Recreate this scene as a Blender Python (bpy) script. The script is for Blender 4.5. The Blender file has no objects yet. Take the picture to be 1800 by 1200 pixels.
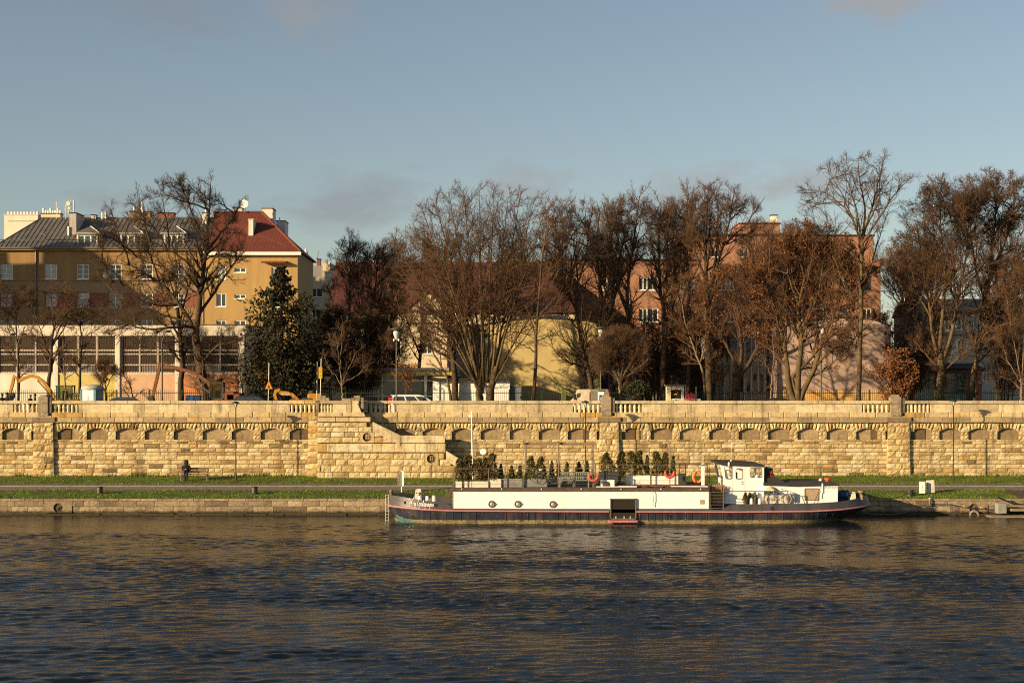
SKY = (1.0, .7, 1.0, .061, .84)
SUN = 5.0
SUNC = (1.0, .75, .43)
EXPO = .86
WB, WAVE, WR = .035, .023, .2
DN = False
CLOUDS = [(615, 358, 150, 60, .55, (2.55, 2.55, 2.75), 1), (540, 15, 90, 60, .55, (3.0, 2.95, 3.0), 2), (1550, 5, 90, 40, .7, (3.5, 3.3, 3.25), 3), (1240, 335, 130, 45, .5, (3.4, 3.2, 3.2), 4), (920, 335, 80, 40, .5, (3.2, 3.0, 3.0), 5), (185, 352, 60, 25, .35, (2.5, 2.55, 2.75), 6), (1420, 315, 90, 40, .5, (3.4, 3.15, 3.1), 7), (300, 25, 120, 50, .35, (2.4, 2.4, 2.5), 8)]
import bpy, math, random
import numpy as np
from mathutils import Vector, Matrix
R = math.radians
S = bpy.context.scene
C = S.collection
F, CX, HY, HC = 2700.0, 900.0, 690.0, 7.96      # focal length in photo pixels, principal column, horizon row, eye height
def X(px, d): return (px - CX) * d / F
def Z(py, d): return HC - (py - HY) * d / F
def W(px, py, d): return (X(px, d), d, Z(py, d))
rnd = random.Random(7)

# ------------------------------------------------------------------ materials
def nodes(name):
    m = bpy.data.materials.new(name); m.use_nodes = True
    nt = m.node_tree
    return m, nt, nt.nodes['Principled BSDF']
def N(nt, t, **kw):
    n = nt.nodes.new(t)
    for k, v in kw.items(): setattr(n, k, v)
    return n
def noise(nt, vec, scale, detail=5, rough=.6):
    n = N(nt, 'ShaderNodeTexNoise'); n.inputs['Scale'].default_value = scale
    n.inputs['Detail'].default_value = detail; n.inputs['Roughness'].default_value = rough
    nt.links.new(vec, n.inputs['Vector']); return n.outputs['Fac']
def mapped(nt, sc=(1, 1, 1), rot=(0, 0, 0)):
    g = N(nt, 'ShaderNodeNewGeometry'); mp = N(nt, 'ShaderNodeMapping')
    mp.inputs['Scale'].default_value = sc; mp.inputs['Rotation'].default_value = rot
    nt.links.new(g.outputs['Position'], mp.inputs['Vector']); return mp.outputs['Vector']
def ramp(nt, fac, stops):
    r = N(nt, 'ShaderNodeValToRGB'); e = r.color_ramp.elements
    while len(e) < len(stops): e.new(.5)
    for k, (p, c) in enumerate(stops): e[k].position = p; e[k].color = (*c, 1)
    nt.links.new(fac, r.inputs['Fac']); return r.outputs['Color']
def mixc(nt, fac, a, b, mode='MIX'):
    m = N(nt, 'ShaderNodeMix', data_type='RGBA', blend_type=mode)
    for sock, v in ((m.inputs[0], fac), (m.inputs[6], a), (m.inputs[7], b)):
        if isinstance(v, (int, float)): sock.default_value = v
        elif isinstance(v, tuple): sock.default_value = (*v, 1) if len(v) == 3 else v
        else: nt.links.new(v, sock)
    return m.outputs[2]
def bump(nt, b, h, strength, dist=.02):
    n = N(nt, 'ShaderNodeBump'); n.inputs['Strength'].default_value = strength
    n.inputs['Distance'].default_value = dist
    nt.links.new(h, n.inputs['Height']); nt.links.new(n.outputs['Normal'], b.inputs['Normal'])
def mat(name, col, rough=.8, var=.2, scale=2.5, bmp=0, bsc=30, metal=0, spec=.3, tone=False, stain=None, stain_amt=.0, streak=False):
    m, nt, b = nodes(name)
    v = mapped(nt, (1, 1, .12) if streak else (1, 1, 1))
    f = noise(nt, v, scale)
    lo = tuple(c * (1 - var) for c in col); hi = tuple(min(1, c * (1 + var)) for c in col)
    c = ramp(nt, f, [(.3, lo), (.7, hi)])
    if stain:
        f2 = noise(nt, mapped(nt, (1, 1, .2) if streak else (1, 1, 1)), scale * .45, 6, .7)
        k = ramp(nt, f2, [(.5, (0, 0, 0)), (.72, (stain_amt,) * 3)])
        c = mixc(nt, k, c, stain)
    if tone:
        a = N(nt, 'ShaderNodeAttribute', attribute_name='tone')
        t = ramp(nt, a.outputs['Fac'], [(0, (.55, .53, .52)), (.5, (1, 1, 1)), (1, (1.0, 1.0, 1.0))])
        c = mixc(nt, 1.0, c, t, 'MULTIPLY')
    nt.links.new(c, b.inputs['Base Color'])
    b.inputs['Roughness'].default_value = rough; b.inputs['Metallic'].default_value = metal
    b.inputs['Specular IOR Level'].default_value = spec
    if bmp: bump(nt, b, noise(nt, mapped(nt), bsc, 6, .65), bmp, .03)
    return m
def stone(name, stops, mott, bmp=.6, fine=14, patch=None, tide=False):
    m, nt, b = nodes(name)
    a = N(nt, 'ShaderNodeAttribute', attribute_name='tone')
    c = ramp(nt, a.outputs['Fac'], stops)
    v = mapped(nt)
    f = noise(nt, v, fine, 8, .7)
    c = mixc(nt, 1.0, c, ramp(nt, f, [(.3, (1 - mott,) * 3), (.62, (1.12,) * 3)]), 'MULTIPLY')
    f2 = noise(nt, mapped(nt, (1, 1, 1.8)), 1.3, 8, .75)
    c = mixc(nt, ramp(nt, f2, [(.50, (0, 0, 0)), (.66, (.62,) * 3)]), c, patch or (.14, .093, .04))
    f4 = noise(nt, mapped(nt, (1, 1, 2.5)), 4.5, 8, .75); c = mixc(nt, ramp(nt, f4, [(.56, (0, 0, 0)), (.66, (.6,) * 3)]), c, patch or (.12, .08, .04))
    f3 = noise(nt, mapped(nt, (2.2, 2.2, .25)), .9, 6, .7)
    c = mixc(nt, ramp(nt, f3, [(.52, (0, 0, 0)), (.70, (.62,) * 3)]), c, (.06, .045, .03))
    if tide:                                          # wet, algae-dark band with a ragged upper edge along the water
        g = N(nt, 'ShaderNodeNewGeometry'); sp = N(nt, 'ShaderNodeSeparateXYZ'); nt.links.new(g.outputs['Position'], sp.inputs[0]); k = N(nt, 'ShaderNodeMath', operation='MULTIPLY_ADD'); k.inputs[1].default_value = -.35; nt.links.new(noise(nt, mapped(nt, (1, 1, .5)), 2.2, 6, .7), k.inputs[0]); nt.links.new(sp.outputs['Z'], k.inputs[2])
        c = mixc(nt, ramp(nt, k.outputs[0], [(.0, (.92,) * 3), (.16, (0, 0, 0))]), c, (.028, .026, .014))
    nt.links.new(c, b.inputs['Base Color']); b.inputs['Roughness'].default_value = .9
    b.inputs['Specular IOR Level'].default_value = .15
    bump(nt, b, noise(nt, v, fine * .8, 8, .72), bmp, .06)
    return m
M = {}
M['ashlar'] = stone('yellow_sandstone', [(0, (.15, .115, .07)), (.16, (.34, .235, .10)), (.45, (.52, .385, .19)), (.7, (.62, .485, .26)), (.9, (.66, .56, .36)), (1, (.46, .30, .11))], .36)
M['dress'] = stone('grey_dressed_stone', [(0, (.17, .13, .09)), (.4, (.38, .29, .165)), (.75, (.56, .44, .25)), (.9, (.52, .36, .14)), (1, (.47, .29, .085))], .25, .3, 9, (.16, .12, .08))
M['panel'] = stone('pale_parapet_stone', [(0, (.34, .27, .165)), (1, (.64, .53, .33))], .2, .2, 7, (.22, .17, .10))
M['dark_stone'] = stone('weathered_dark_stone', [(0, (.17, .135, .095)), (1, (.42, .34, .235))], .5, .4, 8, (.05, .04, .03))
M['mortar'] = mat('mortar', (0.11, 0.075, 0.042), .95, .3, 5, .5)
M['niche'] = stone('niche_plaster', [(0, (.23, .17, .095)), (1, (.37, .275, .155))], .35, .5, 5, (.17, .12, .08))
M['quay'] = stone('quay_stone', [(0, (.15, .115, .08)), (.6, (.30, .23, .15)), (1, (.42, .33, .21))], .4, .6, 7, (.08, .06, .04), True)
M['grass_soil'] = mat('turf', (.070, .105, .013), .95, .5, 1.3, .8, 25, stain=(.06, .05, .012), stain_amt=.8)
M['blade'] = mat('grass_blades', (.115, .165, .012), .7, .45, .9, stain=(.11, .10, .02), stain_amt=.8)
M['asphalt'] = mat('asphalt', (0.16, 0.135, 0.115), .9, .2, 2, .4, 60, stain=(.06, .05, .045), stain_amt=.5)
M['road_asphalt'] = mat('road_asphalt', (.06, .058, .055), .9, .2, 2, .3, 60)
M['paving'] = mat('paving', (.22, .19, .15), .9, .2, 3)
M['dirt'] = mat('bare_dirt', (.075, .055, .035), .95, .3, 3, .6, 20)
M['ground'] = mat('yard_ground', (.07, .06, .035), .95, .4, .6, .3, 10)
M['white_line'] = mat('worn_white_paint', (0.75, 0.68, 0.58), .8, .3, 6, stain=(.12, .10, .085), stain_amt=.9)
M['bark'] = mat('brown_bark', (0.062, 0.04, 0.023), .95, .45, 5, 1.0, 22)
M['bark_pale'] = mat('pale_bark', (.17, .125, .075), .9, .3, 6, .5, 30)
M['bark_moss'] = mat('mossy_bark', (0.098, 0.068, 0.032), .95, .4, 4, 1.0, 22)
M['twig'] = mat('red_brown_twigs', (0.096, 0.054, 0.029), .9, .35, 1.2)
M['twig_dark'] = mat('dark_twigs', (0.06, 0.037, 0.021), .9, .35, 1.2)
M['twig_warm'] = mat('warm_twigs', (0.108, 0.055, 0.027), .9, .35, 1.2)
M['leaf_rust'] = mat('rust_leaves', (0.13, 0.048, 0.017), .8, .45, 2)
M['leaf_brown'] = mat('dry_brown_leaves', (0.085, 0.04, 0.016), .8, .45, 2)
M['leaf_orange'] = mat('orange_dry_leaves', (0.19, 0.08, 0.028), .8, .4, 2)
M['leaf_green'] = mat('dark_evergreen_leaves', (0.028, 0.032, 0.01), .7, .5, 2)
M['needle'] = mat('spruce_needles', (0.034, 0.033, 0.013), .7, .5, 1.5)
M['thuja'] = mat('thuja_foliage', (.062, .066, .014), .75, .5, 4)
M['thuja_brown'] = mat('browned_thuja_foliage', (.105, .062, .018), .8, .5, 4)
M['pampas'] = mat('dry_reed_grass', (.42, .24, .12), .9, .35, 8)
M['hull'] = mat('dark_hull_paint', (0.023, 0.026, 0.04), .38, .5, 3, .5, 3, spec=.5, stain=(.12, .07, .045), stain_amt=.75, streak=True)
M['bulwark'] = mat('grey_bulwark_paint', (.062, .060, .066), .42, .25, 3, .12, 4, spec=.5, streak=True)
M['pink'] = mat('pink_rubbing_strake', (0.43, 0.17, 0.18), .5, .15, 4, stain=(.3, .12, .12), stain_amt=.5)
M['teal'] = mat('teal_antifouling', (0.055, 0.12, 0.125), .7, .35, 3, stain=(.2, .2, .15), stain_amt=.7)
M['scum'] = mat('waterline_scum', (.20, .16, .08), .8, .5, 5, stain=(.03, .03, .025), stain_amt=.9)
M['boat_white'] = mat('cream_white_paint', (0.78, 0.79, 0.79), .45, .03, 1.2, spec=.4, stain=(.66, .56, .42), stain_amt=.45, streak=True)
M['deck'] = mat('brown_deck', (.085, .058, .042), .8, .3, 3, .2)
M['roof_black'] = mat('black_roof_felt', (.032, .030, .032), .7, .25, 3)
M['steel'] = mat('grey_rail_paint', (.17, .145, .12), .5, .2, 6, metal=.3)
M['steel_dark'] = mat('dark_rail_steel', (.06, .052, .045), .5, .2, 6, metal=.3)
M['black'] = mat('black_rubber', (.018, .018, .018), .7, .2, 6)
M['void'] = mat('dark_mesh_screen', (.022, .015, .010), .6, .3, 30)
M['glass'] = mat('window_glass', (.035, .04, .045), .06, .1, 3, spec=.8)
M['glass_pale'] = mat('curtained_glass', (.30, .31, .30), .25, .25, 4, spec=.6)
M['curtain'] = mat('beige_curtained_window', (.34, .255, .17), .5, .15, 4)
M['white'] = mat('white_paint', (.78, .76, .70), .5, .06, 4)
M['white_dirty'] = mat('dirty_white_paint', (.62, .57, .49), .7, .2, 3, stain=(.4, .33, .24), stain_amt=.6, streak=True)
M['wood_white'] = mat('whitewashed_boards', (.66, .60, .50), .75, .15, 6, .2)
M['wood'] = mat('grey_brown_timber', (0.2, 0.15, 0.105), .8, .25, 5, .3)
M['wood_bench'] = mat('brown_bench_slats', (.13, .085, .055), .7, .25, 5, .2)
M['grey_box'] = mat('grey_planter', (.22, .22, .21), .8, .2, 5)
M['slate_box'] = mat('anthracite_cabinet', (.05, .05, .05), .6, .2, 5)
M['chair_green'] = mat('grey_green_chair_paint', (.20, .225, .20), .5, .15, 5)
M['red_buoy'] = mat('red_lifebuoy', (.75, .085, .055), .5, .1, 5)
M['orange_buoy'] = mat('orange_lifebuoy', (.80, .21, .06), .5, .1, 5)
M['red_paint'] = mat('red_letter_paint', (.55, .05, .03), .6, .1, 5)
M['green_iron'] = mat('dark_green_iron', (.022, .040, .024), .5, .2, 5, metal=.2)
M['green_post'] = mat('mossy_green_post', (.075, .10, .025), .7, .3, 5)
M['lamp_pole'] = mat('grey_green_lamp_pole', (.075, .075, .055), .5, .15, 5, metal=.2)
M['lamp_glass'] = mat('milky_lamp_glass', (.45, .44, .38), .2, .1, 5)
M['galv'] = mat('galvanised_pole', (.42, .43, .40), .4, .1, 5, metal=.4)
M['yellow_sign'] = mat('yellow_sign_face', (.80, .42, .015), .45, .06, 5)
M['orange_sign'] = mat('orange_warning_face', (.70, .26, .01), .45, .1, 5)
M['sign_back'] = mat('brown_sign_back', (.12, .075, .045), .6, .2, 5)
M['exc_yellow'] = mat('excavator_yellow', (0.4, 0.19, 0.014), .5, .15, 4, stain=(.18, .08, .02), stain_amt=.6)
M['exc_orange'] = mat('excavator_orange', (0.16, 0.06, 0.02), .5, .2, 4, stain=(.16, .05, .02), stain_amt=.7)
def clear_glass(name, tint, mixf):
    m, nt, b = nodes(name); b.inputs['Roughness'].default_value = .05; b.inputs['Base Color'].default_value = (.02, .02, .015, 1)
    t = N(nt, 'ShaderNodeBsdfTransparent'); t.inputs['Color'].default_value = (*tint, 1); x = N(nt, 'ShaderNodeMixShader'); x.inputs[0].default_value = mixf
    nt.links.new(b.outputs[0], x.inputs[1]); nt.links.new(t.outputs[0], x.inputs[2]); nt.links.new(x.outputs[0], nt.nodes['Material Output'].inputs['Surface']); return m
M['cab_glass'] = clear_glass('tinted_cab_glass', (.75, .8, .45), .7)
M['toilet_white'] = mat('toilet_white_plastic', (.70, .68, .62), .5, .06, 5)
M['toilet_teal'] = mat('toilet_teal_plastic', (.035, .15, .17), .5, .1, 5)
M['toilet_grey'] = mat('toilet_grey_roof', (.38, .36, .33), .6, .1, 5)
M['blue'] = mat('blue_plastic', (.02, .07, .22), .5, .15, 5)
M['blue_sign'] = mat('blue_sign_paint', (0.015, 0.038, 0.12), .5, .1, 5)
M['car_grey'] = mat('dark_grey_car_paint', (.045, .05, .05), .25, .05, 2, spec=.6)
M['car_navy'] = mat('navy_car_paint', (.018, .022, .045), .25, .05, 2, spec=.6)
M['car_silver'] = mat('silver_white_car_paint', (.60, .60, .58), .3, .05, 2, spec=.6)
M['car_black'] = mat('black_car_paint', (.012, .012, .012), .25, .05, 2, spec=.6)
M['van_dusty'] = mat('dusty_van_paint', (.30, .25, .19), .8, .15, 3, stain=(.55, .5, .42), stain_amt=.6)
M['tail_red'] = mat('red_tail_lamp', (.55, .02, .03), .3, .1, 5)
M['skin'] = mat('skin', (.48, .26, .17), .6, .1, 20)
M['cloth_black'] = mat('black_jacket', (.012, .012, .014), .9, .3, 20)
M['cloth_blue'] = mat('dark_blue_jacket', (.02, .03, .06), .9, .3, 20)
M['cloth_grey'] = mat('grey_coat', (.12, .10, .09), .9, .3, 20)
M['cloth_brown'] = mat('brown_coat', (.14, .08, .05), .9, .3, 20)
M['hair'] = mat('brown_hair', (.03, .018, .010), .7, .3, 30)
M['hair_fair'] = mat('fair_hair', (.28, .15, .06), .7, .3, 30)
M['rope'] = mat('rope', (.20, .15, .09), .9, .2, 20)
M['blue_cable'] = mat('blue_cable', (.03, .04, .09), .6, .2, 20)
M['yellow_tag'] = mat('yellow_float', (.75, .40, .02), .6, .1, 5)
M['tyre_pale'] = mat('sunbleached_tyre', (.22, .17, .11), .9, .2, 5)
# facades
M['ochre'] = mat('ochre_render', (0.27, 0.165, 0.07), .9, .14, 1.5, .15, 25, stain=(.25, .14, .05), stain_amt=.5, streak=True)
M['ochre_band'] = mat('faded_ochre_band', (0.27, 0.18, 0.1), .9, .14, 1.5, .15, 25)
M['yellow_render'] = mat('yellow_render', (.36, .235, .095), .9, .10, 1.5, .15, 25, stain=(.45, .27, .08), stain_amt=.5, streak=True)
M['brick_red'] = mat('red_brick_band', (0.2, 0.075, 0.048), .9, .25, 6, .4, 30)
M['metal_roof'] = mat('grey_standing_seam_metal', (.115, .105, .095), .5, .25, 1.2, spec=.4, stain=(.17, .15, .12), stain_amt=.5)
M['cream'] = mat('cream_render', (0.6, 0.5, 0.35), .9, .08, 2, .1, 25, stain=(.5, .4, .27), stain_amt=.5, streak=True)
M['hall_white'] = mat('white_hall_render', (0.66, 0.585, 0.48), .9, .12, 1.5, .1, 25, stain=(.42, .36, .28), stain_amt=.5, streak=True)
M['hall_yellow'] = mat('pale_yellow_panel', (0.52, 0.42, 0.14), .9, .1, 2)
M['hall_peach'] = mat('peach_panel', (0.54, 0.34, 0.22), .9, .1, 2)
M['hall_orange'] = mat('orange_panel', (0.52, 0.22, 0.1), .9, .1, 2)
M['salmon'] = mat('salmon_render', (0.32, 0.165, 0.105), .9, .12, 1.5, .1, 25, stain=(.42, .17, .09), stain_amt=.6, streak=True)
M['salmon_band'] = mat('salmon_band', (0.24, 0.115, 0.07), .9, .12, 2)
M['yellow_wall'] = mat('lemon_yellow_render', (0.46, 0.365, 0.165), .9, .07, 1.2, .1, 25)
M['pink_wall'] = mat('pink_beige_render', (0.4, 0.285, 0.235), .9, .10, 1.2, .1, 25)
M['plinth_orange'] = mat('orange_plinth', (.62, .36, .13), .9, .1, 2)
M['dark_facade'] = mat('dark_grey_panels', (.07, .065, .065), .8, .2, 2)
M['grey_facade'] = mat('pale_grey_concrete', (.40, .37, .33), .9, .15, 2, .2, 20, stain=(.2, .18, .15), stain_amt=.6, streak=True)
M['teal_frame'] = mat('grey_teal_window_paint', (.16, .22, .21), .6, .15, 4)
M['brick_pink'] = mat('dull_pink_brick', (.22, .10, .075), .9, .2, 5, .3, 30)
M['roof_dark'] = mat('dark_felt_roof', (.03, .025, .022), .9, .3, 3)
M['blue_grey'] = mat('blue_grey_door', (.16, .18, .20), .6, .12, 4)
def tiles(name, c1, c2, sx, sz):
    m, nt, b = nodes(name)
    g = N(nt, 'ShaderNodeNewGeometry'); sp = N(nt, 'ShaderNodeSeparateXYZ'); nt.links.new(g.outputs['Position'], sp.inputs[0])
    def wv(sock, s):
        k = N(nt, 'ShaderNodeMath', operation='MULTIPLY'); k.inputs[1].default_value = s; nt.links.new(sock, k.inputs[0])
        f = N(nt, 'ShaderNodeMath', operation='FRACT'); nt.links.new(k.outputs[0], f.inputs[0]); return f.outputs[0]
    a, z = wv(sp.outputs['X'], sx), wv(sp.outputs['Z'], sz)
    mx = N(nt, 'ShaderNodeMath', operation='MULTIPLY'); nt.links.new(ramp(nt, a, [(0, (.25,) * 3), (.35, (1,) * 3)]), mx.inputs[0]); nt.links.new(ramp(nt, z, [(0, (.4,) * 3), (.3, (1,) * 3)]), mx.inputs[1])
    c = ramp(nt, noise(nt, mapped(nt), 1.6, 6, .7), [(.3, c1), (.7, c2)])
    c = mixc(nt, 1.0, c, ramp(nt, mx.outputs[0], [(0, (.45,) * 3), (.8, (1,) * 3)]), 'MULTIPLY')
    nt.links.new(c, b.inputs['Base Color']); b.inputs['Roughness'].default_value = .75
    bump(nt, b, mx.outputs[0], .6, .05); return m
M['red_tiles'] = tiles('red_roof_tiles', (.095, .019, .010), (.15, .031, .016), 2.6, 3.0)
M['maroon_tiles'] = tiles('dark_maroon_tiles', (.070, .020, .014), (.115, .032, .021), 2.2, 2.6)
# water
def water_mat():
    m, nt, b = nodes('river_water')
    b.inputs['Base Color'].default_value = (.006, .010, .014, 1); b.inputs['Specular IOR Level'].default_value = .30; b.inputs['Roughness'].default_value = WR
    b.inputs['IOR'].default_value = 1.33
    def term(sc, rot, s, d, r, k):
        f = noise(nt, mapped(nt, sc, (0, 0, R(rot))), s, d, r)
        q = N(nt, 'ShaderNodeMath', operation='MULTIPLY'); q.inputs[1].default_value = k; nt.links.new(f, q.inputs[0]); return q.outputs[0]
    ts = [term((.6, 1.3, 1), 8, 3.2, 4, .6, .5), term((.7, 1.3, 1), -9, 8.5, 3, .55, .16)]
    acc = ts[0]
    for t in ts[1:]:
        q = N(nt, 'ShaderNodeMath', operation='ADD'); nt.links.new(acc, q.inputs[0]); nt.links.new(t, q.inputs[1]); acc = q.outputs[0]
    n = N(nt, 'ShaderNodeBump'); n.inputs['Strength'].default_value = 1.0; n.inputs['Distance'].default_value = WB
    nt.links.new(acc, n.inputs['Height']); nt.links.new(n.outputs['Normal'], b.inputs['Normal'])
    return m
M['water'] = water_mat()

# ------------------------------------------------------------------ mesh builder
class MB:
    def __init__(s): s.v = []; s.f = []; s.m = []; s.t = []; s.sm = []
    def add(s, vs, fs, mi=0, tone=.5, smooth=False):
        o = len(s.v); s.v.extend([tuple(p) for p in vs])
        for f in fs: s.f.append([o + i for i in f]); s.m.append(mi); s.t.append(tone); s.sm.append(smooth)
    def box(s, x0, x1, y0, y1, z0, z1, mi=0, tone=.5):
        s.add([(x0, y0, z0), (x1, y0, z0), (x1, y1, z0), (x0, y1, z0), (x0, y0, z1), (x1, y0, z1), (x1, y1, z1), (x0, y1, z1)],
              [(0, 3, 2, 1), (4, 5, 6, 7), (0, 1, 5, 4), (1, 2, 6, 5), (2, 3, 7, 6), (3, 0, 4, 7)], mi, tone)
    def bbox(s, x0, x1, y0, y1, z0, z1, b=.02, mi=0, tone=.5):      # box with chamfered vertical and top edges
        lo = [(x0 + b, y0), (x1 - b, y0), (x1, y0 + b), (x1, y1 - b), (x1 - b, y1), (x0 + b, y1), (x0, y1 - b), (x0, y0 + b)]
        cx, cy = (x0 + x1) / 2, (y0 + y1) / 2
        hi = [(x + (b if x < cx else -b), y + (b if y < cy else -b)) for x, y in lo]
        vs = [(x, y, z0) for x, y in lo] + [(x, y, z1 - b) for x, y in lo] + [(x, y, z1) for x, y in hi]
        n = 8; fs = [tuple(range(n - 1, -1, -1)), tuple(range(16, 24))]
        for r in (0, 8):
            for i in range(n): j = (i + 1) % n; fs.append((r + i, r + j, r + 8 + j, r + 8 + i))
        s.add(vs, fs, mi, tone)
    def prism(s, poly, y0, y1, mi=0, tone=.5):                      # poly in (x,z), extruded along y
        n = len(poly); vs = [(x, y0, z) for x, z in poly] + [(x, y1, z) for x, z in poly]
        a = sum(poly[i][0] * poly[(i + 1) % n][1] - poly[(i + 1) % n][0] * poly[i][1] for i in range(n))
        fr = tuple(range(n)) if a > 0 else tuple(range(n - 1, -1, -1))
        fs = [fr, tuple(n + i for i in reversed(fr))]
        for i in range(n):
            j = (i + 1) % n
            fs.append((j, i, n + i, n + j) if a > 0 else (i, j, n + j, n + i))
        s.add(vs, fs, mi, tone)
    def prism_x(s, poly, x0, x1, mi=0, tone=.5):                    # poly in (y,z), extruded along x
        n = len(poly); vs = [(x0, y, z) for y, z in poly] + [(x1, y, z) for y, z in poly]
        fs = [tuple(range(n)), tuple(range(2 * n - 1, n - 1, -1))] + [(i, n + i, n + (i + 1) % n, (i + 1) % n) for i in range(n)]
        s.add(vs, fs, mi, tone)
    def tube(s, pts, r, n=6, mi=0, caps=True, closed=False, tone=.5):
        pts = [Vector(p) for p in pts]; k = len(pts)
        rs = [r] * k if isinstance(r, (int, float)) else list(r)
        vs = []; prev = None
        for i, p in enumerate(pts):
            if closed: t = pts[(i + 1) % k] - pts[i - 1]
            else: t = pts[min(i + 1, k - 1)] - pts[max(i - 1, 0)]
            if t.length < 1e-9: t = Vector((0, 0, 1))
            t.normalize()
            u = (prev - t * prev.dot(t)) if prev is not None else t.cross(Vector((0, 0, 1)) if abs(t.z) < .9 else Vector((1, 0, 0)))
            if u.length < 1e-6: u = t.orthogonal()
            u.normalize(); prev = u; w = t.cross(u)
            for q in range(n):
                a = 2 * math.pi * q / n
                vs.append(p + (u * math.cos(a) + w * math.sin(a)) * rs[i])
        fs = []
        for i in range(k if closed else k - 1):
            j = (i + 1) % k
            for q in range(n):
                q2 = (q + 1) % n; fs.append((i * n + q, i * n + q2, j * n + q2, j * n + q))
        s.add(vs, fs, mi, tone, True)
        if caps and not closed: s.add(vs[:n], [tuple(range(n - 1, -1, -1))], mi, tone); s.add(vs[-n:], [tuple(range(n))], mi, tone)
    def lathe(s, prof, c, n=12, mi=0, axis='z', tone=.5, smooth=True):  # prof: (radius, height)
        vs = []
        for r, h in prof:
            for q in range(n):
                a = 2 * math.pi * q / n; x, y = r * math.cos(a), r * math.sin(a)
                vs.append((c[0] + x, c[1] + y, c[2] + h) if axis == 'z' else (c[0] + x, c[1] + h, c[2] + y) if axis == 'y' else (c[0] + h, c[1] + x, c[2] + y))
        fs = [(i * n + q, i * n + (q + 1) % n, (i + 1) * n + (q + 1) % n, (i + 1) * n + q) for i in range(len(prof) - 1) for q in range(n)]
        s.add(vs, fs, mi, tone, smooth)
        s.add(vs[:n], [tuple(range(n - 1, -1, -1))], mi, tone); s.add(vs[-n:], [tuple(range(n))], mi, tone)
    def ring(s, c, rad, r, n=20, k=6, mi=0, plane='xz', a0=0, a1=360):
        full = abs(a1 - a0) >= 360
        pts = []
        for i in range(n if full else n + 1):
            a = R(a0 + (a1 - a0) * i / n); u, w = rad * math.cos(a), rad * math.sin(a)
            pts.append((c[0] + u, c[1], c[2] + w) if plane == 'xz' else (c[0], c[1] + u, c[2] + w) if plane == 'yz' else (c[0] + u, c[1] + w, c[2]))
        s.tube(pts, r, k, mi, closed=full)
    def pillow(s, q, yf, back, proj, tone, rng, mi=0, nx=4, nz=3):     # rough ashlar: q = 4 corners (x,z), ccw from lower left
        vs = []; (ax, az), (bx, bz), (cx, cz), (dx, dz) = q
        for j in range(nz + 1):
            w = j / nz
            for i in range(nx + 1):
                u = i / nx
                x = (ax * (1 - u) + bx * u) * (1 - w) + (dx * (1 - u) + cx * u) * w
                z = (az * (1 - u) + bz * u) * (1 - w) + (dz * (1 - u) + cz * u) * w
                e = i in (0, nx) or j in (0, nz)
                vs.append((x, yf - (proj * rng.uniform(.1, .45) if e else proj * rng.uniform(.55, 1.25)), z))
        st = nx + 1
        s.add(vs, [(j * st + i, j * st + i + 1, (j + 1) * st + i + 1, (j + 1) * st + i) for j in range(nz) for i in range(nx)], mi, tone)
        idx = [i for i in range(st)] + [j * st + nx for j in range(1, nz + 1)] + [nz * st + i for i in range(nx - 1, -1, -1)] + [j * st for j in range(nz - 1, 0, -1)]
        rim = [vs[i] for i in idx]; n = len(rim)
        s.add(rim + [(x, back, z) for x, y, z in rim], [(j, i, n + i, n + j) for i in range(n) for j in [(i + 1) % n]], mi, tone)
    def build_each(s, name, mats, parent=None):       # every separate piece becomes an object of its own
        par = list(range(len(s.v)))
        def find(x):
            while par[x] != x: par[x] = par[par[x]]; x = par[x]
            return x
        key = {}
        for i, p in enumerate(s.v):
            k = (round(p[0], 5), round(p[1], 5), round(p[2], 5))
            if k in key: par[find(i)] = find(key[k])
            else: key[k] = i
        for q in s.f:
            for i in q[1:]: par[find(i)] = find(q[0])
        parts = {}
        for n, q in enumerate(s.f): parts.setdefault(find(q[0]), []).append(n)
        out = []
        for fs in parts.values():
            m = MB(); ids = {}
            for n in fs:
                for i in s.f[n]:
                    if i not in ids: ids[i] = len(m.v); m.v.append(s.v[i])
                m.f.append([ids[i] for i in s.f[n]]); m.m.append(s.m[n]); m.t.append(s.t[n]); m.sm.append(s.sm[n])
            out.append(m.build(name, mats, parent))
        return out
    def build(s, name, mats, parent=None, loc=None):
        me = bpy.data.meshes.new(name); me.from_pydata(s.v, [], s.f)
        if not isinstance(mats, (list, tuple)): mats = [mats]
        for m in mats: me.materials.append(M[m] if isinstance(m, str) else m)
        me.polygons.foreach_set('material_index', s.m); me.polygons.foreach_set('use_smooth', s.sm)
        a = me.attributes.new('tone', 'FLOAT', 'FACE'); a.data.foreach_set('value', s.t)
        me.update()
        o = bpy.data.objects.new(name, me); C.objects.link(o)
        if parent: o.parent = parent
        if loc: o.location = loc
        return o
def np_obj(name, verts, faces, mats, parent=None, midx=None, smooth=False):
    k = faces.shape[1]; me = bpy.data.meshes.new(name)
    me.vertices.add(len(verts)); me.vertices.foreach_set('co', verts.astype(np.float32).ravel())
    me.loops.add(faces.size); me.loops.foreach_set('vertex_index', faces.astype(np.int32).ravel())
    me.polygons.add(len(faces)); me.polygons.foreach_set('loop_start', np.arange(0, faces.size, k, dtype=np.int32))
    me.polygons.foreach_set('loop_total', np.full(len(faces), k, dtype=np.int32))
    for m in (mats if isinstance(mats, (list, tuple)) else [mats]): me.materials.append(M[m])
    if midx is not None: me.polygons.foreach_set('material_index', midx.astype(np.int32))
    if smooth: me.polygons.foreach_set('use_smooth', np.ones(len(faces), dtype=bool))
    me.update(); me.validate()
    o = bpy.data.objects.new(name, me); C.objects.link(o)
    if parent: o.parent = parent
    return o
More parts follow.
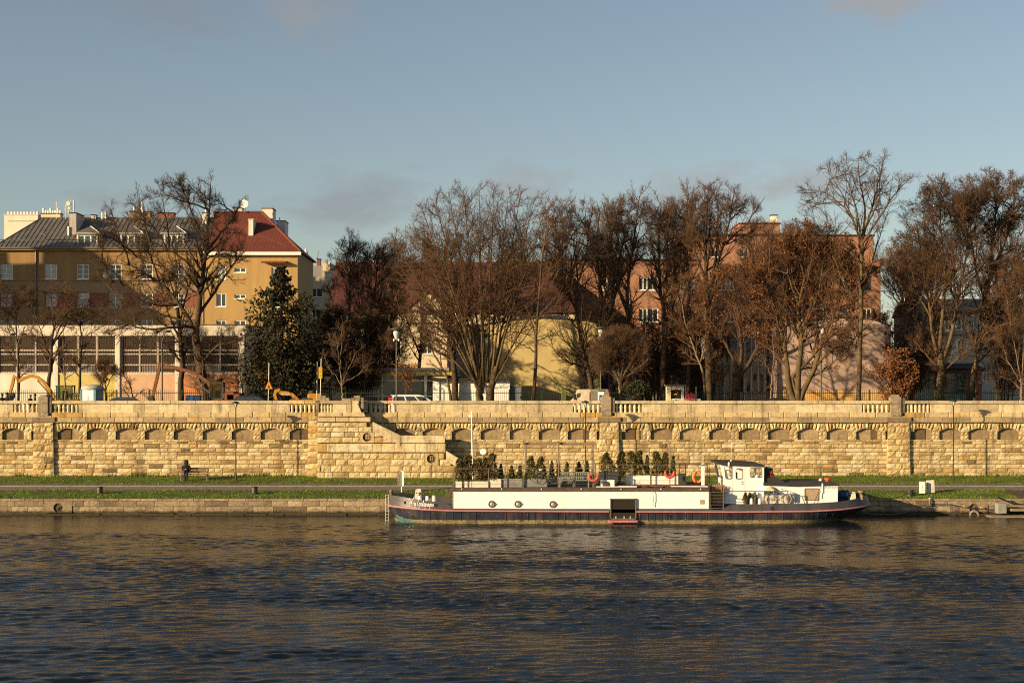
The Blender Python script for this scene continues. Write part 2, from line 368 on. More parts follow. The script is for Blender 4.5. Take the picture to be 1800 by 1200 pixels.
def tag(o, label=None, cat=None, group=None, kind=None):
    if label: o['label'] = label
    if cat: o['category'] = cat
    if group: o['group'] = group
    if kind: o['kind'] = kind
    return o
def thing(name, loc, label, cat, group=None, rz=0):
    o = bpy.data.objects.new(name, None); C.objects.link(o); o.location = loc; o.rotation_euler = (0, 0, rz)
    o.empty_display_size = .3
    return tag(o, label, cat, group)
def struct(o): o['kind'] = 'structure'; return o
def copy_tree(o, parent=None):
    c = o.copy(); C.objects.link(c)
    if parent: c.parent = parent
    for ch in list(o.children): copy_tree(ch, c)
    return c
def world_thing(name, label, cat, group=None, at=(0, 0, 0)):
    """an Empty at `at`; children built in world coordinates are shifted by fix()"""
    return thing(name, at, label, cat, group)
def fix(o):          # children meshes were modelled in world coordinates: make them local to the Empty
    for ch in o.children:
        ch.data.transform(Matrix.Translation(-o.location))
        for g in ch.children: g.data.transform(Matrix.Translation(-o.location))
    return o
_txt = {}
def text_faces(s, size):
    cu = bpy.data.curves.new('txt', 'FONT'); cu.body = s; cu.size = size; cu.align_x = 'LEFT'
    o = bpy.data.objects.new('txt', cu); C.objects.link(o)
    dg = bpy.context.evaluated_depsgraph_get(); me = bpy.data.meshes.new_from_object(o.evaluated_get(dg))
    vs = [tuple(v.co) for v in me.vertices]; fs = [tuple(p.vertices) for p in me.polygons]
    bpy.data.objects.remove(o); bpy.data.curves.remove(cu); bpy.data.meshes.remove(me)
    return vs, fs
def text_on(mb, s, x0, x1, z0, z1, y, mi=0):
    vs, fs = text_faces(s, 1)
    ax, bx = min(v[0] for v in vs), max(v[0] for v in vs); az, bz = min(v[1] for v in vs), max(v[1] for v in vs)
    mb.add([(x0 + (v[0] - ax) / (bx - ax) * (x1 - x0), y, z0 + (v[1] - az) / (bz - az) * (z1 - z0)) for v in vs], fs, mi)
def skin_obj(name, joints, edges, m, parent=None, sub=1):
    """joints: (x,y,z,r); one continuous skinned surface rooted at joint 0"""
    me = bpy.data.meshes.new(name); me.from_pydata([j[:3] for j in joints], edges, [])
    o = bpy.data.objects.new(name, me); C.objects.link(o)
    md = o.modifiers.new('skin', 'SKIN'); md.use_smooth_shade = True
    if not me.skin_vertices: me.attributes  # layer is made by the modifier
    for i, j in enumerate(joints):
        sv = me.skin_vertices[0].data[i]; sv.radius = (j[3], j[3]); sv.use_root = (i == 0)
    s2 = o.modifiers.new('sub', 'SUBSURF'); s2.levels = sub; s2.render_levels = sub
    dg = bpy.context.evaluated_depsgraph_get(); nm = bpy.data.meshes.new_from_object(o.evaluated_get(dg))
    bpy.data.objects.remove(o); nm.name = name
    nm.materials.clear()
    for q in (m if isinstance(m, (list, tuple)) else [m]): nm.materials.append(M[q])
    o = bpy.data.objects.new(name, nm); C.objects.link(o)
    if parent: o.parent = parent
    return o

def holed_wall(mb, outline, holes, y, th, mi=0):
    """flat wall in x,z with rounded openings, built with a bmesh triangle fill, thickness th"""
    from mathutils.geometry import tessellate_polygon
    loops = [[Vector((x, z, 0)) for x, z in outline]] + [[Vector((x, z, 0)) for x, z in h] for h in holes]
    tris = tessellate_polygon(loops); flat = [p for l in loops for p in l]; n = len(flat)
    vs = [(p.x, y, p.y) for p in flat] + [(p.x, y + th, p.y) for p in flat]; fs = []
    for a, b, c in tris:
        A, B, D = flat[a], flat[b], flat[c]
        if (B - A).cross(D - A).z < 0: a, c = c, a
        fs += [(a, b, c), (n + c, n + b, n + a)]
    o = 0
    for l in loops:
        k = len(l)
        for i in range(k): j = (i + 1) % k; fs.append((o + i, o + j, n + o + j, n + o + i))
        o += k
    mb.add(vs, fs, mi)
def rrect(pts, r, n=4):      # rounded polygon
    out = []; k = len(pts)
    for i in range(k):
        p = Vector(pts[i]); a = (Vector(pts[i - 1]) - p); b = (Vector(pts[(i + 1) % k]) - p)
        rr = min(r, a.length * .48, b.length * .48); pa, pb = p + a.normalized() * rr, p + b.normalized() * rr
        for j in range(n + 1):
            t = j / n; out.append(tuple(pa * (1 - t) ** 2 + p * 2 * t * (1 - t) + pb * t * t))
    return out

def fix(o):
    done = set(); T = Matrix.Translation(-o.location)
    for ch in o.children:
        for q in [ch] + list(ch.children):
            if q.data and q.data.name not in done: q.data.transform(T); done.add(q.data.name)
    return o
# ================================================================== SETTING
def sheet(name, x0, x1, y0, y1, z0, z1, m, nx=1, ny=1):
    mb = MB(); vs = []
    for j in range(ny + 1):
        for i in range(nx + 1):
            v = j / ny; vs.append((x0 + (x1 - x0) * i / nx, y0 + (y1 - y0) * v, z0 + (z1 - z0) * v))
    st = nx + 1
    mb.add(vs, [(j * st + i, j * st + i + 1, (j + 1) * st + i + 1, (j + 1) * st + i) for j in range(ny) for i in range(nx)])
    return struct(mb.build(name, m))
SL = (1.96 - 1.0) / 11.0
def bank(y): return 1.0 + (y - 100.0) * SL
QY, WY, RZ = 100.0, 111.0, 6.28
def water():
    g = np.random.default_rng(17); x0, x1, y0, y1, st = -46.0, 48.0, 32.0, 100.32, .10
    nx, ny = int((x1 - x0) / st), int((y1 - y0) / st); xs = np.linspace(x0, x1, nx + 1); ys = np.linspace(y0, y1, ny + 1); XX, YY = np.meshgrid(xs, ys); H = np.zeros_like(XX)
    gust = np.zeros_like(XX)
    for k in range(12):
        l = g.uniform(9, 40); th = R(g.normal(80, 22)); gust += np.sin((XX * math.cos(th) + YY * math.sin(th) * 1.6) * 2 * np.pi / l + g.uniform(0, 6.3))
    gust = np.clip(.85 + .16 * gust, .35, 1.5)
    for k in range(90):
        l = .30 * (1.5 / .30) ** (g.uniform(0, 1) ** 1.25); th = R(g.normal(97, 24)); am = WAVE * l / (2 * np.pi) * (1 if l < 1.0 else .55)
        ph = (XX * math.cos(th) + YY * math.sin(th)) * 2 * np.pi / l + g.uniform(0, 6.3)
        H += am * (np.sin(ph) + .22 * np.sin(2 * ph + 1.57))
    ed = np.minimum(np.minimum(XX - x0, x1 - XX) / 4, (YY - y0) / 4).clip(0, 1); H *= gust * ed * (np.clip(.38 + (100.3 - YY) / 42, .38, 1.2))
    v = np.stack([XX, YY, H], 2).reshape(-1, 3); i = np.arange(ny)[:, None] * (nx + 1) + np.arange(nx)[None]; f = np.stack([i, i + 1, i + nx + 2, i + nx + 1], 2).reshape(-1, 4)
    n = len(v); e = np.array([(-500, -60, 0), (x0, -60, 0), (x1, -60, 0), (500, -60, 0), (-500, y0, 0), (500, y0, 0), (-500, y1, 0), (500, y1, 0)], float)
    a_, b_, c_, d_ = 0, nx, ny * (nx + 1) + nx, ny * (nx + 1)
    f2 = np.array([(n, n + 1, a_, n + 4), (n + 1, n + 2, b_, a_), (n + 2, n + 3, n + 5, b_), (n + 4, a_, d_, n + 6), (b_, n + 5, n + 7, c_)])
    struct(np_obj('water', np.concatenate([v, e]), np.concatenate([f, f2]), 'water', smooth=True))
water()
sheet('riverbed', -500, 500, -60, 100.4, -3, -3, 'dirt')
sheet('lawn', -300, 300, 100.55, 111.4, bank(100.55), bank(111.4), 'grass_soil', 60, 4)
mb = MB(); n = 900; vs = []
for k in range(n + 1):
    x = -60 + 124 * k / n
    for y in (104.0 + rnd.uniform(-.07, .05) + .05 * math.sin(x * .8), 106.85 + rnd.uniform(-.05, .07) + .05 * math.sin(x * 1.1)): vs.append((x, y, bank(y) + .012))
mb.add(vs, [(2 * k, 2 * k + 2, 2 * k + 3, 2 * k + 1) for k in range(n)]); struct(mb.build('path', 'asphalt'))
sheet('path_line', -300, 300, 105.66, 105.86, bank(105.66) + .017, bank(105.86) + .017, 'white_line', 40, 1)
sheet('dirt_track', 33.3, 35.6, 100.6, 104.0, bank(100.6) + .008, bank(104) + .008, 'dirt')
sheet('ground', -1500, 1500, 111.5, 2500, RZ - .03, RZ - .03, 'ground')
sheet('pavement', -300, 300, 111.3, 113.6, RZ, RZ, 'paving')
sheet('road', -300, 300, 113.75, 119.5, RZ - .02, RZ - .02, 'road_asphalt')
mb = MB(); mb.box(-300, 300, 113.6, 113.75, RZ - .1, RZ + .005); struct(mb.build('kerb', 'paving'))
# grass: countless blades, one object
def grass():
    g = np.random.default_rng(3); P = []
    def put(n, y0, y1, h0, h1, x0=-36, x1=40):
        x = g.uniform(x0, x1, n); y = g.uniform(y0, y1, n); h = g.uniform(h0, h1, n) * (0.55 + .9 * np.clip(np.sin(x * .7 + np.cos(y * 1.3) * 2) * .5 + .5 + g.normal(0, .2, n), 0, 1.2)); P.append((x, y, h))
    put(38000, 100.62, 103.95, .022, .06); put(38000, 106.9, 110.95, .022, .06); put(3000, 110.6, 110.98, .08, .26); put(2500, 100.6, 100.75, .08, .2); put(2500, 103.8, 104.04, .06, .14); put(2500, 106.8, 107, .06, .14)
    x = np.concatenate([p[0] for p in P]); y = np.concatenate([p[1] for p in P]); h = np.concatenate([p[2] for p in P])
    k = ~((x > 33.3) & (x < 35.6 + (y - 100.6) * .0) & (y < 104)); x, y, h = x[k], y[k], h[k]
    n = len(x); a = g.uniform(0, np.pi, n); w = g.uniform(.012, .03, n); z = 1.0 + (y - 100) * SL
    lx, ly = g.normal(0, .05, n), g.normal(0, .05, n)
    v = np.empty((n, 3, 3)); v[:, 0] = np.stack([x - np.cos(a) * w, y - np.sin(a) * w, z - .01], 1); v[:, 1] = np.stack([x + np.cos(a) * w, y + np.sin(a) * w, z - .01], 1); v[:, 2] = np.stack([x + lx, y + ly, z + h], 1)
    o = np_obj('grass', v.reshape(-1, 3), np.arange(n * 3).reshape(-1, 3), 'blade')
    tag(o, 'short green grass on the sloping riverbank lawns', 'grass', kind='stuff')
grass()
def litter():
    g = np.random.default_rng(8); n = 2600; x = g.uniform(-36, 40, n); y = np.where(g.random(n) < .55, g.uniform(106.8, 110.9, n), g.uniform(100.6, 104.3, n)); k = np.sin(x * .35 + 1) + np.sin(x * .9 + y) + g.normal(0, .8, n) > .2; x, y = x[k], y[k]; n = len(x)
    a = g.uniform(0, 6.28, n); s = g.uniform(.03, .07, n); z = 1.0 + (y - 100) * SL + g.uniform(.03, .07, n); v = np.empty((n, 4, 3))
    for q in range(4): v[:, q] = np.stack([x + np.cos(a + q * np.pi / 2) * s, y + np.sin(a + q * np.pi / 2) * s * .7, z + g.uniform(-.02, .03, n)], 1)
    o = np_obj('fallen_leaves', v.reshape(-1, 3), np.arange(n * 4).reshape(-1, 4), 'leaf_orange'); tag(o, 'dry fallen leaves scattered over the riverbank lawns', 'leaf litter', kind='stuff')
litter()

# ================================================================== QUAY WALL
def courses(mb, x0, x1, zs, yf, back, rng, w0, w1, proj, gap=.015, keep=None, t0=0, t1=1, nx=4, cuts=()):
    for k in range(len(zs) - 1):
        x = x0 - rng.uniform(0, w0)
        while x < x1:
            w = rng.uniform(w0, w1); a, b = max(x, x0), min(x + w, x1)
            for q0, q1, r0, r1 in cuts:
                if r0 < zs[k + 1] - .02 and r1 > zs[k] + .02 and a < q1 and b > q0:
                    if q0 - a >= b - q1: b = q0
                    else: a = q1
            if b - a > .08 and (keep is None or keep(a, b, zs[k], zs[k + 1])):
                t = min(1, max(0, rng.gauss(.62, .22))); t = t0 + (t1 - t0) * t
                if rng.random() < .07: t = t0 + (t1 - t0) * rng.uniform(0, .2)
                mb.pillow([(a + gap, zs[k] + gap), (b - gap, zs[k] + gap), (b - gap, zs[k + 1] - gap), (a + gap, zs[k + 1] - gap)], yf, back, proj, t, rng, nx=nx)
            x += w
q = world_thing('quay_wall', 'low grey stone quay wall along the waterline, with round mooring ring niches', 'quay wall', at=(0, 100, 0))
rings = [(X(102, 100), Z(892, 100)), (X(1712, 100), Z(893, 100))]
qcut = [(rx - .9, rx + .9, .1, 1.1) for rx, rz in rings]
mb = MB(); rng = random.Random(11)
courses(mb, -60, 62, [.56, .99], 100.02, 100.3, rng, .9, 1.7, .03, .012, None, 0, 1, 4, qcut)
courses(mb, -60, 62, [.13, .56], 100.06, 100.3, rng, 1.0, 2.2, .03, .012, None, 0, 1, 4, qcut)
mb.build('stone_facing', 'quay', q)
mb = MB(); mb.box(-60, 62, 100.09, 100.6, -3, .99); mb.build('core', 'mortar', q)
mb = MB(); x = -60
while x < 62:
    w = rng.uniform(.9, 1.6); mb.bbox(x + .008, x + w - .008, 99.94, 100.62, 1.0 - .05, 1.05, .02, 0, rng.uniform(.4, .9)); x += w
mb.build('coping', 'quay', q)
mb = MB(); x = -60
while x < 62:
    w = rng.uniform(1.0, 2.6); d = rng.uniform(0, .1)
    mb.bbox(x + .01, x + w - .01, 99.62 + d, 100.1, -1, .13 - rng.uniform(0, .06), .03, 0, rng.uniform(.6, 1)); x += w
mb.build('footing_ledge', 'quay', q)
def ring_wall(mb, cx, cz, y, r, x0, x1, z0, z1, depth, mi=0):
    holed_wall(mb, [(x0, z0), (x1, z0), (x1, z1), (x0, z1)], [[(cx + r * math.cos(R(15 * k)), cz + r * math.sin(R(15 * k))) for k in range(24)]], y, depth, mi)
for rx, rz in rings:
    mb = MB(); ring_wall(mb, rx, rz, 99.99, .30, rx - .9, rx + .9, .14, .985, .08); o = mb.build('ring_niche', 'quay', q)
    mb = MB(); mb.lathe([(.10, 0), (.08, -.05), (.01, -.055)], (rx + .06, 100.08, rz), 10, 0, 'y'); mb.ring((rx + .08, 100.03, rz - .06), .14, .03, 14, 6); mb.build('iron_ring', 'steel_dark', o)
fix(q)

# ================================================================== EMBANKMENT WALL
ew = world_thing('embankment_wall', 'tall yellow sandstone embankment wall with arched niches, pilasters and stone parapet', 'embankment wall', at=(0, 111, 1.9))
def Xw(p): return X(p, WY)
def Zw(p): return Z(p, WY)
rng = random.Random(5)
L0, L1 = -64.0, 66.0
zc = [Zw(p) for p in (704, 709, 724.5, 731, 733, 740.5, 742.3)]
z_n0, z_sp, z_cr, z_at = Zw(772.3), Zw(758.5), Zw(752.3), Zw(742.6)
st_px = (558, 640)                                   # opening behind the stair landing
pil = [(-447 - 5, -414 - 5), (61, 94.5), (543, 559), (1054, 1087), (1560, 1597), (2062, 2096)]
zs = [1.6]; 
while zs[-1] < z_n0 - .01: zs.append(zs[-1] + rng.uniform(.255, .315))
zs[-1] = z_n0; zs[-2] = (zs[-1] + zs[-3]) / 2
stair_poly_px = [(558, 742), (655, 742), (704, 766), (783, 767), (783, 793), (850, 832), (850, 850), (558, 850)]
def in_pil(a, b): return any(b > Xw(p0) and a < Xw(p1) for p0, p1 in pil)
def behind_stair(a, b): return b > Xw(566) and a < Xw(640)
mb = MB()
courses(mb, L0, L1, zs, 110.99, 111.06, rng, .5, 1.15, .042, .015, lambda a, b, z0, z1: not behind_stair(a, b))
mb.build('ashlar_facing', 'ashlar', ew)
mb = MB(); mb.box(L0, L1, 111.02, 111.7, 0, z_n0 - .005); mb.box(L0, L1, 111.22, 111.7, z_n0 - .005, RZ - .1); mb.build('core', 'mortar', ew)
# niches
mb = MB(); vb = MB(); pb = MB()
cen = []
for p0, n in ((101.5, 9), (590, 10), (1092, 10), (1600, 10), (-404, 10)):
    for k in range(n):
        cpx = p0 + 19 + k * (51.0 if p0 != 1092 else 51.6)
        lo = max(q1 for q0, q1 in pil if q1 < cpx + 1); hi = min([q0 for q0, q1 in pil if q0 > cpx] + [9999])
        if cpx + 19 < hi + 6 and cpx - 20 > lo - 6: cen.append((Xw(cpx), lo, hi))
hw, hs = .775, 1.05
for cx, lo, hi in cen:
    # plaster back
    mb.add([(cx - hw - .05, 111.15, z_n0), (cx + hw + .05, 111.15, z_n0), (cx + hw + .05, 111.15, z_cr + .05), (cx - hw - .05, 111.15, z_cr + .05)], [(0, 1, 2, 3)], 0, rng.random())
    K = 7; ph = rng.uniform(-.03, .03)
    for k in range(K):
        u0, u1 = -1 + 2 * k / K, -1 + 2 * (k + 1) / K
        f = lambda u: z_sp + (z_cr - z_sp) * (1 - u * u)
        t = min(1, max(0, rng.gauss(.5, .28)))
        top = z_at - rng.uniform(.0, .05)
        vb.pillow([(cx + u0 * hw + .018, f(u0)), (cx + u1 * hw - .018, f(u1)), (cx + u1 * hs * .9 - .02 + ph * (abs(u1) < .99), top), (cx + u0 * hs * .9 + .02 + ph * (abs(u0) < .99), top)], 110.97, 111.24, .10, t, rng, nx=3)
    for sgn in (-1, 1):
        a, b = (cx - hs, cx - hw) if sgn < 0 else (cx + hw, cx + hs)
        zm = z_n0 + (z_sp - z_n0) * rng.uniform(.4, .6)
        for z0, z1 in ((z_n0, zm), (zm, z_sp)):
            pb.pillow([(a + (.006 if sgn > 0 else 0), z0 + .01), (b - (.006 if sgn < 0 else 0), z0 + .01), (b - (.006 if sgn < 0 else 0), z1 - .008), (a + (.006 if sgn > 0 else 0), z1 - .008)], 110.99, 111.24, .06, rng.uniform(.3, .9), rng, nx=2, nz=2)
    zq = z_sp + (z_at - z_sp) * rng.uniform(.4, .6); sx = lambda z: hw + (hs * .9 - hw) * (z - z_sp) / (z_at - z_sp)
    for z0, z1 in ((z_sp, zq), (zq, z_at - .02)):
        vb.pillow([(cx + sx(z0) + .012, z0 + .008), (cx + 2 * hs - sx(z0) - .012, z0 + .008), (cx + 2 * hs - sx(z1) - .012, z1 - .008), (cx + sx(z1) + .012, z1 - .008)], 110.975, 111.24, .08, rng.uniform(.3, .95), rng, nx=3, nz=2)
mb.build('niche_back', 'niche', ew); vb.build('arch_stones', 'ashlar', ew); pb.build('niche_pier', 'ashlar', ew)
# dark mortar ground of the arch zone left and right of the niches
mb = MB()
for i in range(len(cen)):
    cx, lo, hi = cen[i]
    mb.box(cx - hs - .02, cx - hw + .02, 111.06, 111.3, z_n0 - .01, z_sp + .02); mb.box(cx + hw - .02, cx + hs + .02, 111.06, 111.3, z_n0 - .01, z_sp + .02)
    mb.prism([(cx + hs * u, z_at + .03) for u in (1, -1)] + [(cx + hw * u, z_sp + (z_cr - z_sp) * (1 - u * u) + .03) for u in [-1 + j / 4 for j in range(9)]], 111.05, 111.3)
for p0, p1 in pil: mb.box(Xw(p0) - 1.2, Xw(p1) + 1.2, 111.09, 111.3, z_n0 - .01, z_at)
mb.build('arch_mortar', 'mortar', ew)
# pilasters with alternating quoins, slightly battered
for p0, p1 in pil:
    mb = MB(); x0, x1 = Xw(p0), Xw(p1); z = 1.55; k = 0; proj = .21
    top = z_at if p0 != 543 else zc[3]
    while z < top - .05:
        h = min(.44, top - z) if top - z > .6 else top - z; bt = (top - z) * .022
        a, b = x0 - bt, x1 + bt; s = [a, a + (b - a) * (.55 if k % 2 else .36), b] if k % 2 else [a, a + (b - a) * .36, a + (b - a) * .66, b]
        if b - a < .9: s = [a, b]
        for i in range(len(s) - 1):
            mb.pillow([(s[i] + .01, z + .012), (s[i + 1] - .01, z + .012), (s[i + 1] - .01, z + h - .012), (s[i] + .01, z + h - .012)], WY - proj, 111.05, .07, min(1, max(.05, rng.gauss(.55, .22))), rng, nx=4)
        z += h; k += 1
    mb.box(x0 - .02, x1 + .02, WY - proj + .03, 111.03, 1.2, top - .02, 1)
    mb.build('pilaster', ['ashlar', 'mortar'], ew)
# string course blocks, fillet, plinth slab
def parapet_ok(a, b): return not (b > Xw(558) and a < Xw(648))
def runs(f):
    yield L0, Xw(556)
    yield Xw(648), L1
band = MB(); slab = MB(); fil = MB()
for a0, b0 in runs(0):
    x = a0
    while x < b0 - .01:
        w = min(rng.uniform(.98, 1.1), b0 - x)
        t = rng.uniform(.1, .62) if rng.random() > .04 else .95
        band.bbox(x + .008, x + w - .008, 110.84, 111.5, zc[5], zc[4], .025, 0, t); x += w
    x = a0
    while x < b0 - .01:
        w = min(rng.uniform(.9, 2.3), b0 - x); near = min(abs(x + w / 2 - Xw((p0 + p1) / 2)) for p0, p1 in pil)
        slab.bbox(x + .006, x + w - .006, 110.80, 111.5, zc[4] + .0, zc[2], .05, 0, 1.0 if near < 2.4 and rng.random() < .6 else rng.uniform(.55, .85)); x += w
    fil.box(a0, b0, 110.78, 111.5, zc[6] - .0, zc[5] - .004, 0, .25); fil.box(a0, b0, 110.87, 111.4, z_at, zc[6] - .003, 0, .5)
for p0, p1 in pil:
    if p0 == 543: continue
    band.bbox(Xw(p0 - 4), Xw(p1 + 4), 110.72, 111.3, zc[5] - .02, zc[4] + .01, .03, 0, .08)
band.build('string_course', 'dress', ew); slab.build('plinth_slab', 'dress', ew); fil.build('fillet', 'dress', ew)
# parapet: cap, panels, balusters beside each pilaster
cap = MB(); pan = MB(); bal_x = []
open_px = [(-497, -453), (-418, -374)] + [(24, 69), (93, 139)] + [(510, 556)] + [(640, 697)] + [(1007, 1056), (1080, 1128)] + [(1515, 1563), (1592, 1635)] + [(2015, 2060), (2098, 2140)]
piers = [(-452, -419), (69, 92.5), (1056, 1081), (1564, 1590), (2062, 2096)]
segs = [(-60 * 0 + (L0 / WY * F + CX), -452)] + [(-419, 69), (92.5, 556), (640, 1056), (1081, 1564), (1590, 2062), (2096, L1 / WY * F + CX)]
for s0, s1 in segs:
    x = Xw(s0); e = Xw(s1)
    while x < e - .01:
        w = min(rng.uniform(1.5, 3.2), e - x); cap.bbox(x + .004, x + w - .004, 110.80, 111.30, zc[1], zc[0], .03, 0, rng.uniform(.2, .75)); x += w
    cuts = [p for o0, o1 in open_px if o0 < s1 and o1 > s0 for p in (max(o0, s0), min(o1, s1))]
    edges = [s0] + cuts + [s1]
    for a, b in zip(edges[0::2], edges[1::2]):
        if b - a < 2: continue
        x = Xw(a); e = Xw(b)
        while x < e - .01:
            w = min(rng.uniform(.75, 1.7), e - x); pan.bbox(x + .005, x + w - .005, 110.9 + rng.uniform(0, .01), 111.2, zc[2], zc[1], .01, 0, rng.uniform(.2, 1)); x += w
cap.build('parapet_cap', 'panel', ew); pan.build('parapet_panel', 'panel', ew)
bm_ = MB(); hb = zc[1] - zc[2]
prof = [(.115, 0), (.115, .09), (.085, .12), (.10, .22), (.118, .34), (.105, .46), (.08, .56), (.075, .60), (.10, .63), (.10, hb)]
bm_.lathe(prof, (0, 0, 0), 10, 0, 'z', .8)
first = None
for o0, o1 in open_px:
    n = 6 if o1 - o0 < 50 else 7
    for k in range(n):
        loc = (Xw(o0 + (o1 - o0) * (k + .5) / n), 111.03, zc[2])
        if first is None: first = bm_.build('baluster', 'panel', ew, loc); c = first
        else: c = first.copy(); C.objects.link(c); c.location = loc
for p0, p1 in piers:
    mb = MB(); a, b = Xw(p0), Xw(p1)
    mb.bbox(a, a + (b - a) * .74, 110.72, 111.35, zc[3] + .02, zc[0] + .28, .03, 0, .65); mb.bbox(a + (b - a) * .13, a + (b - a) * .62, 110.8, 111.3, zc[0] + .28, zc[0] + .42, .02, 0, .7)
    mb.bbox(a + (b - a) * .78, b, 110.8, 111.3, zc[3] + .02, zc[0] + .2, .03, 0, .1)
    mb.build('parapet_pier', 'dark_stone', ew)
# stair block
SY = 109.85
def Xs(p): return X(p, SY)
def Zs(p): return Z(p, SY)
poly = [(Xs(a), Zs(b)) for a, b in stair_poly_px]
mb = MB(); mb.prism(list(reversed(poly)), SY + .12, SY + .40); mb.build('stair_flank_core', 'mortar', ew)
def topz(x):
    pts = poly[:6]
    for (xa, za), (xb, zb) in zip(pts, pts[1:]):
        if xa <= x <= xb and xb > xa: return za + (zb - za) * (x - xa) / (xb - xa)
    return pts[-1][1]
mb = MB(); rs = random.Random(21); meds = [(645, 768), (758, 806)]
def keep(a, b, z0, z1):
    if min(topz(a + .02), topz(b - .02)) < z1 + .14 and a > Xs(640): return False
    return True or not any(b > Xs(mx - 11) and a < Xs(mx + 12) and z1 > Zs(my + 9) + .04 and z0 < Zs(my - 9) - .04 for mx, my in meds)
mcut = [(Xs(mx - 12), Xs(mx + 13), Zs(zb_), Zs(zt_)) for (mx, my), zb_, zt_ in zip(meds, (778, 818), (759, 796))]
zrow = [Zs(p) for p in (848, 840, 829.5, 818, 807, 796, 793 + .5)]
courses(mb, Xs(558), Xs(850), zrow[:6], SY, SY + .14, rs, .5, 1.2, .05, .016, keep, .2, 1, 4, mcut)
courses(mb, Xs(558), Xs(783), [Zs(794.5), Zs(779)], SY, SY + .14, rs, .55, .95, .018, .012, keep, .6, 1)
courses(mb, Xs(558), Xs(783), [Zs(p) for p in (778, 768, 759, 750, 742.5)], SY, SY + .14, rs, .5, 1.15, .05, .016, keep, .2, 1, 4, mcut)
mb.build('stair_ashlar', 'ashlar', ew)
mb = MB()
for (a, b), (c, d) in (((655, 742), (704, 766)), ((704, 766), (784, 767)), ((784, 793), (850, 832))):       # sloping copings
    n = 3
    for k in range(n):
        u0, u1 = k / n, (k + 1) / n
        p = [(Xs(a + (c - a) * u0) + .006, Zs(b + (d - b) * u0)), (Xs(a + (c - a) * u1) - .006, Zs(b + (d - b) * u1))]
        dep = .66 if d - b > 3 else .12
        mb.prism([(p[0][0], p[0][1] - dep), (p[1][0], p[1][1] - dep), (p[1][0], p[1][1] + .04), (p[0][0], p[0][1] + .04)], SY - .05, SY + .48, 0, rs.uniform(.4, 1))
mb.prism([(Xs(704), Zs(778)), (Xs(782), Zs(778)), (Xs(782), Zs(768.5)), (Xs(704), Zs(768.5))], SY - .03, SY + .3, 0, .9)
mb.build('stair_coping', 'panel', ew)
for (mx, my), (q0, q1, r0, r1) in zip(meds, mcut):
    mb = MB(); c = (Xs(mx), SY, Zs(my))
    ring_wall(mb, c[0], c[2], SY - .035, .31, q0 + .01, q1 - .01, r0 + .01, r1 - .01, .19)
    mb.box(c[0] - .10, c[0] + .24, SY + .03, SY + .08, c[2] - .16, c[2] + .2, 0, .5)
    for zz in (-.06, .08): mb.box(c[0] - .14, c[0] + .26, SY - .0, SY + .05, c[2] + zz - .025, c[2] + zz + .02, 1)
    for xx in (-.02, .12): mb.box(c[0] + xx - .02, c[0] + xx + .02, SY - .01, SY + .06, c[2] - .15, c[2] + .18, 1)
    mb.build('ring_medallion', ['ashlar', 'dark_stone'], ew)
mb = MB(); n = 26                                         # the steps themselves, between flank and wall
for k in range(n):
    u = k / n; px = 650 + (850 - 650) * u; py = 744 + (836 - 744) * u
    mb.box(Xs(px), Xs(px + 10), SY + .42, 110.98, 1.5, Zs(py), 0, rs.uniform(.3, .9))
mb.box(Xs(558), Xs(650), SY + .42, 111.3, 1.5, RZ - .02, 0, .5)
mb.build('stair_steps', 'dress', ew)
# landing parapet in front
mb = MB()
for a, b in ((559, 590), (590.5, 614), (614.5, 652)): mb.bbox(Xs(a), Xs(b) - .01, SY - .10, SY + .5, Zs(741), Zs(733), .025, 0, rs.uniform(.4, .7))
mb.bbox(Xs(560), Xs(602), SY - .06, SY + .45, Zs(731.5), Zs(724.5), .03, 0, .7)
mb.prism([(Xs(602.5), Zs(731.5)), (Xs(642), Zs(731.5)), (Xs(639), Zs(724.5)), (Xs(602.5), Zs(724.5))], SY - .06, SY + .45, 0, .75)
mb.bbox(Xs(562), Xs(619), SY - .08, SY + .42, Zs(709), Zs(704), .03, 0, .4)
mb.build('landing_course', 'dress', ew)
mb = MB(); mb.bbox(Xs(585), Xs(609), SY + .02, SY + .34, Zs(724.5), Zs(709), .01, 0, .8); mb.bbox(Xs(609.5), Xs(618), SY - .02, SY + .38, Zs(724.5), Zs(709), .01, 0, .3)
mb.prism([(Xs(619), Zs(724.5)), (Xs(635), Zs(724.5)), (Xs(629), Zs(709)), (Xs(619), Zs(709))], SY - .04, SY + .4, 0, .9)
mb.bbox(Xs(619), Xs(631), SY - .06, SY + .42, Zs(709), Zs(704), .02, 0, .7); mb.build('landing_panel', 'panel', ew)
mb = MB()
for a, b, y0, y1 in ((556, 561, 698, 704), (561, 573, 695.5, 704), (573, 579, 699, 704), (602, 617, 700, 704), (617, 624, 698.5, 704), (622, 633, 695, 711), (634, 639.5, 698, 718)): mb.bbox(Xs(a), Xs(b) - .01, SY + .05, SY + .45, Zs(y1), Zs(y0), .02, 0, rs.uniform(.3, .9))
mb.bbox(Xs(556), Xs(561), SY + .06, 111.0, Zs(741), Zs(704), .02, 0, .2)
mb.build('landing_pier', 'dark_stone', ew)
for k in range(4):
    c = first.copy(); C.objects.link(c); c.location = (Xs(565.5 + k * 5.4), SY + .2, Zs(724.5)); c.scale = (1, 1, .97)
fix_loc = Vector(ew.location)
done = set()
for ch in ew.children:
    if ch.name.startswith('baluster'): ch.location = Vector(ch.location) - fix_loc
    else: ch.data.transform(Matrix.Translation(-fix_loc))

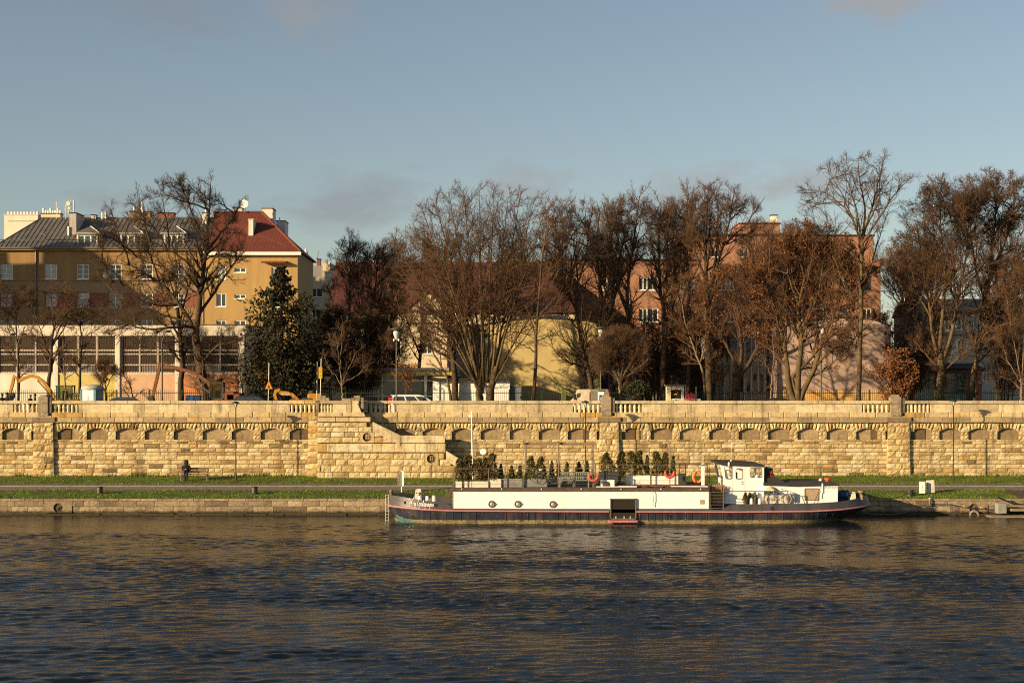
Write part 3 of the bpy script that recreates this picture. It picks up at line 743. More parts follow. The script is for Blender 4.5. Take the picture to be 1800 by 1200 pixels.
# ================================================================== BARGE
YN, YC, YF = 93.4, 95.9, 98.4
def Xb(p): return X(p, YN)
def Zb(p): return Z(p, YN)
XB, XS = -7.78, 22.2
boat = world_thing('barge', 'long dark moored river barge with white deckhouse, pink strake and wheelhouse', 'boat', at=(7, YC, 0))
def half(x, xb=XB, xs=XS, full=2.5):
    a = min(1, max(0, (x - xb) / 3.9)); c = min(1, max(0, (xs - x) / 5.6))
    return full * (1 - (1 - a) ** 2.4) ** (1 / 2.0) * (1 - (1 - c) ** 2.5) ** (1 / 2.0)
def knots(px_list):
    pts = []
    for p, y in px_list:
        d = YN
        for _ in range(4): d = YC - half(X(p, d))
        pts.append((X(p, d), Z(y, d)))
    pts.sort(); return pts
def interp(pts, x):
    if x <= pts[0][0]: return pts[0][1]
    for (a, b), (c, d) in zip(pts, pts[1:]):
        if x <= c: return b + (d - b) * (x - a) / (c - a)
    return pts[-1][1]
k_str = knots([(677, 886), (700, 890.5), (745, 895), (795, 897.3), (1070, 899), (1300, 899.5), (1430, 898), (1475, 895.5), (1500, 892.5), (1528, 885.5)])
k_top = knots([(681, 868), (700, 871.5), (745, 879), (780, 882.5), (788, 886), (794, 893), (1268, 895.5), (1274, 892), (1284, 886.5), (1300, 885.5), (1390, 885), (1440, 883.5), (1472, 881.5), (1500, 877.5), (1518, 872), (1524, 870)])
rows = [(-.7, -6.9, 18.6, .93), (-.05, -7.25, 20.3, .96), (.22, -7.4, 20.9, .975), (.45, -7.55, 21.5, .985), ('s', XB, XS + .12, 1.0), ('s2', XB - .02, XS + .1, 1.0), ('m', XB, XS, 1.0), ('t', XB, XS - .12, 1.0)]
NU = 180
def hull_pts(side):
    G = []
    for z, xb, xs, fw in rows:
        line = []
        for i in range(NU + 1):
            u = i / NU; u = .5 - .5 * math.cos(math.pi * u) if True else u
            x = xb + (xs - xb) * u; zz = z; sz, tz = interp(k_str, x), interp(k_top, x)
            tz = max(tz, sz + .03)
            if z == 's': zz = sz - .05
            elif z == 's2': zz = sz + .05
            elif z == 'm': zz = sz + .05 + (tz - sz - .05) * .5
            elif z == 't': zz = tz
            line.append((x, YC - side * half(x, xb, xs) * fw, zz))
        G.append(line)
    return G
hb_ = MB(); bw = MB()
teal_line = [(-7.6, .62), (-6.6, .28), (-5.2, -.02), (-4, -.3)]
for side in (1, -1):
    G = hull_pts(side)
    for r in range(len(rows) - 1):
        for i in range(NU):
            q = [G[r][i], G[r][i + 1], G[r + 1][i + 1], G[r + 1][i]]
            if side < 0: q.reverse()
            cx = sum(p[0] for p in q) / 4; cz = sum(p[2] for p in q) / 4
            if r < 4:
                mi = 0
                if r == 1: mi = 2
                hb_.add(q, [(0, 1, 2, 3)], mi, .5, True)
            else: bw.add(q, [(0, 1, 2, 3)], 0, .5, True)
bw.build('bulwark', 'bulwark', boat)
def hull_y(x, z):     # near-side surface at (x,z) below the strake
    pr = None
    for (z0, xb0, xs0, f0), (z1, xb1, xs1, f1) in zip(rows[:4], [*rows[1:4], (interp(k_str, x) - .05, XB, XS + .12, 1.0)]):
        if z0 <= z <= z1 or z1 >= interp(k_str, x) - .06:
            u = min(1, max(0, (z - z0) / (z1 - z0)))
            y0 = half(x, xb0, xs0) * f0; y1 = half(x, xb1, xs1) * f1
            return YC - (y0 + (y1 - y0) * u)
    return YC - half(x)
for k in range(58):                                  # plate seams / frames showing through
    x = -5.4 + k * .455 + rnd.uniform(-.04, .04)
    if x > 20 or Xb(1068) < x < Xb(1122): continue
    z0, z1 = .18, interp(k_str, x) - .09
    pts = [(x, hull_y(x, z0 + (z1 - z0) * j / 3) - .008, z0 + (z1 - z0) * j / 3) for j in range(4)]
    hb_.tube(pts, .018, 4)
hb_.build('hull', ['hull', 'teal', 'scum'], boat)
def hull_patch(name, m, fz0, fz1, x0, x1, n=50, kz=4, off=.012):
    mb = MB(); vs = []
    for i in range(n + 1):
        x = x0 + (x1 - x0) * i / n; a, b = fz0(x), max(fz0(x) + .001, fz1(x))
        for k in range(kz + 1):
            z = a + (b - a) * k / kz; vs.append((x, hull_y(x, z) - off, z))
    s = kz + 1
    mb.add(vs, [(i * s + k, (i + 1) * s + k, (i + 1) * s + k + 1, i * s + k + 1) for i in range(n) for k in range(kz)], 0, .5, True)
    return mb.build(name, m, boat)
hull_patch('bow_paint_patch', 'teal', lambda x: -.03, lambda x: .02 + .46 * max(0, 1 - (x + 7.22) / 1.7) ** 1.3 + .015 * math.sin(x * 23), -7.18, -4.6)
hull_patch('stern_paint_patch', 'teal', lambda x: .14 + .04 * math.sin(x * 9) + .02 * (x - 19), lambda x: .20 + .08 * max(0, (x - 19.2)) + .06 * abs(math.sin(x * 6.1)), 18.4, 20.3, 30, 2)
mb = MB()                                             # rubbing strake, both sides as one belt, broken at the side hatch
for side in (1, -1):
    for x0, x1 in ((XB - .06, Xb(1070.5)), (Xb(1118.5), XS + .15)) if side > 0 else ((XB - .06, XS + .15),):
        pts = []
        for i in range(80):
            u = i / 79; x = x0 + (x1 - x0) * u
            if side > 0 and x0 < -7 : x = x0 + (x1 - x0) * u ** 1.6
            if side > 0 and x1 > 22: x = x1 - (x1 - x0) * (1 - u) ** 1.6
            xx = min(max(x, XB), XS + .1)
            pts.append((x, YC - side * (half(xx, XB, XS + .12) + .04), interp(k_str, x)))
        mb.tube(pts, .058, 6)
mb.build('rubbing_strake', 'pink', boat)
mb = MB()                                             # decks
for x0, x1, dz in ((XB + .1, Xb(795), -.28), (Xb(1247), XS - .2, -.42)):
    n = 24; vs = []
    for i in range(n + 1):
        x = x0 + (x1 - x0) * i / n; h = max(.02, half(x) - .05); z = interp(k_str, x) + .08
        vs += [(x, YC - h, z), (x, YC + h, z)]
    mb.add(vs, [(2 * i, 2 * i + 2, 2 * i + 3, 2 * i + 1) for i in range(n)])
mb.build_each('deck', 'slate_box', boat)
# white deckhouse and terrace deck
ZD = Zb(857.5); ZW = Zb(863.2); ZS = Zb(894)
mb = MB(); hx0, hx1 = Xb(1072.5), Xb(1118)
mb.box(Xb(795.5), hx0, YN + .05, YF - .1, ZS, ZW); mb.box(hx1, Xb(1246.5), YN + .05, YF - .1, ZS, ZW)
mb.box(hx0, hx1, YN + .05, YF - .1, Zb(876), ZW); mb.box(hx0, hx1, YN + .6, YF - .1, ZS, Zb(876))
mb.build('deckhouse_wall', 'boat_white', boat)
mb = MB(); mb.bbox(Xb(794.5), Xb(1247.5), YN - .02, YF, ZW + .003, ZD, .02); 
mb.prism([(Xb(792), ZW + .12), (Xb(794.5), ZW + .05), (Xb(783), Zb(881)), (Xb(779), Zb(880.5))], YN + .3, YN + .42)
mb.prism([(Xb(792), ZW + .12), (Xb(794.5), ZW + .05), (Xb(783), Zb(881)), (Xb(779), Zb(880.5))], YF - .5, YF - .38)
mb.build('terrace_deck', 'deck', boat)
mb = MB()
for px in range(812, 1240, 70): mb.lathe([(.035, 0), (.045, -.02), (.03, -.05), (.01, -.055)], (Xb(px), YN - .02, ZD - .06), 8, 0, 'y')
mb.build_each('deck_lamp', 'white', boat)
mb = MB(); mb.box(Xb(795), Xb(796.4), YN + .035, YN + .06, ZS, ZW); mb.box(Xb(1245.8), Xb(1247), YN + .035, YN + .06, ZS, ZW); mb.build_each('corner_trim', 'wood', boat)
for px, py in ((864, 885.5), (910, 885.5), (971.5, 886)):
    c = (Xb(px), YN + .04, Zb(py)); mb = MB()
    mb.lathe([(.215, .02), (.215, -.03), (.19, -.06), (.135, -.06), (.125, -.01)], c, 20, 0, 'y')
    mb.box(c[0] + .19, c[0] + .26, c[1] - .05, c[1] + .0, c[2] - .04, c[2] + .04)
    o = mb.build('porthole', 'steel', boat)
    mb = MB(); mb.lathe([(.13, 0), (.13, -.015), (.06, -.05), (.01, -.055)], (c[0], c[1] - .005, c[2]), 16, 0, 'y'); mb.build('pane', 'lamp_glass', o)
# side hatch
mb = MB(); z0, z1 = Zb(911.5), Zb(876)
for a, b, c, d in ((1072.5, 1074.3, 876, 912), (1116.4, 1118.4, 876, 912), (1072.5, 1118.4, 875.6, 877.2), (1072.5, 1118.4, 910.5, 912.4)): mb.box(Xb(a), Xb(b), YN - .06, YN + .15, Zb(d), Zb(c))
o = mb.build('side_hatch', 'steel', boat)
mb = MB(); mb.box(Xb(1074), Xb(1117), YN + .0, YN + .02, Zb(911), Zb(876.8)); mb.build('screen', 'void', o)
mb = MB()
for px in (1082.5, 1097, 1108): mb.box(Xb(px - 1), Xb(px + 1), YN - .03, YN - .001, Zb(910.4), Zb(907))
mb.build_each('clamp', 'lamp_glass', o)
mb = MB(); mb.box(hx0 + .02, hx1 - .02, YN + .03, YN + .5, .3, ZS + .01); mb.build('hatch_recess', 'void', boat)
mb = MB(); mb.bbox(Xb(1068.5), Xb(1121), YN - .22, YN + .05, Zb(917), Zb(913.6), .03); mb.build('hatch_step', 'pink', boat)
mb = MB(); mb.box(Xb(1230.5), Xb(1237.5), YN + .02, YN + .05, Zb(885.5), Zb(878)); mb.build('small_window', 'curtain', boat)
mb = MB(); mb.tube([(Xb(1147), YN - .03, Zb(861)), (Xb(1147.5), YN - .08, Zb(866)), (Xb(1148.5), YN - .06, Zb(880)), (Xb(1147.5), YN - .05, Zb(884)), (Xb(1148), YN - .05, Zb(890))], .018, 5); mb.build('hanging_pipe', 'steel', boat)
# bulwark openings and lettering
def bul_y(x): return YC - half(x)
mb = MB()
for px, py in ((712.5, 883), (766, 887.5), (1357, 893)):
    d = YN
    for _ in range(4): d = YC - half(X(px, d))
    mb.lathe([(.10, -.025), (.10, .0), (.02, .01)], (X(px, d), d - .004, Z(py, d)), 14, 0, 'y')
mb.build_each('fairlead_hole', 'black', boat)
ST = {'W': (1.05, [[(-.05, .85), (.05, 1), (.16, .95), (.2, .1), (.5, .85), (.52, .1), (.85, 1.0), (1.02, 1.05)]]), '-': (.3, [[(0, .36), (.24, .4)]]),
      'y': (.42, [[(0, .45), (.06, .5), (.07, .12), (.18, .04), (.34, .5)], [(.36, .5), (.28, -.2), (.08, -.42), (-.12, -.36), (-.1, -.25)]]), ' ': (.28, []),
      'G': (.9, [[(.78, .95), (.66, 1.05), (.35, .95), (.1, .55), (.08, .2), (.3, .03), (.55, .25), (.62, .45)], [(.45, .42), (.85, .46), (.66, -.1), (.35, -.38), (.05, -.35), (-.1, -.2)]]),
      'a': (.46, [[(.36, .44), (.2, .5), (.03, .25), (.09, .03), (.26, .12), (.39, .5), (.35, .08), (.5, .08)]]), 'l': (.26, [[(0, .1), (.2, .75), (.2, 1.02), (.11, .8), (.06, .1), (.2, .06)]]),
      'p': (.44, [[(.06, .5), (.02, -.42)], [(.05, .36), (.2, .5), (.34, .3), (.22, .04), (.06, .1)]]), 'g': (.44, [[(.34, .44), (.2, .5), (.03, .25), (.12, .05), (.28, .15), (.36, .5), (.28, -.3), (.08, -.44), (-.1, -.3)]]),
      'o': (.42, [[(.2, .5), (.04, .28), (.14, .03), (.3, .15), (.3, .4), (.18, .5), (.42, .44)]]), 's': (.36, [[(.02, .1), (.25, .5), (.28, .2), (.14, .02), (.0, .1)]])}
mb = MB(); s = 'W-y Galapagos'; tot = sum(ST[c][0] for c in s); x0, x1 = X(718.5, 93.7), X(762.5, 93.42); sc = (x1 - x0) / tot; cur = 0
for ch in s:
    w, strokes = ST[ch]
    for st_ in strokes:
        pts = []
        fine = []
        for (a, b), (c, d) in zip(st_, st_[1:]):
            for j in range(3): fine.append((a + (c - a) * j / 3, b + (d - b) * j / 3))
        fine.append(st_[-1])
        for u, v in fine:
            x = x0 + (cur + u + v * .22) * sc; zb = Z(888.6, 93.5) - (x - x0) * .045
            if ch in 'WG': v *= 1.12
            pts.append((x, bul_y(x) - .012, zb + v * sc * 1.62))
        mb.tube(pts, .015, 4, caps=False)
    cur += w
mb.build('name_lettering', 'white', boat)
# bow gear
mb = MB()
zf = Z(890, 94.3)
mb.prism([(X(727, 94.6), 1.05), (X(740.5, 94.6), 1.05), (X(738, 94.6), Z(860.5, 94.6)), (X(730.5, 94.6), Z(860.5, 94.6))], 94.5, 94.62); mb.prism([(X(727, 94.6), 1.05), (X(740.5, 94.6), 1.05), (X(738, 94.6), Z(860.5, 94.6)), (X(730.5, 94.6), Z(860.5, 94.6))], 95.5, 95.62)
mb.tube([(X(734.5, 94.6), 94.4, Z(868, 94.6)), (X(734.5, 94.6), 95.8, Z(868, 94.6))], .09, 10)
mb.tube([(X(726, 94.6), 94.5, 1.05), (X(728.5, 94.6), 94.5, 1.55)], .035, 6)
o = mb.build('anchor_winch', 'white_dirty', boat)
mb = MB()
for px in (732, 737): mb.lathe([(.05, 0), (.05, -.03)], (X(px, 94.5), 94.49, Z(866, 94.5)), 8, 0, 'y')
mb.build_each('bolt', 'steel_dark', o)
mb = MB(); mb.tube([(X(747, 94.8), 94.9, 1.5), (X(766, 94.8), 94.9, 1.5)], .07, 8); mb.lathe([(.16, 0), (.2, .02), (.2, .22), (.16, .24)], (X(760, 94.8), 94.9, 1.48), 12, 0, 'x'); mb.lathe([(.13, 0), (.16, .1), (.13, .2)], (X(747, 94.8), 94.9, 1.5), 12, 0, 'x'); mb.box(X(745, 94.8), X(765, 94.8), 94.8, 95.0, 1.05, 1.45); mb.build('windlass', 'rope', boat)
mb = MB(); bol = [(738, 94.0), (751, 93.95), (763, 93.85), (687.5, 95.6)]
for px, d in bol[:3]: mb.lathe([(.10, 0), (.10, .5), (.08, .53), (.02, .54)], (X(px, d), d, Z(890, d) + .12), 12)
mb.build_each('bitt', 'white', boat)
mb = MB(); d = 95.3; mb.lathe([(.13, 0), (.13, .34), (.15, .36), (.15, .44), (.08, .46)], (X(688, d), d, Z(870, d) - .12), 12); mb.build('stem_post', 'steel', boat)
mb = MB()                                             # bow ladder
d = 95.2
for px in (678.5, 683.5): mb.tube([(X(px, d), d - .15, Z(868, d)), (X(px - .5, d), d - .15, Z(917, d))], .02, 5)
for k in range(9): mb.tube([(X(678.2, d), d - .15, Z(870 + k * 5.5, d)), (X(683.4, d), d - .15, Z(870 + k * 5.5, d))], .02, 5)
mb.build('bow_ladder', 'galv', boat)
# terrace railing (front) and rear railing
def railing(name, xs_, y, zb, zt, mids, m='steel', r=.022):
    mb = MB(); mb.tube([(xs_[0], y, zt), (xs_[-1], y, zt)], r * 1.15, 6)
    for f in mids: mb.tube([(xs_[0], y, zb + (zt - zb) * f), (xs_[-1], y, zb + (zt - zb) * f)], .006, 4)
    o = mb.build(name, m, boat)
    mb = MB()
    for x in xs_: mb.box(x - .028, x + .028, y - .02, y + .02, zb, zt)
    mb.build_each('rail_post', m, o)
    return o
railing('railing', [Xb(p) for p in (797.5, 858.5, 919.5, 981.5, 1043.5)], YN + .15, ZD, Zb(823.6), (.2, .42, .64, .82))
railing('railing', [X(p, YF) for p in (800, 819, 850, 888, 950, 1011, 1046)], YF - .15, ZD, Z(819.5, YF), (.3, .6))
yr = 94.2; zr = Z(852.5, yr)
railing('railing', [X(p, yr) for p in (1046, 1110.5, 1144.5, 1177.5, 1194)], yr, zr, Z(816.6, yr), (.25, .5, .75))
railing('railing', [X(p, YF) for p in (1046, 1080, 1205, 1246)], YF - .15, ZD, Z(813.5, YF), (.3, .6))
mb = MB(); mb.bbox(X(1088, yr), X(1247, yr), yr - .25, YF - .05, ZD + .002, zr, .02); mb.build('raised_deck', 'deck', boat)
mb = MB(); mb.tube([(X(1177.5, yr), yr, zr), (X(1177.5, yr), yr, Z(784, yr))], .03, 6); mb.tube([(X(1173, 97.5), 97.5, zr), (X(1173, 97.5), 97.5, Z(781, 97.5))], .03, 6)
mb.build_each('signal_post', 'steel', boat)
mb = MB()                                             # gate frame at the aft end of the terrace
for px in (1194, 1205, 1243): mb.box(X(px - .8, yr), X(px + .8, yr), yr - .03, yr + .03, zr, Z(816, yr))
mb.box(X(1193, yr), X(1244, yr), yr - .03, yr + .03, Z(817, yr), Z(815.4, yr)); mb.build('gate_frame', 'steel_dark', boat)
mb = MB(); mb.bbox(X(1234, yr), X(1239.5, yr), yr + .05, yr + .35, zr, Z(814, yr), .03); mb.bbox(X(1233.5, yr), X(1240, yr), yr + .03, yr + .37, Z(826, yr), Z(822, yr), .02); mb.build('fuse_cabinet', 'white', boat)
mb = MB(); mb.box(Xb(1088), Xb(1120), YN + .3, YN + .5, ZD, ZD + .12); mb.tube([(Xb(1045), YN + .25, ZD + .06), (Xb(1120), YN + .25, ZD + .06)], .045, 6); mb.tube([(Xb(1180), YN + .3, ZD + .09), (Xb(1245), YN + .3, ZD + .07)], .05, 6); mb.build_each('deck_pipe', 'white_dirty', boat)
mb = MB(); mb.tube([(Xb(1120 + k * 7), YN + .4 + .1 * math.sin(k * 2.1), ZD + .10 + .03 * math.sin(k)) for k in range(10)], .03, 5); mb.build('hose', 'brick_pink', boat)
# air conditioner
mb = MB(); a, b = Xb(1057), Xb(1081); y0 = YN + .28
mb.bbox(a, b, y0, y0 + .35, ZD + .05, Zb(843.6), .02); mb.box(a + .05, a + .12, y0, y0 + .3, ZD, ZD + .06); mb.box(b - .12, b - .05, y0, y0 + .3, ZD, ZD + .06)
o = mb.build('air_conditioner', 'white', boat)
mb = MB(); c = (Xb(1065.8), y0 - .01, Zb(852)); mb.lathe([(.225, .01), (.225, -.02), (.2, -.025), (.06, -.03), (.01, -.04)], c, 20, 0, 'y'); mb.build('fan_grille', 'slate_box', o)
# companion gap aft of the deckhouse, rails
mb = MB()
for px, d in ((1248.5, YN + .1), (1271.5, YN + .1)): mb.box(X(px - .8, d), X(px + .8, d), d - .02, d + .02, .85, Zb(862))
for py in (865, 870.5, 876, 881.5, 887, 893): mb.box(X(1248, YN + .1), X(1272, YN + .1), YN + .085, YN + .115, Zb(py) - .012, Zb(py) + .012)
mb.build('gangway_rail', 'steel', boat)
mb = MB(); mb.tube([(X(1246, 97.8), 97.8, Z(834, 97.8)), (X(1263, 97.8), 97.8, Z(834, 97.8)), (X(1263, 97.8), 97.8, Z(862, 97.8))], .025, 6); mb.build('gangway_hoop', 'steel_dark', boat)
# wheelhouse: near wall y=94.6
WH = 94.55
def Xh(p): return X(p, WH)
def Zh(p): return Z(p, WH)
e10 = lambda px, py: (Xh(1240 + px / 11.25), Zh(800 + py / 11.25))
out = [e10(*p) for p in ((375, 960), (1155, 960), (1158, 235), (290, 185), (330, 330), (365, 470))]
wins = [rrect([e10(*p) for p in q], r) for q, r in ((((370, 215), (525, 215), (525, 468), (400, 468)), .13), (((600, 258), (735, 258), (735, 470), (600, 470)), .13), (((880, 248), (1113, 248), (1113, 435), (880, 435)), .10))]
YHF = 97.6
mb = MB(); holed_wall(mb, out, wins, WH, .06); holed_wall(mb, out, wins, YHF, .06)
def sidewall(x_pairs, gl=True):
    (xa, za), (xb, zb) = x_pairs
    mb.add([(xa, WH + .06, za), (xa, YHF, za), (xb, YHF, zb), (xb, WH + .06, zb)], [(0, 1, 2, 3)])
sidewall((out[0], out[5])); sidewall((out[1], (out[1][0], Zh(836))))
for (a, b) in ((WH + .06, WH + .25), (96.0, 96.15), (YHF - .2, YHF)):
    mb.add([(out[5][0], a, out[5][1]), (out[5][0], b, out[5][1]), (out[3][0], b, out[3][1]), (out[3][0], a, out[3][1])], [(0, 1, 2, 3)]); mb.add([(out[1][0], a, Zh(836)), (out[1][0], b, Zh(836)), (out[2][0], b, out[2][1]), (out[2][0], a, out[2][1])], [(0, 1, 2, 3)])
mb.box(out[0][0] + .05, out[1][0] - .05, WH + .1, YHF - .1, Zh(846), Zh(845))
wh = mb.build('wheelhouse', 'boat_white', boat)
mb = MB(); rp = [e10(*p) for p in ((228, 135), (250, 122), (1080, 162), (1160, 190), (1160, 228), (300, 190), (240, 165))]
mb.prism(list(reversed(rp)), WH - .12, YHF + .2); mb.build('wheelhouse_roof', 'roof_black', boat)
for w in wins:
    mb = MB(); mb.tube([(x, WH - .005, z) for x, z in w], .018, 5, closed=True); mb.build('wheelhouse_window', 'steel', boat)
mb = MB(); a, b = e10(775, 215), e10(775, 960); mb.box(a[0] - .012, a[0] + .012, WH - .012, WH - .001, b[1], a[1] - .03); a2 = e10(535, 200); mb.box(a2[0] - .006, a2[0] + .006, WH - .008, WH - .001, b[1], a2[1] - .03)
o = mb.build('wheelhouse_door', 'white_dirty', boat)
mb = MB(); h = e10(735, 530); mb.tube([(h[0] - .1, WH - .04, h[1]), (h[0] + .05, WH - .04, h[1])], .015, 5); mb.lathe([(.03, 0), (.03, -.02)], (h[0], WH - .005, h[1] - .1), 8, 0, 'y'); mb.build('handle', 'steel_dark', o)
mb = MB(); c = e10(460, 175); mb.lathe([(.07, 0), (.07, .2), (.03, .24)], (c[0], WH - .1, c[1] - .1), 8); a = e10(575, 140); mb.tube([(a[0], 96, a[1]), (a[0] + .02, 96, a[1] + 1.25)], .012, 4); mb.lathe([(.05, 0), (.05, .1)], (a[0], 96, a[1] - .02), 8); mb.build('wheelhouse_lamp', 'white', boat)
mb = MB(); d = 95.4; mb.box(Xh(1293), Xh(1300), d, d + .7, Zh(845), Zh(831)); mb.ring((Xh(1283), d + .2, Zh(836)), .3, .025, 16, 5); mb.tube([(Xh(1319), WH + .3, Zh(845)), (Xh(1331), WH + .5, Zh(834))], .04, 5); mb.build('wheelhouse_helm', 'wood', boat)
# aft cabin
CY = 94.35
def Xc(p): return X(p, CY)
def Zc(p): return Z(p, CY)
mb = MB(); zb0 = .9
mb.prism([(Xc(1343), zb0), (Xc(1472.5), zb0), (Xc(1472.5), Zc(852.5)), (Xc(1400), Zc(854.5)), (Xc(1379), Zc(853.5)), (Xc(1343), Zc(852.5))], CY, 97.4); mb.build('aft_cabin', 'boat_white', boat)
mb = MB(); ro = [(Xc(1342.5), Zc(853)), (Xc(1379), Zc(854)), (Xc(1400), Zc(855)), (Xc(1473.5), Zc(853)), (Xc(1473), Zc(850)), (Xc(1466), Zc(846.5)), (Xc(1400), Zc(846.2)), (Xc(1382), Zc(848.5)), (Xc(1342.5), Zc(847.5))]
mb.prism(ro, CY - .05, 97.5)
mb.prism([(Xc(1343.5), Zc(848)), (Xc(1381), Zc(848.5)), (Xc(1380), Zc(846)), (Xc(1366), Zc(839.5)), (Xc(1343.5), Zc(839.5))], CY + .35, 97.0)
mb.build('cabin_roof', 'roof_black', boat)
mb = MB(); c = (Xc(1354.5), 95.1, Zc(840.5)); mb.prism([(Xc(1345.5), Zc(840.5)), (Xc(1362.5), Zc(840.5)), (Xc(1361), Zc(823.5)), (Xc(1346), Zc(823))], 94.85, 95.7); mb.tube([(Xc(1351), 95.1, Zc(823)), (Xc(1351), 95.1, Zc(820.5))], .06, 8)
fu = mb.build('funnel', 'roof_black', boat)
mb = MB(); zx = lambda a, b: (Xc(1240 + a / 11.25), 94.83, Zc(800 + b / 11.25)); mb.tube([zx(1278, 335), zx(1352, 333)], .02, 4); mb.tube([zx(1350, 335), zx(1300, 395), zx(1330, 395), zx(1285, 432)], .02, 4); mb.tube([zx(1280, 430), zx(1355, 428)], .02, 4); mb.build('letter_mark', 'red_paint', fu)
mb = MB(); mb.lathe([(.05, 0), (.05, .14), (.02, .16)], (Xc(1354), 94.95, Zc(823.4)), 8); mb.build('funnel_cap', 'white', fu)
w = rrect([(Xc(1414.6), Zc(878.8)), (Xc(1439), Zc(878.8)), (Xc(1439), Zc(858.2)), (Xc(1414.6), Zc(858.2))], .07)
mb = MB(); mb.tube([(x, CY - .01, z) for x, z in w], .03, 6, closed=True); o = mb.build('cabin_window', 'wood', boat)
mb = MB(); mb.add([(x, CY - .008, z) for x, z in w], [tuple(range(len(w)))]); mb.build('pane', 'curtain', o)
mb = MB(); text_on(mb, 'KR-03-0235', Xc(1447.5), Xc(1472), Zc(857.8), Zc(854.8), CY - .004); mb.build('registration_number', 'black', boat)
mb = MB(); mb.box(Xc(1444), Xc(1446.5), CY - .06, CY - .005, Zc(866.5), Zc(849)); mb.box(Xc(1441), Xc(1444.5), CY - .05, CY - .006, Zc(875.5), Zc(866)); mb.build('vent_pipe', 'white', boat)
mb = MB(); mb.lathe([(.1, 0), (.12, .06), (.06, .14), (.02, .16)], (Xc(1449), 95.5, Zc(846.6)), 10); mb.build('roof_vent', 'white', boat)
mb = MB(); mb.lathe([(.14, .0), (.14, .1), (.2, .12), (.2, .2), (.1, .22)], (Xc(1459.5), 95.2, Zc(847.2)), 12); mb.build('roof_light', 'red_buoy', boat)
mb = MB(); mb.tube([(Xc(1443.5), CY - .03, Zc(853)), (Xc(1430), CY - .15, Zc(884))], .015, 4); mb.tube([(Xc(1472), CY, Zc(849)), (Xc(1484), CY + .4, Zc(862))], .015, 4); mb.tube([(Xc(1387), CY - .5, Zc(866)), (Xc(1397), CY - .45, Zc(884.5))], .02, 4); mb.build_each('stay_wire', 'black', boat)
# aft side-deck railing
yr2 = YN + .12
railing('railing', [X(p, yr2) for p in (1272, 1327, 1343, 1385)], yr2, Zb(886), Zb(863), (.5,))
mb = MB(); mb.box(X(1392, 94.2), X(1396, 94.2), 94.1, 94.3, 1.3, Z(866, 94.2)); mb.build('grey_locker_post', 'grey_box', boat)
mb = MB(); mb.bbox(X(1342, 94.3), X(1385, 94.3), 94.1, 94.34, Z(884, 94.3), Z(868.5, 94.3), .02); mb.build('deck_locker', 'white_dirty', boat)
# stern gear
d = 95.0
mb = MB(); mb.lathe([(.02, 0), (.24, .03), (.26, .2), (.26, .5), (.24, .62), (.02, .65)], (X(1474, d), d, Z(868, d)), 14, 0, 'x'); mb.build('blue_barrel', 'blue_sign', boat)
mb = MB(); mb.prism([(X(1493, d), 1.1), (X(1504.5, d), 1.1), (X(1503, d), Z(867, d)), (X(1495, d), Z(867, d))], d - .15, d + .4); mb.tube([(X(1497, d), d, Z(867, d)), (X(1499, d), d, Z(865, d)), (X(1503, d), d, Z(866, d))], .05, 6); mb.build('stern_winch', 'white_dirty', boat)
mb = MB(); mb.lathe([(.12, 0), (.12, .35), (.2, .38), (.2, .48), (.1, .5)], (X(1514.5, d), d + .1, Z(876, d)), 12); mb.lathe([(.09, 0), (.09, .3)], (X(1513, d), d - .4, Z(877, d)), 10); mb.build('stern_bollard', 'wood', boat)
mb = MB(); mb.lathe([(.1, 0), (.13, .2), (.1, .22), (.1, .34)], (X(1478, d), d - .6, 1.2), 10, 0, 'x'); mb.build('stern_cleat', 'lamp_glass', boat)
fix(boat)

# ================================================================== ON THE BARGE
def leaf_cloud(name, pts, size, mats, parent, rng, two=False, midx=None):
    n = len(pts); g = rng
    a = g.normal(0, 1, (n, 3)); a /= np.linalg.norm(a, axis=1)[:, None]; b = g.normal(0, 1, (n, 3)); b -= a * (a * b).sum(1)[:, None]; b /= np.linalg.norm(b, axis=1)[:, None]
    s = (size * g.uniform(.6, 1.35, n))[:, None]
    v = np.empty((n, 4, 3)); v[:, 0] = pts - a * s; v[:, 1] = pts + b * s * .55; v[:, 2] = pts + a * s; v[:, 3] = pts - b * s * .55
    return np_obj(name, v.reshape(-1, 3), np.arange(n * 4).reshape(-1, 4), mats, parent, midx)
def cone_pts(h, r, n, g, shape=.8, z0=0):
    t = g.uniform(0, 1, n) ** .75; rad = r * np.minimum(1, (1 - t) ** shape * 1.15) * (.55 + .45 * np.minimum(1, t * 8 + .35))
    lump = 1 + .22 * np.sin(t * 19 + g.uniform(0, 6)) 
    a = g.uniform(0, 2 * np.pi, n); q = g.uniform(.55, 1, n) ** .5 * lump
    return np.stack([np.cos(a) * rad * q, np.sin(a) * rad * q, z0 + t * h], 1)
def shrub_mesh(parent, h, r, seed, green=.7, shape=.8, n=1300, z0=0, size=.05, name='foliage'):
    g = np.random.default_rng(seed); p = cone_pts(h, r, n, g, shape, z0)
    p += g.normal(0, .02 + .06 * min(1, .35 / shape) * r, (n, 3)); p[:, 0] += r * (.16 if shape < .6 else .05) * np.sin(p[:, 2] * (4 + seed % 5) + seed); k = (g.random(n) > green + .25 * np.sin(p[:, 2] * 7 + seed)).astype(int)
    o = leaf_cloud(name, p, size, ['thuja', 'thuja_brown'], parent, g, midx=k)
    mb = MB(); mb.tube([(0, 0, z0 - .05), (.02, 0, z0 + h * .5), (0, .01, z0 + h * .93)], [.025, .02, .006], 5); mb.build('stem', 'bark', o if name == 'shrub' else parent)
    return o
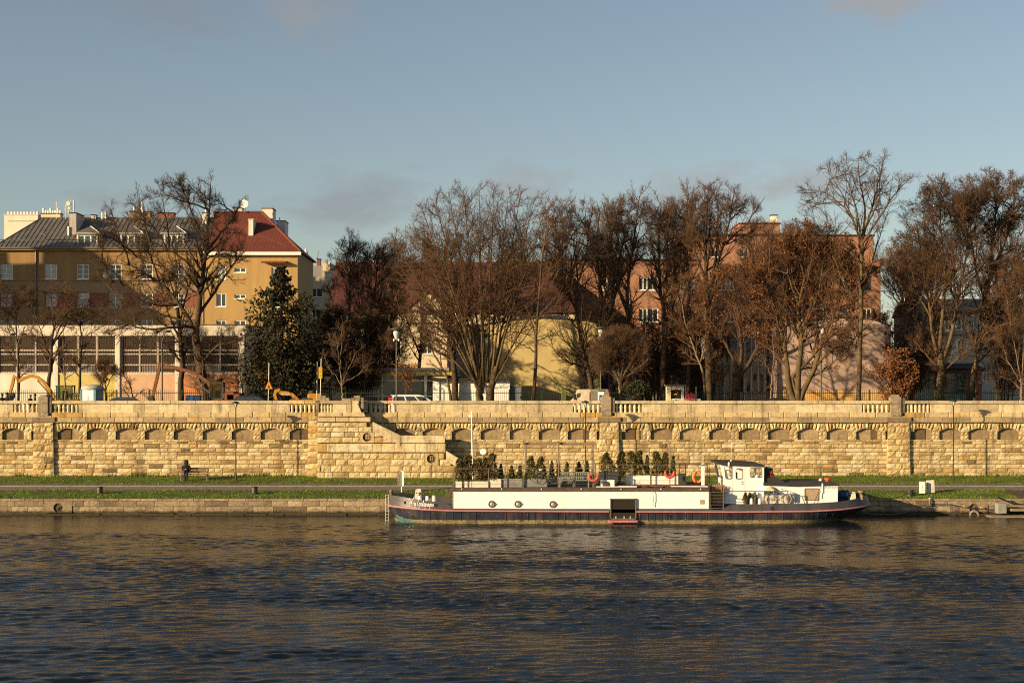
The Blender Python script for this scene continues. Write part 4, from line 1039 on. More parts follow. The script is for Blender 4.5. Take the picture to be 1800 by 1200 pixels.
def planter(px0, px1, d, zb, zt, depth, m, label, shrubs, group=None):
    x0, x1 = X(px0, d), X(px1, d); t = thing('planter_box', ((x0 + x1) / 2, d, zb), label, 'planter', group)
    w = (x1 - x0) / 2; h = zt - zb; mb = MB()
    nb = max(2, int(h / .12))
    for k in range(nb): mb.bbox(-w, w, 0, depth, h * k / nb + .004, h * (k + 1) / nb - .004, .008)
    mb.box(-w + .02, w - .02, .02, depth - .02, .02, h - .05); mb.build('box', m, t)
    for k, (px, pt, pw, green, shape) in enumerate(shrubs):
        x = X(px, d) - (x0 + x1) / 2; hh = Z(pt, d) - zt; r = pw / 2 * d / F * (1.1 if shape < .6 else 1.0)
        s = shrub_mesh(t, hh, r, int(px * 7 + k), green, shape, int(900 + 1200 * r * hh), 0, .052, 'shrub')
        s.location = (x, depth * .5, h - .03)
    return t
zt = ZD
gl = 'planters with shrubs on the barge terrace'
planter(801, 812, 94.0, zt, Z(845.5, 94), .35, 'wood_white', 'small square whitewashed planter with a tall browning thuja by the front corner rail', [(807, 806, 12, .45, .35)], gl)
planter(815, 829, 94.1, zt, Z(845.5, 94.1), .4, 'wood_white', 'short whitewashed planter with tall brown thujas behind the first rail bay', [(817, 803, 13, .55, .35), (826, 800.5, 11, .45, .4)], gl)
planter(830, 858, 94.1, zt, Z(845.5, 94.1), .4, 'wood_white', 'long whitewashed board planter with two tall browned thujas below the round sign', [(841, 806, 15, .25, .3), (853, 803, 11, .4, .4)], gl)
planter(861, 881, 94.2, zt, Z(841.5, 94.2), .4, 'wood_white', 'whitewashed planter with a tall bushy thuja right of the round sign', [(864, 796.5, 20, .4, .35)], gl)
planter(882, 918, 94.3, zt, Z(841, 94.3), .4, 'grey_box', 'long grey planter with three small cone conifers, left of the pergola', [(880.5, 815.5, 9, .85, .9), (899.5, 818, 12, .7, .9), (914, 818, 11, .75, .9)], gl)
planter(923, 963, 94.5, zt, Z(841, 94.5), .4, 'grey_box', 'long grey planter with two tall dark thujas behind the bicycle under the pergola', [(934, 802, 15, .9, .4), (951, 803, 16, .9, .45)], gl)
planter(964, 1000, 96.6, zt, Z(838, 96.6), .4, 'grey_box', 'grey planter with three small cone conifers behind the stacked chairs', [(970, 809.5, 9, .95, .9), (982, 810, 9, .9, .9), (996.5, 812, 10, .95, .9)], gl)
planter(1006, 1042, 96.6, zt, Z(838, 96.6), .4, 'grey_box', 'grey planter with two small cone conifers by the right pergola post', [(1018, 811, 14, .9, .7), (1032, 809.5, 9, .9, .9)], gl)
planter(1052, 1092, 95.6, zr, Z(835, 95.6), .45, 'grey_box', 'grey planter with two ragged bushy thujas behind the anthracite cabinets', [(1068, 796, 24, .6, .5), (1093, 794, 16, .4, .4)], gl)
planter(1100, 1143, 95.2, zr, Z(835, 95.2), .45, 'white', 'long white planter with a tall thuja pair and slim cone, middle of the right rail', [(1110.5, 793, 15, .9, .3), (1124, 792, 14, .8, .35), (1138, 800, 9, .9, .8)], gl)
planter(1146, 1192, 95.2, zr, Z(836, 95.2), .45, 'white', 'long white planter with three tall thujas behind the red lifebuoy at the signal post', [(1155, 793, 16, .8, .35), (1169.5, 795, 13, .35, .35), (1184, 800, 9, .8, .7)], gl)
# cabinets, box
for a, b, lab in ((1052.5, 1068, 'anthracite deck cabinet directly above the air conditioner'), (1068.6, 1087, 'anthracite deck cabinet on the right of the pair above the air conditioner')):
    d = 94.6; t = thing('deck_cabinet', (X((a + b) / 2, d), d, zr if a > 1060 else ZD), lab, 'cabinet', 'anthracite cabinets on the barge deck'); w = X(b, d) - X(a, d); h = Z(829.5, d) - t.location.z
    mb = MB(); mb.bbox(-w / 2 + .01, w / 2 - .01, 0, .5, .04, h, .012); mb.build('body', 'slate_box', t); mb = MB(); mb.bbox(-w / 2, w / 2, -.02, .52, h, h + .03, .01); mb.build('lid', 'slate_box', t)
d = 94.9; t = thing('deck_cabinet', (X(1199, d), d, zr), 'small dark storage box between the gate posts near the orange lifebuoy', 'cabinet'); mb = MB(); mb.bbox(-.22, .22, 0, .4, 0, Z(833, d) - zr, .02); mb.build('body', 'slate_box', t); mb = MB(); mb.bbox(-.23, .23, -.02, .42, Z(833, d) - zr, Z(832, d) - zr, .01); mb.build('lid', 'slate_box', t)
# pergola
t = thing('pergola', (X(982, 95), 95, ZD), 'weathered timber pergola frame standing on the barge terrace', 'pergola')
y0, y1 = -.4, 1.8
zt_ = Z(781, 94.6) - ZD
for px, yy in ((924, y0), (982, y0), (1043, y0), (925, y1), (1041, y1)):
    x = X(px, 95 + yy) - t.location.x; mb = MB(); mb.bbox(x - .045, x + .045, yy - .045, yy + .045, 0, zt_ - .04, .008); mb.build('post', 'wood', t)
for yy in (y0, y1):
    mb = MB(); mb.bbox(X(919.5, 94.6) - t.location.x, X(1044.5, 94.6) - t.location.x, yy - .05, yy + .05, zt_ - .045, zt_ + .045, .008); mb.build('beam', 'wood', t)
for px in (921, 982, 1043):
    x = X(px, 94.8) - t.location.x; mb = MB(); mb.bbox(x - .05, x + .05, y0 - .2, y1 + .2, zt_ + .045, zt_ + .11, .008); mb.build('rafter', 'wood', t)
# lifebuoys
def buoy(px, py, d, rpx, m, label, a0, a1, tilt=0):
    t = thing('lifebuoy', (X(px, d), d, Z(py, d)), label, 'lifebuoy', None); r = rpx * d / F
    mb = MB()
    if a1 - a0 > 355: mb.ring((0, 0, 0), r * .78, r * .24, 28, 8)
    else:
        pts = [(r * .78 * math.cos(R(a0 + (a1 - a0) * k / 18)), 0, r * .78 * math.sin(R(a0 + (a1 - a0) * k / 18))) for k in range(19)]
        e0 = (pts[0][0] * 1.02, 0, pts[0][2] + r * .35); e1 = (pts[-1][0] * 1.02, 0, pts[-1][2] + r * .35)
        pts = [e0] + pts + [e1]; mb.tube(pts, [r * .16] + [r * .25] * 19 + [r * .16], 8)
    mb.build('float', m, t)
    mb = MB(); mb.tube([(-r * .6, 0, r * .6), (0, .02, r * 1.1), (r * .6, 0, r * .6)], .012, 5); mb.build('rope', 'rope', t)
    if False:
        for k in range(4):
            a = R(45 + 90 * k); mb = MB(); mb.tube([(r * .78 * math.cos(a + s * .14), 0, r * .78 * math.sin(a + s * .14)) for s in (-1, 0, 1)], r * .255, 8); mb.build('band', 'white_dirty', t)
    t.rotation_euler = (0, R(tilt), 0); return t
buoy(1043, 837, 93.4, 9.6, 'red_buoy', 'tilted red horseshoe lifebuoy on the pergola corner post beside the air conditioner', 180, 360, 14)
buoy(1177.3, 831, 94.1, 9.6, 'red_buoy', 'upright red horseshoe lifebuoy hanging on the signal post', 180, 360, 0)
buoy(1226.5, 838.5, 94.72, 10.5, 'orange_buoy', 'round orange ring lifebuoy leaning by the white fuse cabinet', 0, 360, 20)
# bicycles
def bike(px, py, d, s, mframe, label, rz=0, mt='steel'):
    t = thing('bicycle', (X(px, d), d, Z(py, d)), label, 'bicycle', None, rz); r = .33 * s; wb = 1.05 * s
    for x in (-wb / 2, wb / 2):
        mb = MB(); mb.ring((x, 0, r), r, .017, 24, 5, 0); mb.ring((x, 0, r), r - .022, .009, 24, 4, 1)
        for k in range(10): a = R(36 * k); mb.tube([(x, 0, r), (x + (r - .02) * math.cos(a), 0, r + (r - .02) * math.sin(a))], .0035, 3, 1, caps=False)
        mb.lathe([(.03, -.04), (.03, .04)], (x, 0, r), 8, 1, 'y'); mb.build('wheel', [mt, 'steel'], t)
    bb = (-.1 * s, 0, r - .04); seat = (-.28 * s, 0, .80 * s); head = (.34 * s, 0, .78 * s); hl = (.37 * s, 0, .64 * s)
    mb = MB()
    for a, b, w in ((bb, seat, .02), (bb, hl, .024), ((-.25 * s, 0, .70 * s), head, .02), ((-wb / 2, 0, r), (-.26 * s, 0, .72 * s), .012), ((-wb / 2, 0, r), bb, .013), (head, hl, .022), (hl, (wb / 2, 0, r), .016)): mb.tube([a, b], w, 6)
    mb.build('frame', mframe, t)
    mb = MB(); mb.tube([head, (.33 * s, 0, .93 * s)], .014, 5); mb.tube([(.22 * s, -.26, .95 * s), (.33 * s, -.12, .94 * s), (.33 * s, .12, .94 * s), (.22 * s, .26, .95 * s)], .014, 5); mb.build('handlebar', 'steel_dark', t)
    mb = MB(); mb.lathe([(.02, -.14), (.06, -.10), (.075, 0), (.04, .1), (.015, .14)], (seat[0], 0, seat[2] + .05), 8, 0, 'x'); mb.tube([seat, (seat[0] - .01, 0, seat[2] + .05)], .014, 5); mb.build('saddle', 'white_dirty', t)
    return t
bike(959, 849.2, 94.35, 1.0, 'steel_dark', 'dark bicycle parked behind the terrace rail under the pergola', R(4))
bike(1367, 886, 94.0, .98, 'galv', 'pale silver bicycle against the aft cabin wall beside the wheelhouse', R(2), 'white_dirty')
# stacked garden chairs and tables
def slat_seat(px, d, label, stack):
    w = .92; t = thing('garden_chair', (X(px, d), d, ZD), label, 'chair', 'grey-green folded garden chairs')
    for sx in (-1, 1):
        for sy in (0, .42):
            mb = MB(); mb.bbox(sx * w / 2 - .03, sx * w / 2 + .03, sy - .025, sy + .025, 0, .88 if sy else .62, .006); mb.build('leg', 'chair_green', t)
    mb = MB(); mb.bbox(-w / 2 - .03, w / 2 + .03, -.03, .45, .40, .45, .008); mb.build('seat', 'chair_green', t)
    mb = MB(); mb.bbox(-w / 2 - .04, w / 2 + .04, .40, .45, .86, .93, .008)
    for k in range(7): x = -w / 2 + w * (k + .5) / 7; mb.bbox(x - .035, x + .035, .405, .44, .46, .86, .006)
    mb.bbox(-w / 2, w / 2, -.02, .02, .58, .62, .006); mb.build('backrest', 'chair_green', t)
    return t
slat_seat(997.5, 94.2, 'grey-green slatted garden chair, left of the pair in front of the pergola', 0)
slat_seat(1021.5, 94.2, 'grey-green slatted garden chair, right of the pair beside the red lifebuoy', 0)
# masts, round sign
t = thing('camera_mast', (X(831.5, 96.8), 96.8, ZD), 'tall white leaning mast with small camera rising from the terrace shrubs', 'mast'); d = 96.8
mb = MB(); dx = X(828.8, d) - X(831.5, d); zt2 = Z(722, d) - ZD; mb.tube([(0, 0, 0), (dx, 0, zt2)], [.05, .035], 8); mb.build('pole', 'white', t)
mb = MB(); mb.box(dx - .14, dx + .06, -.06, .06, Z(732.5, d) - ZD, Z(730, d) - ZD); mb.lathe([(.06, 0), (.06, .12), (.02, .16)], (dx - .1, 0, Z(733, d) - ZD), 8); mb.build('camera', 'white', t)
d = 96.2; t = thing('round_sign', (X(849, d), d, ZD), 'white round disc sign on a striped thin pole among the terrace shrubs', 'sign')
mb = MB(); mb.tube([(0, .03, 0), (0, .03, Z(788, d) - ZD)], .03, 6); mb.build('pole', 'steel', t)
mb = MB(); mb.lathe([(.20, -.01), (.20, .01)], (0, 0, Z(793.5, d) - ZD), 20, 0, 'y'); mb.build('disc', 'white', t)
# dry reed tub, conifers by the wheelhouse, pots
d = 94.2; t = thing('reed_tub', (X(1262, d), d, Z(893, d)), 'dark tub of tall dry tan reed grass in the gangway gap', 'potted plant')
mb = MB(); mb.bbox(-.33, .33, 0, .5, 0, .3, .02); mb.build('tub', 'slate_box', t)
g = np.random.default_rng(9); n = 420; bx = g.uniform(-.29, .29, n); by = g.uniform(.05, .45, n); hh = g.uniform(.75, 1.18, n); lean = g.normal(0, .10, (n, 2)) + np.stack([bx * .25, by * 0], 1)
v = np.empty((n, 4, 3)); w = .010
v[:, 0] = np.stack([bx - w, by, np.full(n, .28)], 1); v[:, 1] = np.stack([bx + w, by + .004, np.full(n, .28)], 1); v[:, 2] = np.stack([bx + lean[:, 0] + w * 2.2, by + lean[:, 1], .28 + hh], 1); v[:, 3] = np.stack([bx + lean[:, 0] - w * 1.2, by + lean[:, 1], .28 + hh * .97], 1)
np_obj('reeds', v.reshape(-1, 3), np.arange(n * 4).reshape(-1, 4), 'pampas', t)
for px, top, w, d, lab in ((1310.5, 865.5, 11, 94.3, 'small cone conifer in pot against the wheelhouse, leftmost of three'), (1318, 866.5, 8, 94.4, 'slim dark cone conifer, middle of the three by the wheelhouse'), (1327, 865.5, 9, 94.35, 'small cone conifer in pot behind the rail post, rightmost of three')):
    t = thing('potted_conifer', (X(px, d), d, Z(888, d)), lab, 'potted plant', 'cone conifers by the wheelhouse'); mb = MB(); mb.lathe([(.10, 0), (.15, .22), (.13, .22), (.12, .2)], (0, 0, 0), 12); mb.build('pot', 'slate_box', t); shrub_mesh(t, Z(top, d) - Z(888, d) - .2, w / 2 * d / F, int(px), .75, .8, 700, .2, .04)
for px, d, lab in ((1321, 94.0, 'white cylindrical canister on the side deck, left one'), (1335.5, 94.0, 'white cylindrical canister on the side deck, right one beside the bicycle')):
    t = thing('canister', (X(px, d), d, Z(887, d)), lab, 'canister', 'white canisters on the side deck'); mb = MB(); mb.lathe([(.10, 0), (.10, .33), (.085, .36), (.02, .37)], (0, 0, 0), 14); mb.build('body', 'white', t); mb = MB(); mb.lathe([(.04, 0), (.04, .04), (.01, .045)], (0, 0, .37), 10); mb.build('cap', 'white_dirty', t)
d = 94.35; t = thing('folded_cover', (X(1355, d), d, Z(862, d)), 'crumpled pinkish cloth bundle on the locker by the wheelhouse', 'cloth bundle')
mb = MB(); mb.lathe([(.30, -.02), (.34, .02), (.30, .10), (.20, .20), (.08, .25), (.01, .26)], (0, 0, 0), 12); mb.box(-.45, .5, -.15, .15, -.22, -.02, 1); o = mb.build('bundle', ['hall_peach', 'slate_box'], t)
for v in o.data.vertices: v.co += Vector((rnd.uniform(-.03, .03), 0, rnd.uniform(-.03, .03)))

# ================================================================== PEOPLE
def body_person(name, loc, label, coat, hairm, seated=False, rz=0, hood=False):
    t = thing(name, loc, label, 'person', None, rz)
    J = []; E = []
    def j(x, y, z, r, par=None):
        J.append((x, y, z, r)); k = len(J) - 1
        if par is not None: E.append((par, k))
        return k
    if seated:
        pel = j(0, 0, .50, .15); w = j(0, .01, .64, .135, pel); ch = j(0, -.02, .84, .165, w); nk0 = j(0, -.04, 1.0, .10, ch); nk = j(0, -.07, 1.07, .055, nk0)
        hd = j(0, -.10, 1.16, .085, nk); ht = j(0, -.11, 1.26, .075, hd)
        for s in (-1, 1):
            hip = j(s * .10, -.04, .50, .10, pel); kn = j(s * .08, -.45, .50, .075, hip); an = j(s * .05, -.42, .01, .048, kn); toe = j(s * .06, -.60, -.035, .04, an)
            sh = j(s * .20, -.02, .93, .075, ch); el = j(s * .25, -.14, .66, .055, sh); wr = j(s * .06, -.36, .70, .036, el); pm = j(s * .03, -.42, .71, .034, wr)
            for k in range(4): b = j(s * (.005 + .018 * k) , -.47, .725 - .006 * k, .011, pm); j(s * (.0 + .014 * k), -.50 + .004 * k, .70 - .004 * k, .008, b)
            j(s * .0, -.43, .755, .010, pm)
    else:
        pel = j(0, 0, .95, .145); w = j(0, 0, 1.1, .13, pel); ch = j(0, 0, 1.32, .165, w); nk0 = j(0, 0, 1.43, .09, ch); nk = j(0, -.01, 1.50, .05, nk0); hd = j(0, -.02, 1.59, .08, nk); ht = j(0, -.015, 1.69, .078, hd)
        for s in (-1, 1):
            hip = j(s * .10, 0, .90, .10, pel); kn = j(s * .11, -.03, .50, .07, hip); an = j(s * .11, .02, .09, .045, kn); toe = j(s * .12, -.16, .045, .038, an)
            sh = j(s * .20, 0, 1.38, .07, ch); el = j(s * .27, .02, 1.10, .052, sh); wr = j(s * .26, -.10, .86, .036, el); pm = j(s * .25, -.13, .79, .036, wr)
            for k in range(4): b = j(s * (.225 + .018 * k), -.15, .72, .011, pm); j(s * (.225 + .016 * k), -.145, .66 + .008 * abs(k - 1), .008, b)
            j(s * .21, -.16, .77, .011, pm)
    o = skin_obj('body', J, E, [coat, 'skin'], t)
    hz = J[nk][2] + .015
    for p in o.data.polygons:
        c = p.center
        if c.z > hz and not (hood and c.y > J[hd][1] - .045) or (seated and c.y < -.40 and .66 < c.z < .80) or (not seated and c.z < .83 and abs(c.x) > .19): p.material_index = 1
    hx, hy, hz = J[hd][0], J[hd][1], (J[hd][2] + J[ht][2]) / 2
    mb = MB()
    if hood: mb.lathe([(.12, -.16), (.135, -.08), (.14, 0), (.125, .08), (.08, .135), (.01, .155)], (hx, hy + .06, hz), 14); m = coat
    else: mb.lathe([(.09, -.1), (.112, -.02), (.108, .06), (.07, .115), (.01, .13)], (hx, hy + .025, hz + .02), 14); m = hairm
    mb.build('hood' if hood else 'hair', m, t)
    mb = MB(); fy = hy - .088
    for s in (-1, 1): mb.lathe([(.013, 0), (.011, -.008), (.002, -.011)], (hx + s * .032, fy + .012, hz - .01), 8, 0, 'y')
    mb.tube([(hx - .022, fy + .006, hz - .075), (hx + .022, fy + .006, hz - .075)], .006, 5, 1)
    mb.tube([(hx, fy + .012, hz), (hx, fy - .012, hz - .04)], [.008, .014], 6, 2); mb.build('face', ['hair', 'brick_red', 'skin'], t)
    return t
d = 108.6
bz = bank(d)
bench = thing('park_bench', (X(342, d), d, bz), 'brown slatted park bench on the upper lawn, person sitting on its left end', 'bench')
L = 1.95
for sx in (-1, 1):
    mb = MB(); x = sx * (L / 2 - .06); mb.tube([(x, -.30, 0), (x, -.28, .44), (x, .12, .42), (x, .30, .88)], .028, 6); mb.tube([(x, .12, .42), (x, .26, 0)], .028, 6); mb.tube([(x, -.28, .44), (x, -.24, .62), (x, .18, .62)], .022, 6); mb.build('leg', 'steel', bench)
mb = MB()
for k in range(4): mb.bbox(-L / 2, L / 2, -.30 + .11 * k, -.21 + .11 * k, .44, .475, .008)
mb.build('seat', 'wood_bench', bench)
mb = MB()
for k in range(4): zz = .54 + .10 * k; yy = .155 + .041 * k; mb.bbox(-L / 2, L / 2, yy, yy + .035, zz, zz + .08, .008)
mb.build('backrest', 'wood_bench', bench)
sit = body_person('person', (X(327.5, d), d + .02, bz + .085), 'person in a black hooded jacket sitting on the bench looking down at folded hands', 'cloth_black', 'hair', True, R(8), True); sit.scale = (1.14, 1.05, 1.02)
for px, py, coat, hr, lab, rz in ((4, 692, 'cloth_black', 'hair', 'dark-haired person in black at the left photo edge behind the parapet', 20), (12.5, 689.5, 'cloth_black', 'hair', 'taller person in black beside the one at the left edge, behind the parapet', -60),
                                  (53, 693.5, 'cloth_brown', 'hair_fair', 'fair-haired person in brown behind the balusters near the left pier', 60), (61.5, 692, 'cloth_blue', 'hair', 'dark-haired person in blue facing the fair-haired one near the left pier', -70), (380.5, 686.5, 'cloth_grey', 'hair_fair', 'person in grey by the large tree trunk and the orange excavator cab', 15)):
    d = 114.2 if px < 100 else 121; zt_ = Z(py, d); p = body_person('person', (X(px, d), d, RZ), lab, coat, hr, False, R(rz)); s = (zt_ - RZ) / 1.76; p.scale = (s, s, s)

# ================================================================== RIVERBANK THINGS
def bank_lamp(px, d, ptop, label):
    t = thing('street_lamp', (X(px, d), d, bank(d)), label, 'street lamp', 'slim green lamps along the riverside path'); h = Z(ptop, d) - bank(d)
    mb = MB(); mb.lathe([(.075, 0), (.075, .5), (.05, .55), (.042, .6), (.035, h - .55), (.05, h - .53), (.05, h - .47), (.03, h - .45)], (0, 0, 0), 10); mb.build('pole', 'green_iron', t)
    mb = MB()
    for k in range(4): a = R(45 + 90 * k); mb.tube([(.03 * math.cos(a), .03 * math.sin(a), h - .48), (.20 * math.cos(a), .20 * math.sin(a), h - .12)], .012, 5)
    mb.build('lantern_frame', 'green_iron', t)
    mb = MB(); mb.lathe([(.03, h - .46), (.17, h - .13), (.17, h - .12), (.02, h - .12)], (0, 0, 0), 4 * 3); mb.build('glass', 'lamp_glass', t)
    mb = MB(); mb.lathe([(.28, h - .12), (.29, h - .10), (.20, h - .03), (.08, h + .01), (.02, h + .03)], (0, 0, 0), 16); mb.build('lamp_shade', 'green_iron', t)
    return t
bank_lamp(414.5, 108.45, 705.5, 'slim dark green lamp on the lawn right of the occupied bench')
bank_lamp(1029, 108.6, 704.5, 'slim dark green lamp rising behind the pergola on the barge')
bank_lamp(1676, 109.15, 702, 'slim dark green lamp on the lawn at the right, past the white boxes')
for px, d, lab in ((175.5, 102.6, 'short black mooring bollard on the lower lawn, the left one'), (447.5, 102.6, 'short black mooring bollard on the lower lawn, the right one near the barge')):
    t = thing('bollard', (X(px, d), d, bank(d)), lab, 'bollard', 'black mooring bollards on the lower lawn'); mb = MB(); mb.lathe([(.20, 0), (.20, .38), (.19, .42)], (0, 0, 0), 16); mb.build('post', 'steel_dark', t); mb = MB(); mb.lathe([(.215, .42), (.215, .45), (.18, .47)], (0, 0, 0), 16); mb.build('cap', 'black', t)
d = 101.6; t = thing('bollard', (X(1600, d), d, bank(d)), 'wide rusty mooring bollard with cross arms behind the barge stern', 'bollard'); mb = MB(); mb.lathe([(.24, 0), (.22, .3), (.24, .34), (.24, .4), (.15, .42)], (0, 0, 0), 14); mb.build('post', 'steel_dark', t); mb = MB(); mb.tube([(-.38, 0, .18), (.38, 0, .18)], .05, 8); mb.build('cross_arm', 'steel_dark', t)
# mooring ropes
d = 101.6
def rope(p0, p1, sag, label, m='rope', r=.022):
    pts = []
    for k in range(13): u = k / 12; pts.append((p0[0] + (p1[0] - p0[0]) * u, p0[1] + (p1[1] - p0[1]) * u, p0[2] + (p1[2] - p0[2]) * u - sag * 4 * u * (1 - u)))
    mb = MB(); mb.tube(pts, r, 5); o = mb.build('mooring_rope', m); tag(o, label, 'rope'); return o
rope((X(1514, 95), 95.1, Z(874, 95)), (X(1598, 101.6), 101.5, bank(101.6) + .2), .25, 'upper mooring rope from the barge stern to the wide bollard')
rope((X(1500, 95), 96, Z(893, 96)), (X(1634, 99.9), 99.9, Z(884, 99.9)), .55, 'slack tan mooring rope hanging along the quay behind the stern')
# sign board stand
d = 103.2; t = thing('sign_stand', (X(706, d), d, bank(d)), 'white double-sided notice board on a post by the path near the barge bow', 'notice board')
mb = MB(); mb.tube([(0, 0, 0), (0, 0, Z(827, d) - bank(d))], .04, 8); mb.build('post', 'white', t)
zb_, zt_ = Z(855, d) - bank(d), Z(827.5, d) - bank(d)
for s, (x1, y1) in ((0, (-.26, -.22)), (1, (.16, -.34))):
    mb = MB(); ax, ay = 0, .03
    mb.add([(ax, ay, zb_ - .02), (x1, y1, zb_ + .08), (x1, y1, zt_ + .02), (ax, ay, zt_ - .02), (ax + .03, ay + .03, zb_ - .02), (x1 + .03, y1 + .03, zb_ + .08), (x1 + .03, y1 + .03, zt_ + .02), (ax + .03, ay + .03, zt_ - .02)], [(0, 1, 2, 3), (7, 6, 5, 4), (0, 4, 5, 1), (1, 5, 6, 2), (2, 6, 7, 3), (3, 7, 4, 0)])
    o = mb.build('board', 'white_dirty', t)
    if s == 0:
        mb = MB()
        for k in range(5):
            z = zb_ + .2 + .13 * k; f = lambda u, zz: (ax + (x1 - ax) * u - .008, ay + (y1 - ay) * u - .012, zz)
            mb.add([f(.25, z), f(.7, z + .02), f(.7, z + .09), f(.25, z + .07)], [(0, 1, 2, 3)])
        mb.build('faded_print', 'steel', o)
# white boxes
for px0, px1, py0, py1, d, ry, m, lab in ((1616.5, 1626, 846, 864.5, 102.6, 0, 'white', 'narrow white meter box standing on the lower lawn'), (1629.5, 1643, 843.5, 862.5, 102.9, -3, 'white_dirty', 'wider dented off-white panel board leaning beside the narrow white box')):
    t = thing('utility_box', (X((px0 + px1) / 2, d), d, bank(d)), lab, 'utility box', None); w = X(px1, d) - X(px0, d); h = Z(py0, d) - bank(d)
    mb = MB(); mb.bbox(-w / 2, w / 2, -.1, .12, .03, h, .015); mb.build('cabinet', m, t); mb = MB(); mb.box(-w / 2 + .03, w / 2 - .03, -.106, -.1, h * .3, h * .31); mb.box(-.02, .0, -.11, -.1, h * .45, h * .6)
    if ry:
        for k in range(4): mb.box(-w / 2 - .03, -w / 2 + .06, -.108, -.1, h * (.38 + .12 * k), h * (.42 + .12 * k))
    mb.build('door_seam', 'steel', t); t.rotation_euler = (0, R(ry), 0)
# tyre, raft, cable
d = 99.75; t = thing('tyre', (X(1712.5, d), d, Z(902, d)), 'sun-bleached old tyre hanging half in the water under the right ring niche', 'tyre'); mb = MB(); mb.ring((0, 0, -.12), .27, .085, 22, 8); mb.build('tread', 'tyre_pale', t); mb = MB(); mb.tube([(0, .02, .2), (.03, .1, .6)], .015, 5); mb.build('rope', 'rope', t)
mb = MB(); d = 99.8; pts = [(1635, 884), (1650, 886), (1668, 885.5), (1690, 890), (1704, 893), (1722, 893), (1745, 895), (1765, 897), (1790, 893)]; mb.tube([(X(a, d), d, Z(b, d)) for a, b in pts], .022, 5); tag(mb.build('cable', 'blue_cable'), 'thin blue cable slung along the quay face at the right', 'cable')
for px, py, lab in ((1694.5, 889, 'yellow tag on the blue cable, left of the ring niche'), (1725, 891, 'yellow tag on the blue cable, right of the ring niche')):
    d = 99.77; t = thing('cable_tag', (X(px, d), d, Z(py, d)), lab, 'tag', 'yellow tags on the cable'); mb = MB(); mb.bbox(-.06, .06, -.03, .02, -.05, .05, .01); mb.build('float', 'yellow_tag', t); mb = MB(); mb.ring((0, 0, .06), .03, .008, 10, 4); mb.build('loop', 'steel_dark', t)
d = 99.7; t = thing('mooring_post', (X(1635, d), d, Z(885, d)), 'small white-capped steel post bolted to the quay edge, right of the stern', 'post'); mb = MB(); mb.tube([(0, .1, -.1), (0, .1, .32)], .05, 8); mb.box(-.1, .1, .05, .3, -.12, -.06); mb.build('post', 'steel', t); mb = MB(); mb.lathe([(.06, 0), (.06, .06), (.02, .08)], (0, .1, .32), 8); mb.build('cap', 'white', t)
t = thing('pontoon', (X(1795, 99), 99, 0), 'broken low timber pontoon with planks lying against the quay at the right edge', 'pontoon'); mb = MB()
for x0, x1, y0, y1, z0, z1 in ((-2.2, 3, -.8, .3, -.12, .07), (-.7, 3, -.2, .5, .35, .5), (-.9, 3.2, -.1, .4, .62, .72)): mb.bbox(x0, x1, y0, y1, z0, z1, .02)
mb.build('planks', 'tyre_pale', t); mb = MB(); mb.bbox(-1.55, -.95, -.1, .5, .2, .85, .03); mb.bbox(.3, 1.1, -.5, .2, .07, .42, .03); mb.build_each('block', 'grey_box', t); mb = MB(); mb.tube([(-1.4, .3, 1.2), (-.3, .2, .75), (.8, .1, .72)], .06, 5); mb.build('beam', 'black', t)

# ================================================================== UPPER ROAD
def fence():
    d = 122.0; t = thing('iron_fence', (0, d, RZ), 'long dark green iron picket fence in front of the buildings along the upper road', 'fence')
    zt = Z(686, d) - RZ; pw = 2.6; x = -47.0; mb = MB()
    n = 16
    for k in range(n): xx = pw * (k + .5) / n; mb.box(xx - .013, xx + .013, -.013, .013, .12, zt); mb.add([(xx - .013, -.013, zt), (xx + .013, -.013, zt), (xx + .013, .013, zt), (xx - .013, .013, zt), (xx, 0, zt + .08)], [(0, 1, 4), (1, 2, 4), (2, 3, 4), (3, 0, 4)])
    mb.box(0, pw, .013, .04, .2, .25); mb.box(0, pw, .013, .04, zt - .24, zt - .19)
    pm = MB(); pm.bbox(-.04, .04, -.04, .04, 0, zt + .08, .01)
    p0 = po = None; k = 0
    while x < 50:
        if not (X(996, d) < x + pw / 2 < X(1062, d)):
            if p0 is None: p0 = mb.build('fence_panel', 'green_iron', t); c = p0
            else: c = p0.copy(); C.objects.link(c)
            c.location = (x, 0, 0)
        if po is None: po = pm.build('fence_post', 'green_iron', t); c = po
        else: c = po.copy(); C.objects.link(c)
        c.location = (x, 0, 0); x += pw
fence()
d = 121.8; t = thing('gate_post', (X(991, d), d, RZ), 'stout mossy green gate post at the end of the picket fence before the yellow wall', 'gate post'); mb = MB(); mb.bbox(-.20, .20, -.15, .15, 0, Z(683, d) - RZ, .03); mb.build('post', 'green_post', t); mb = MB(); mb.bbox(-.23, .23, -.18, .18, Z(683, d) - RZ, Z(681.5, d) - RZ, .02); mb.build('cap', 'green_post', t)
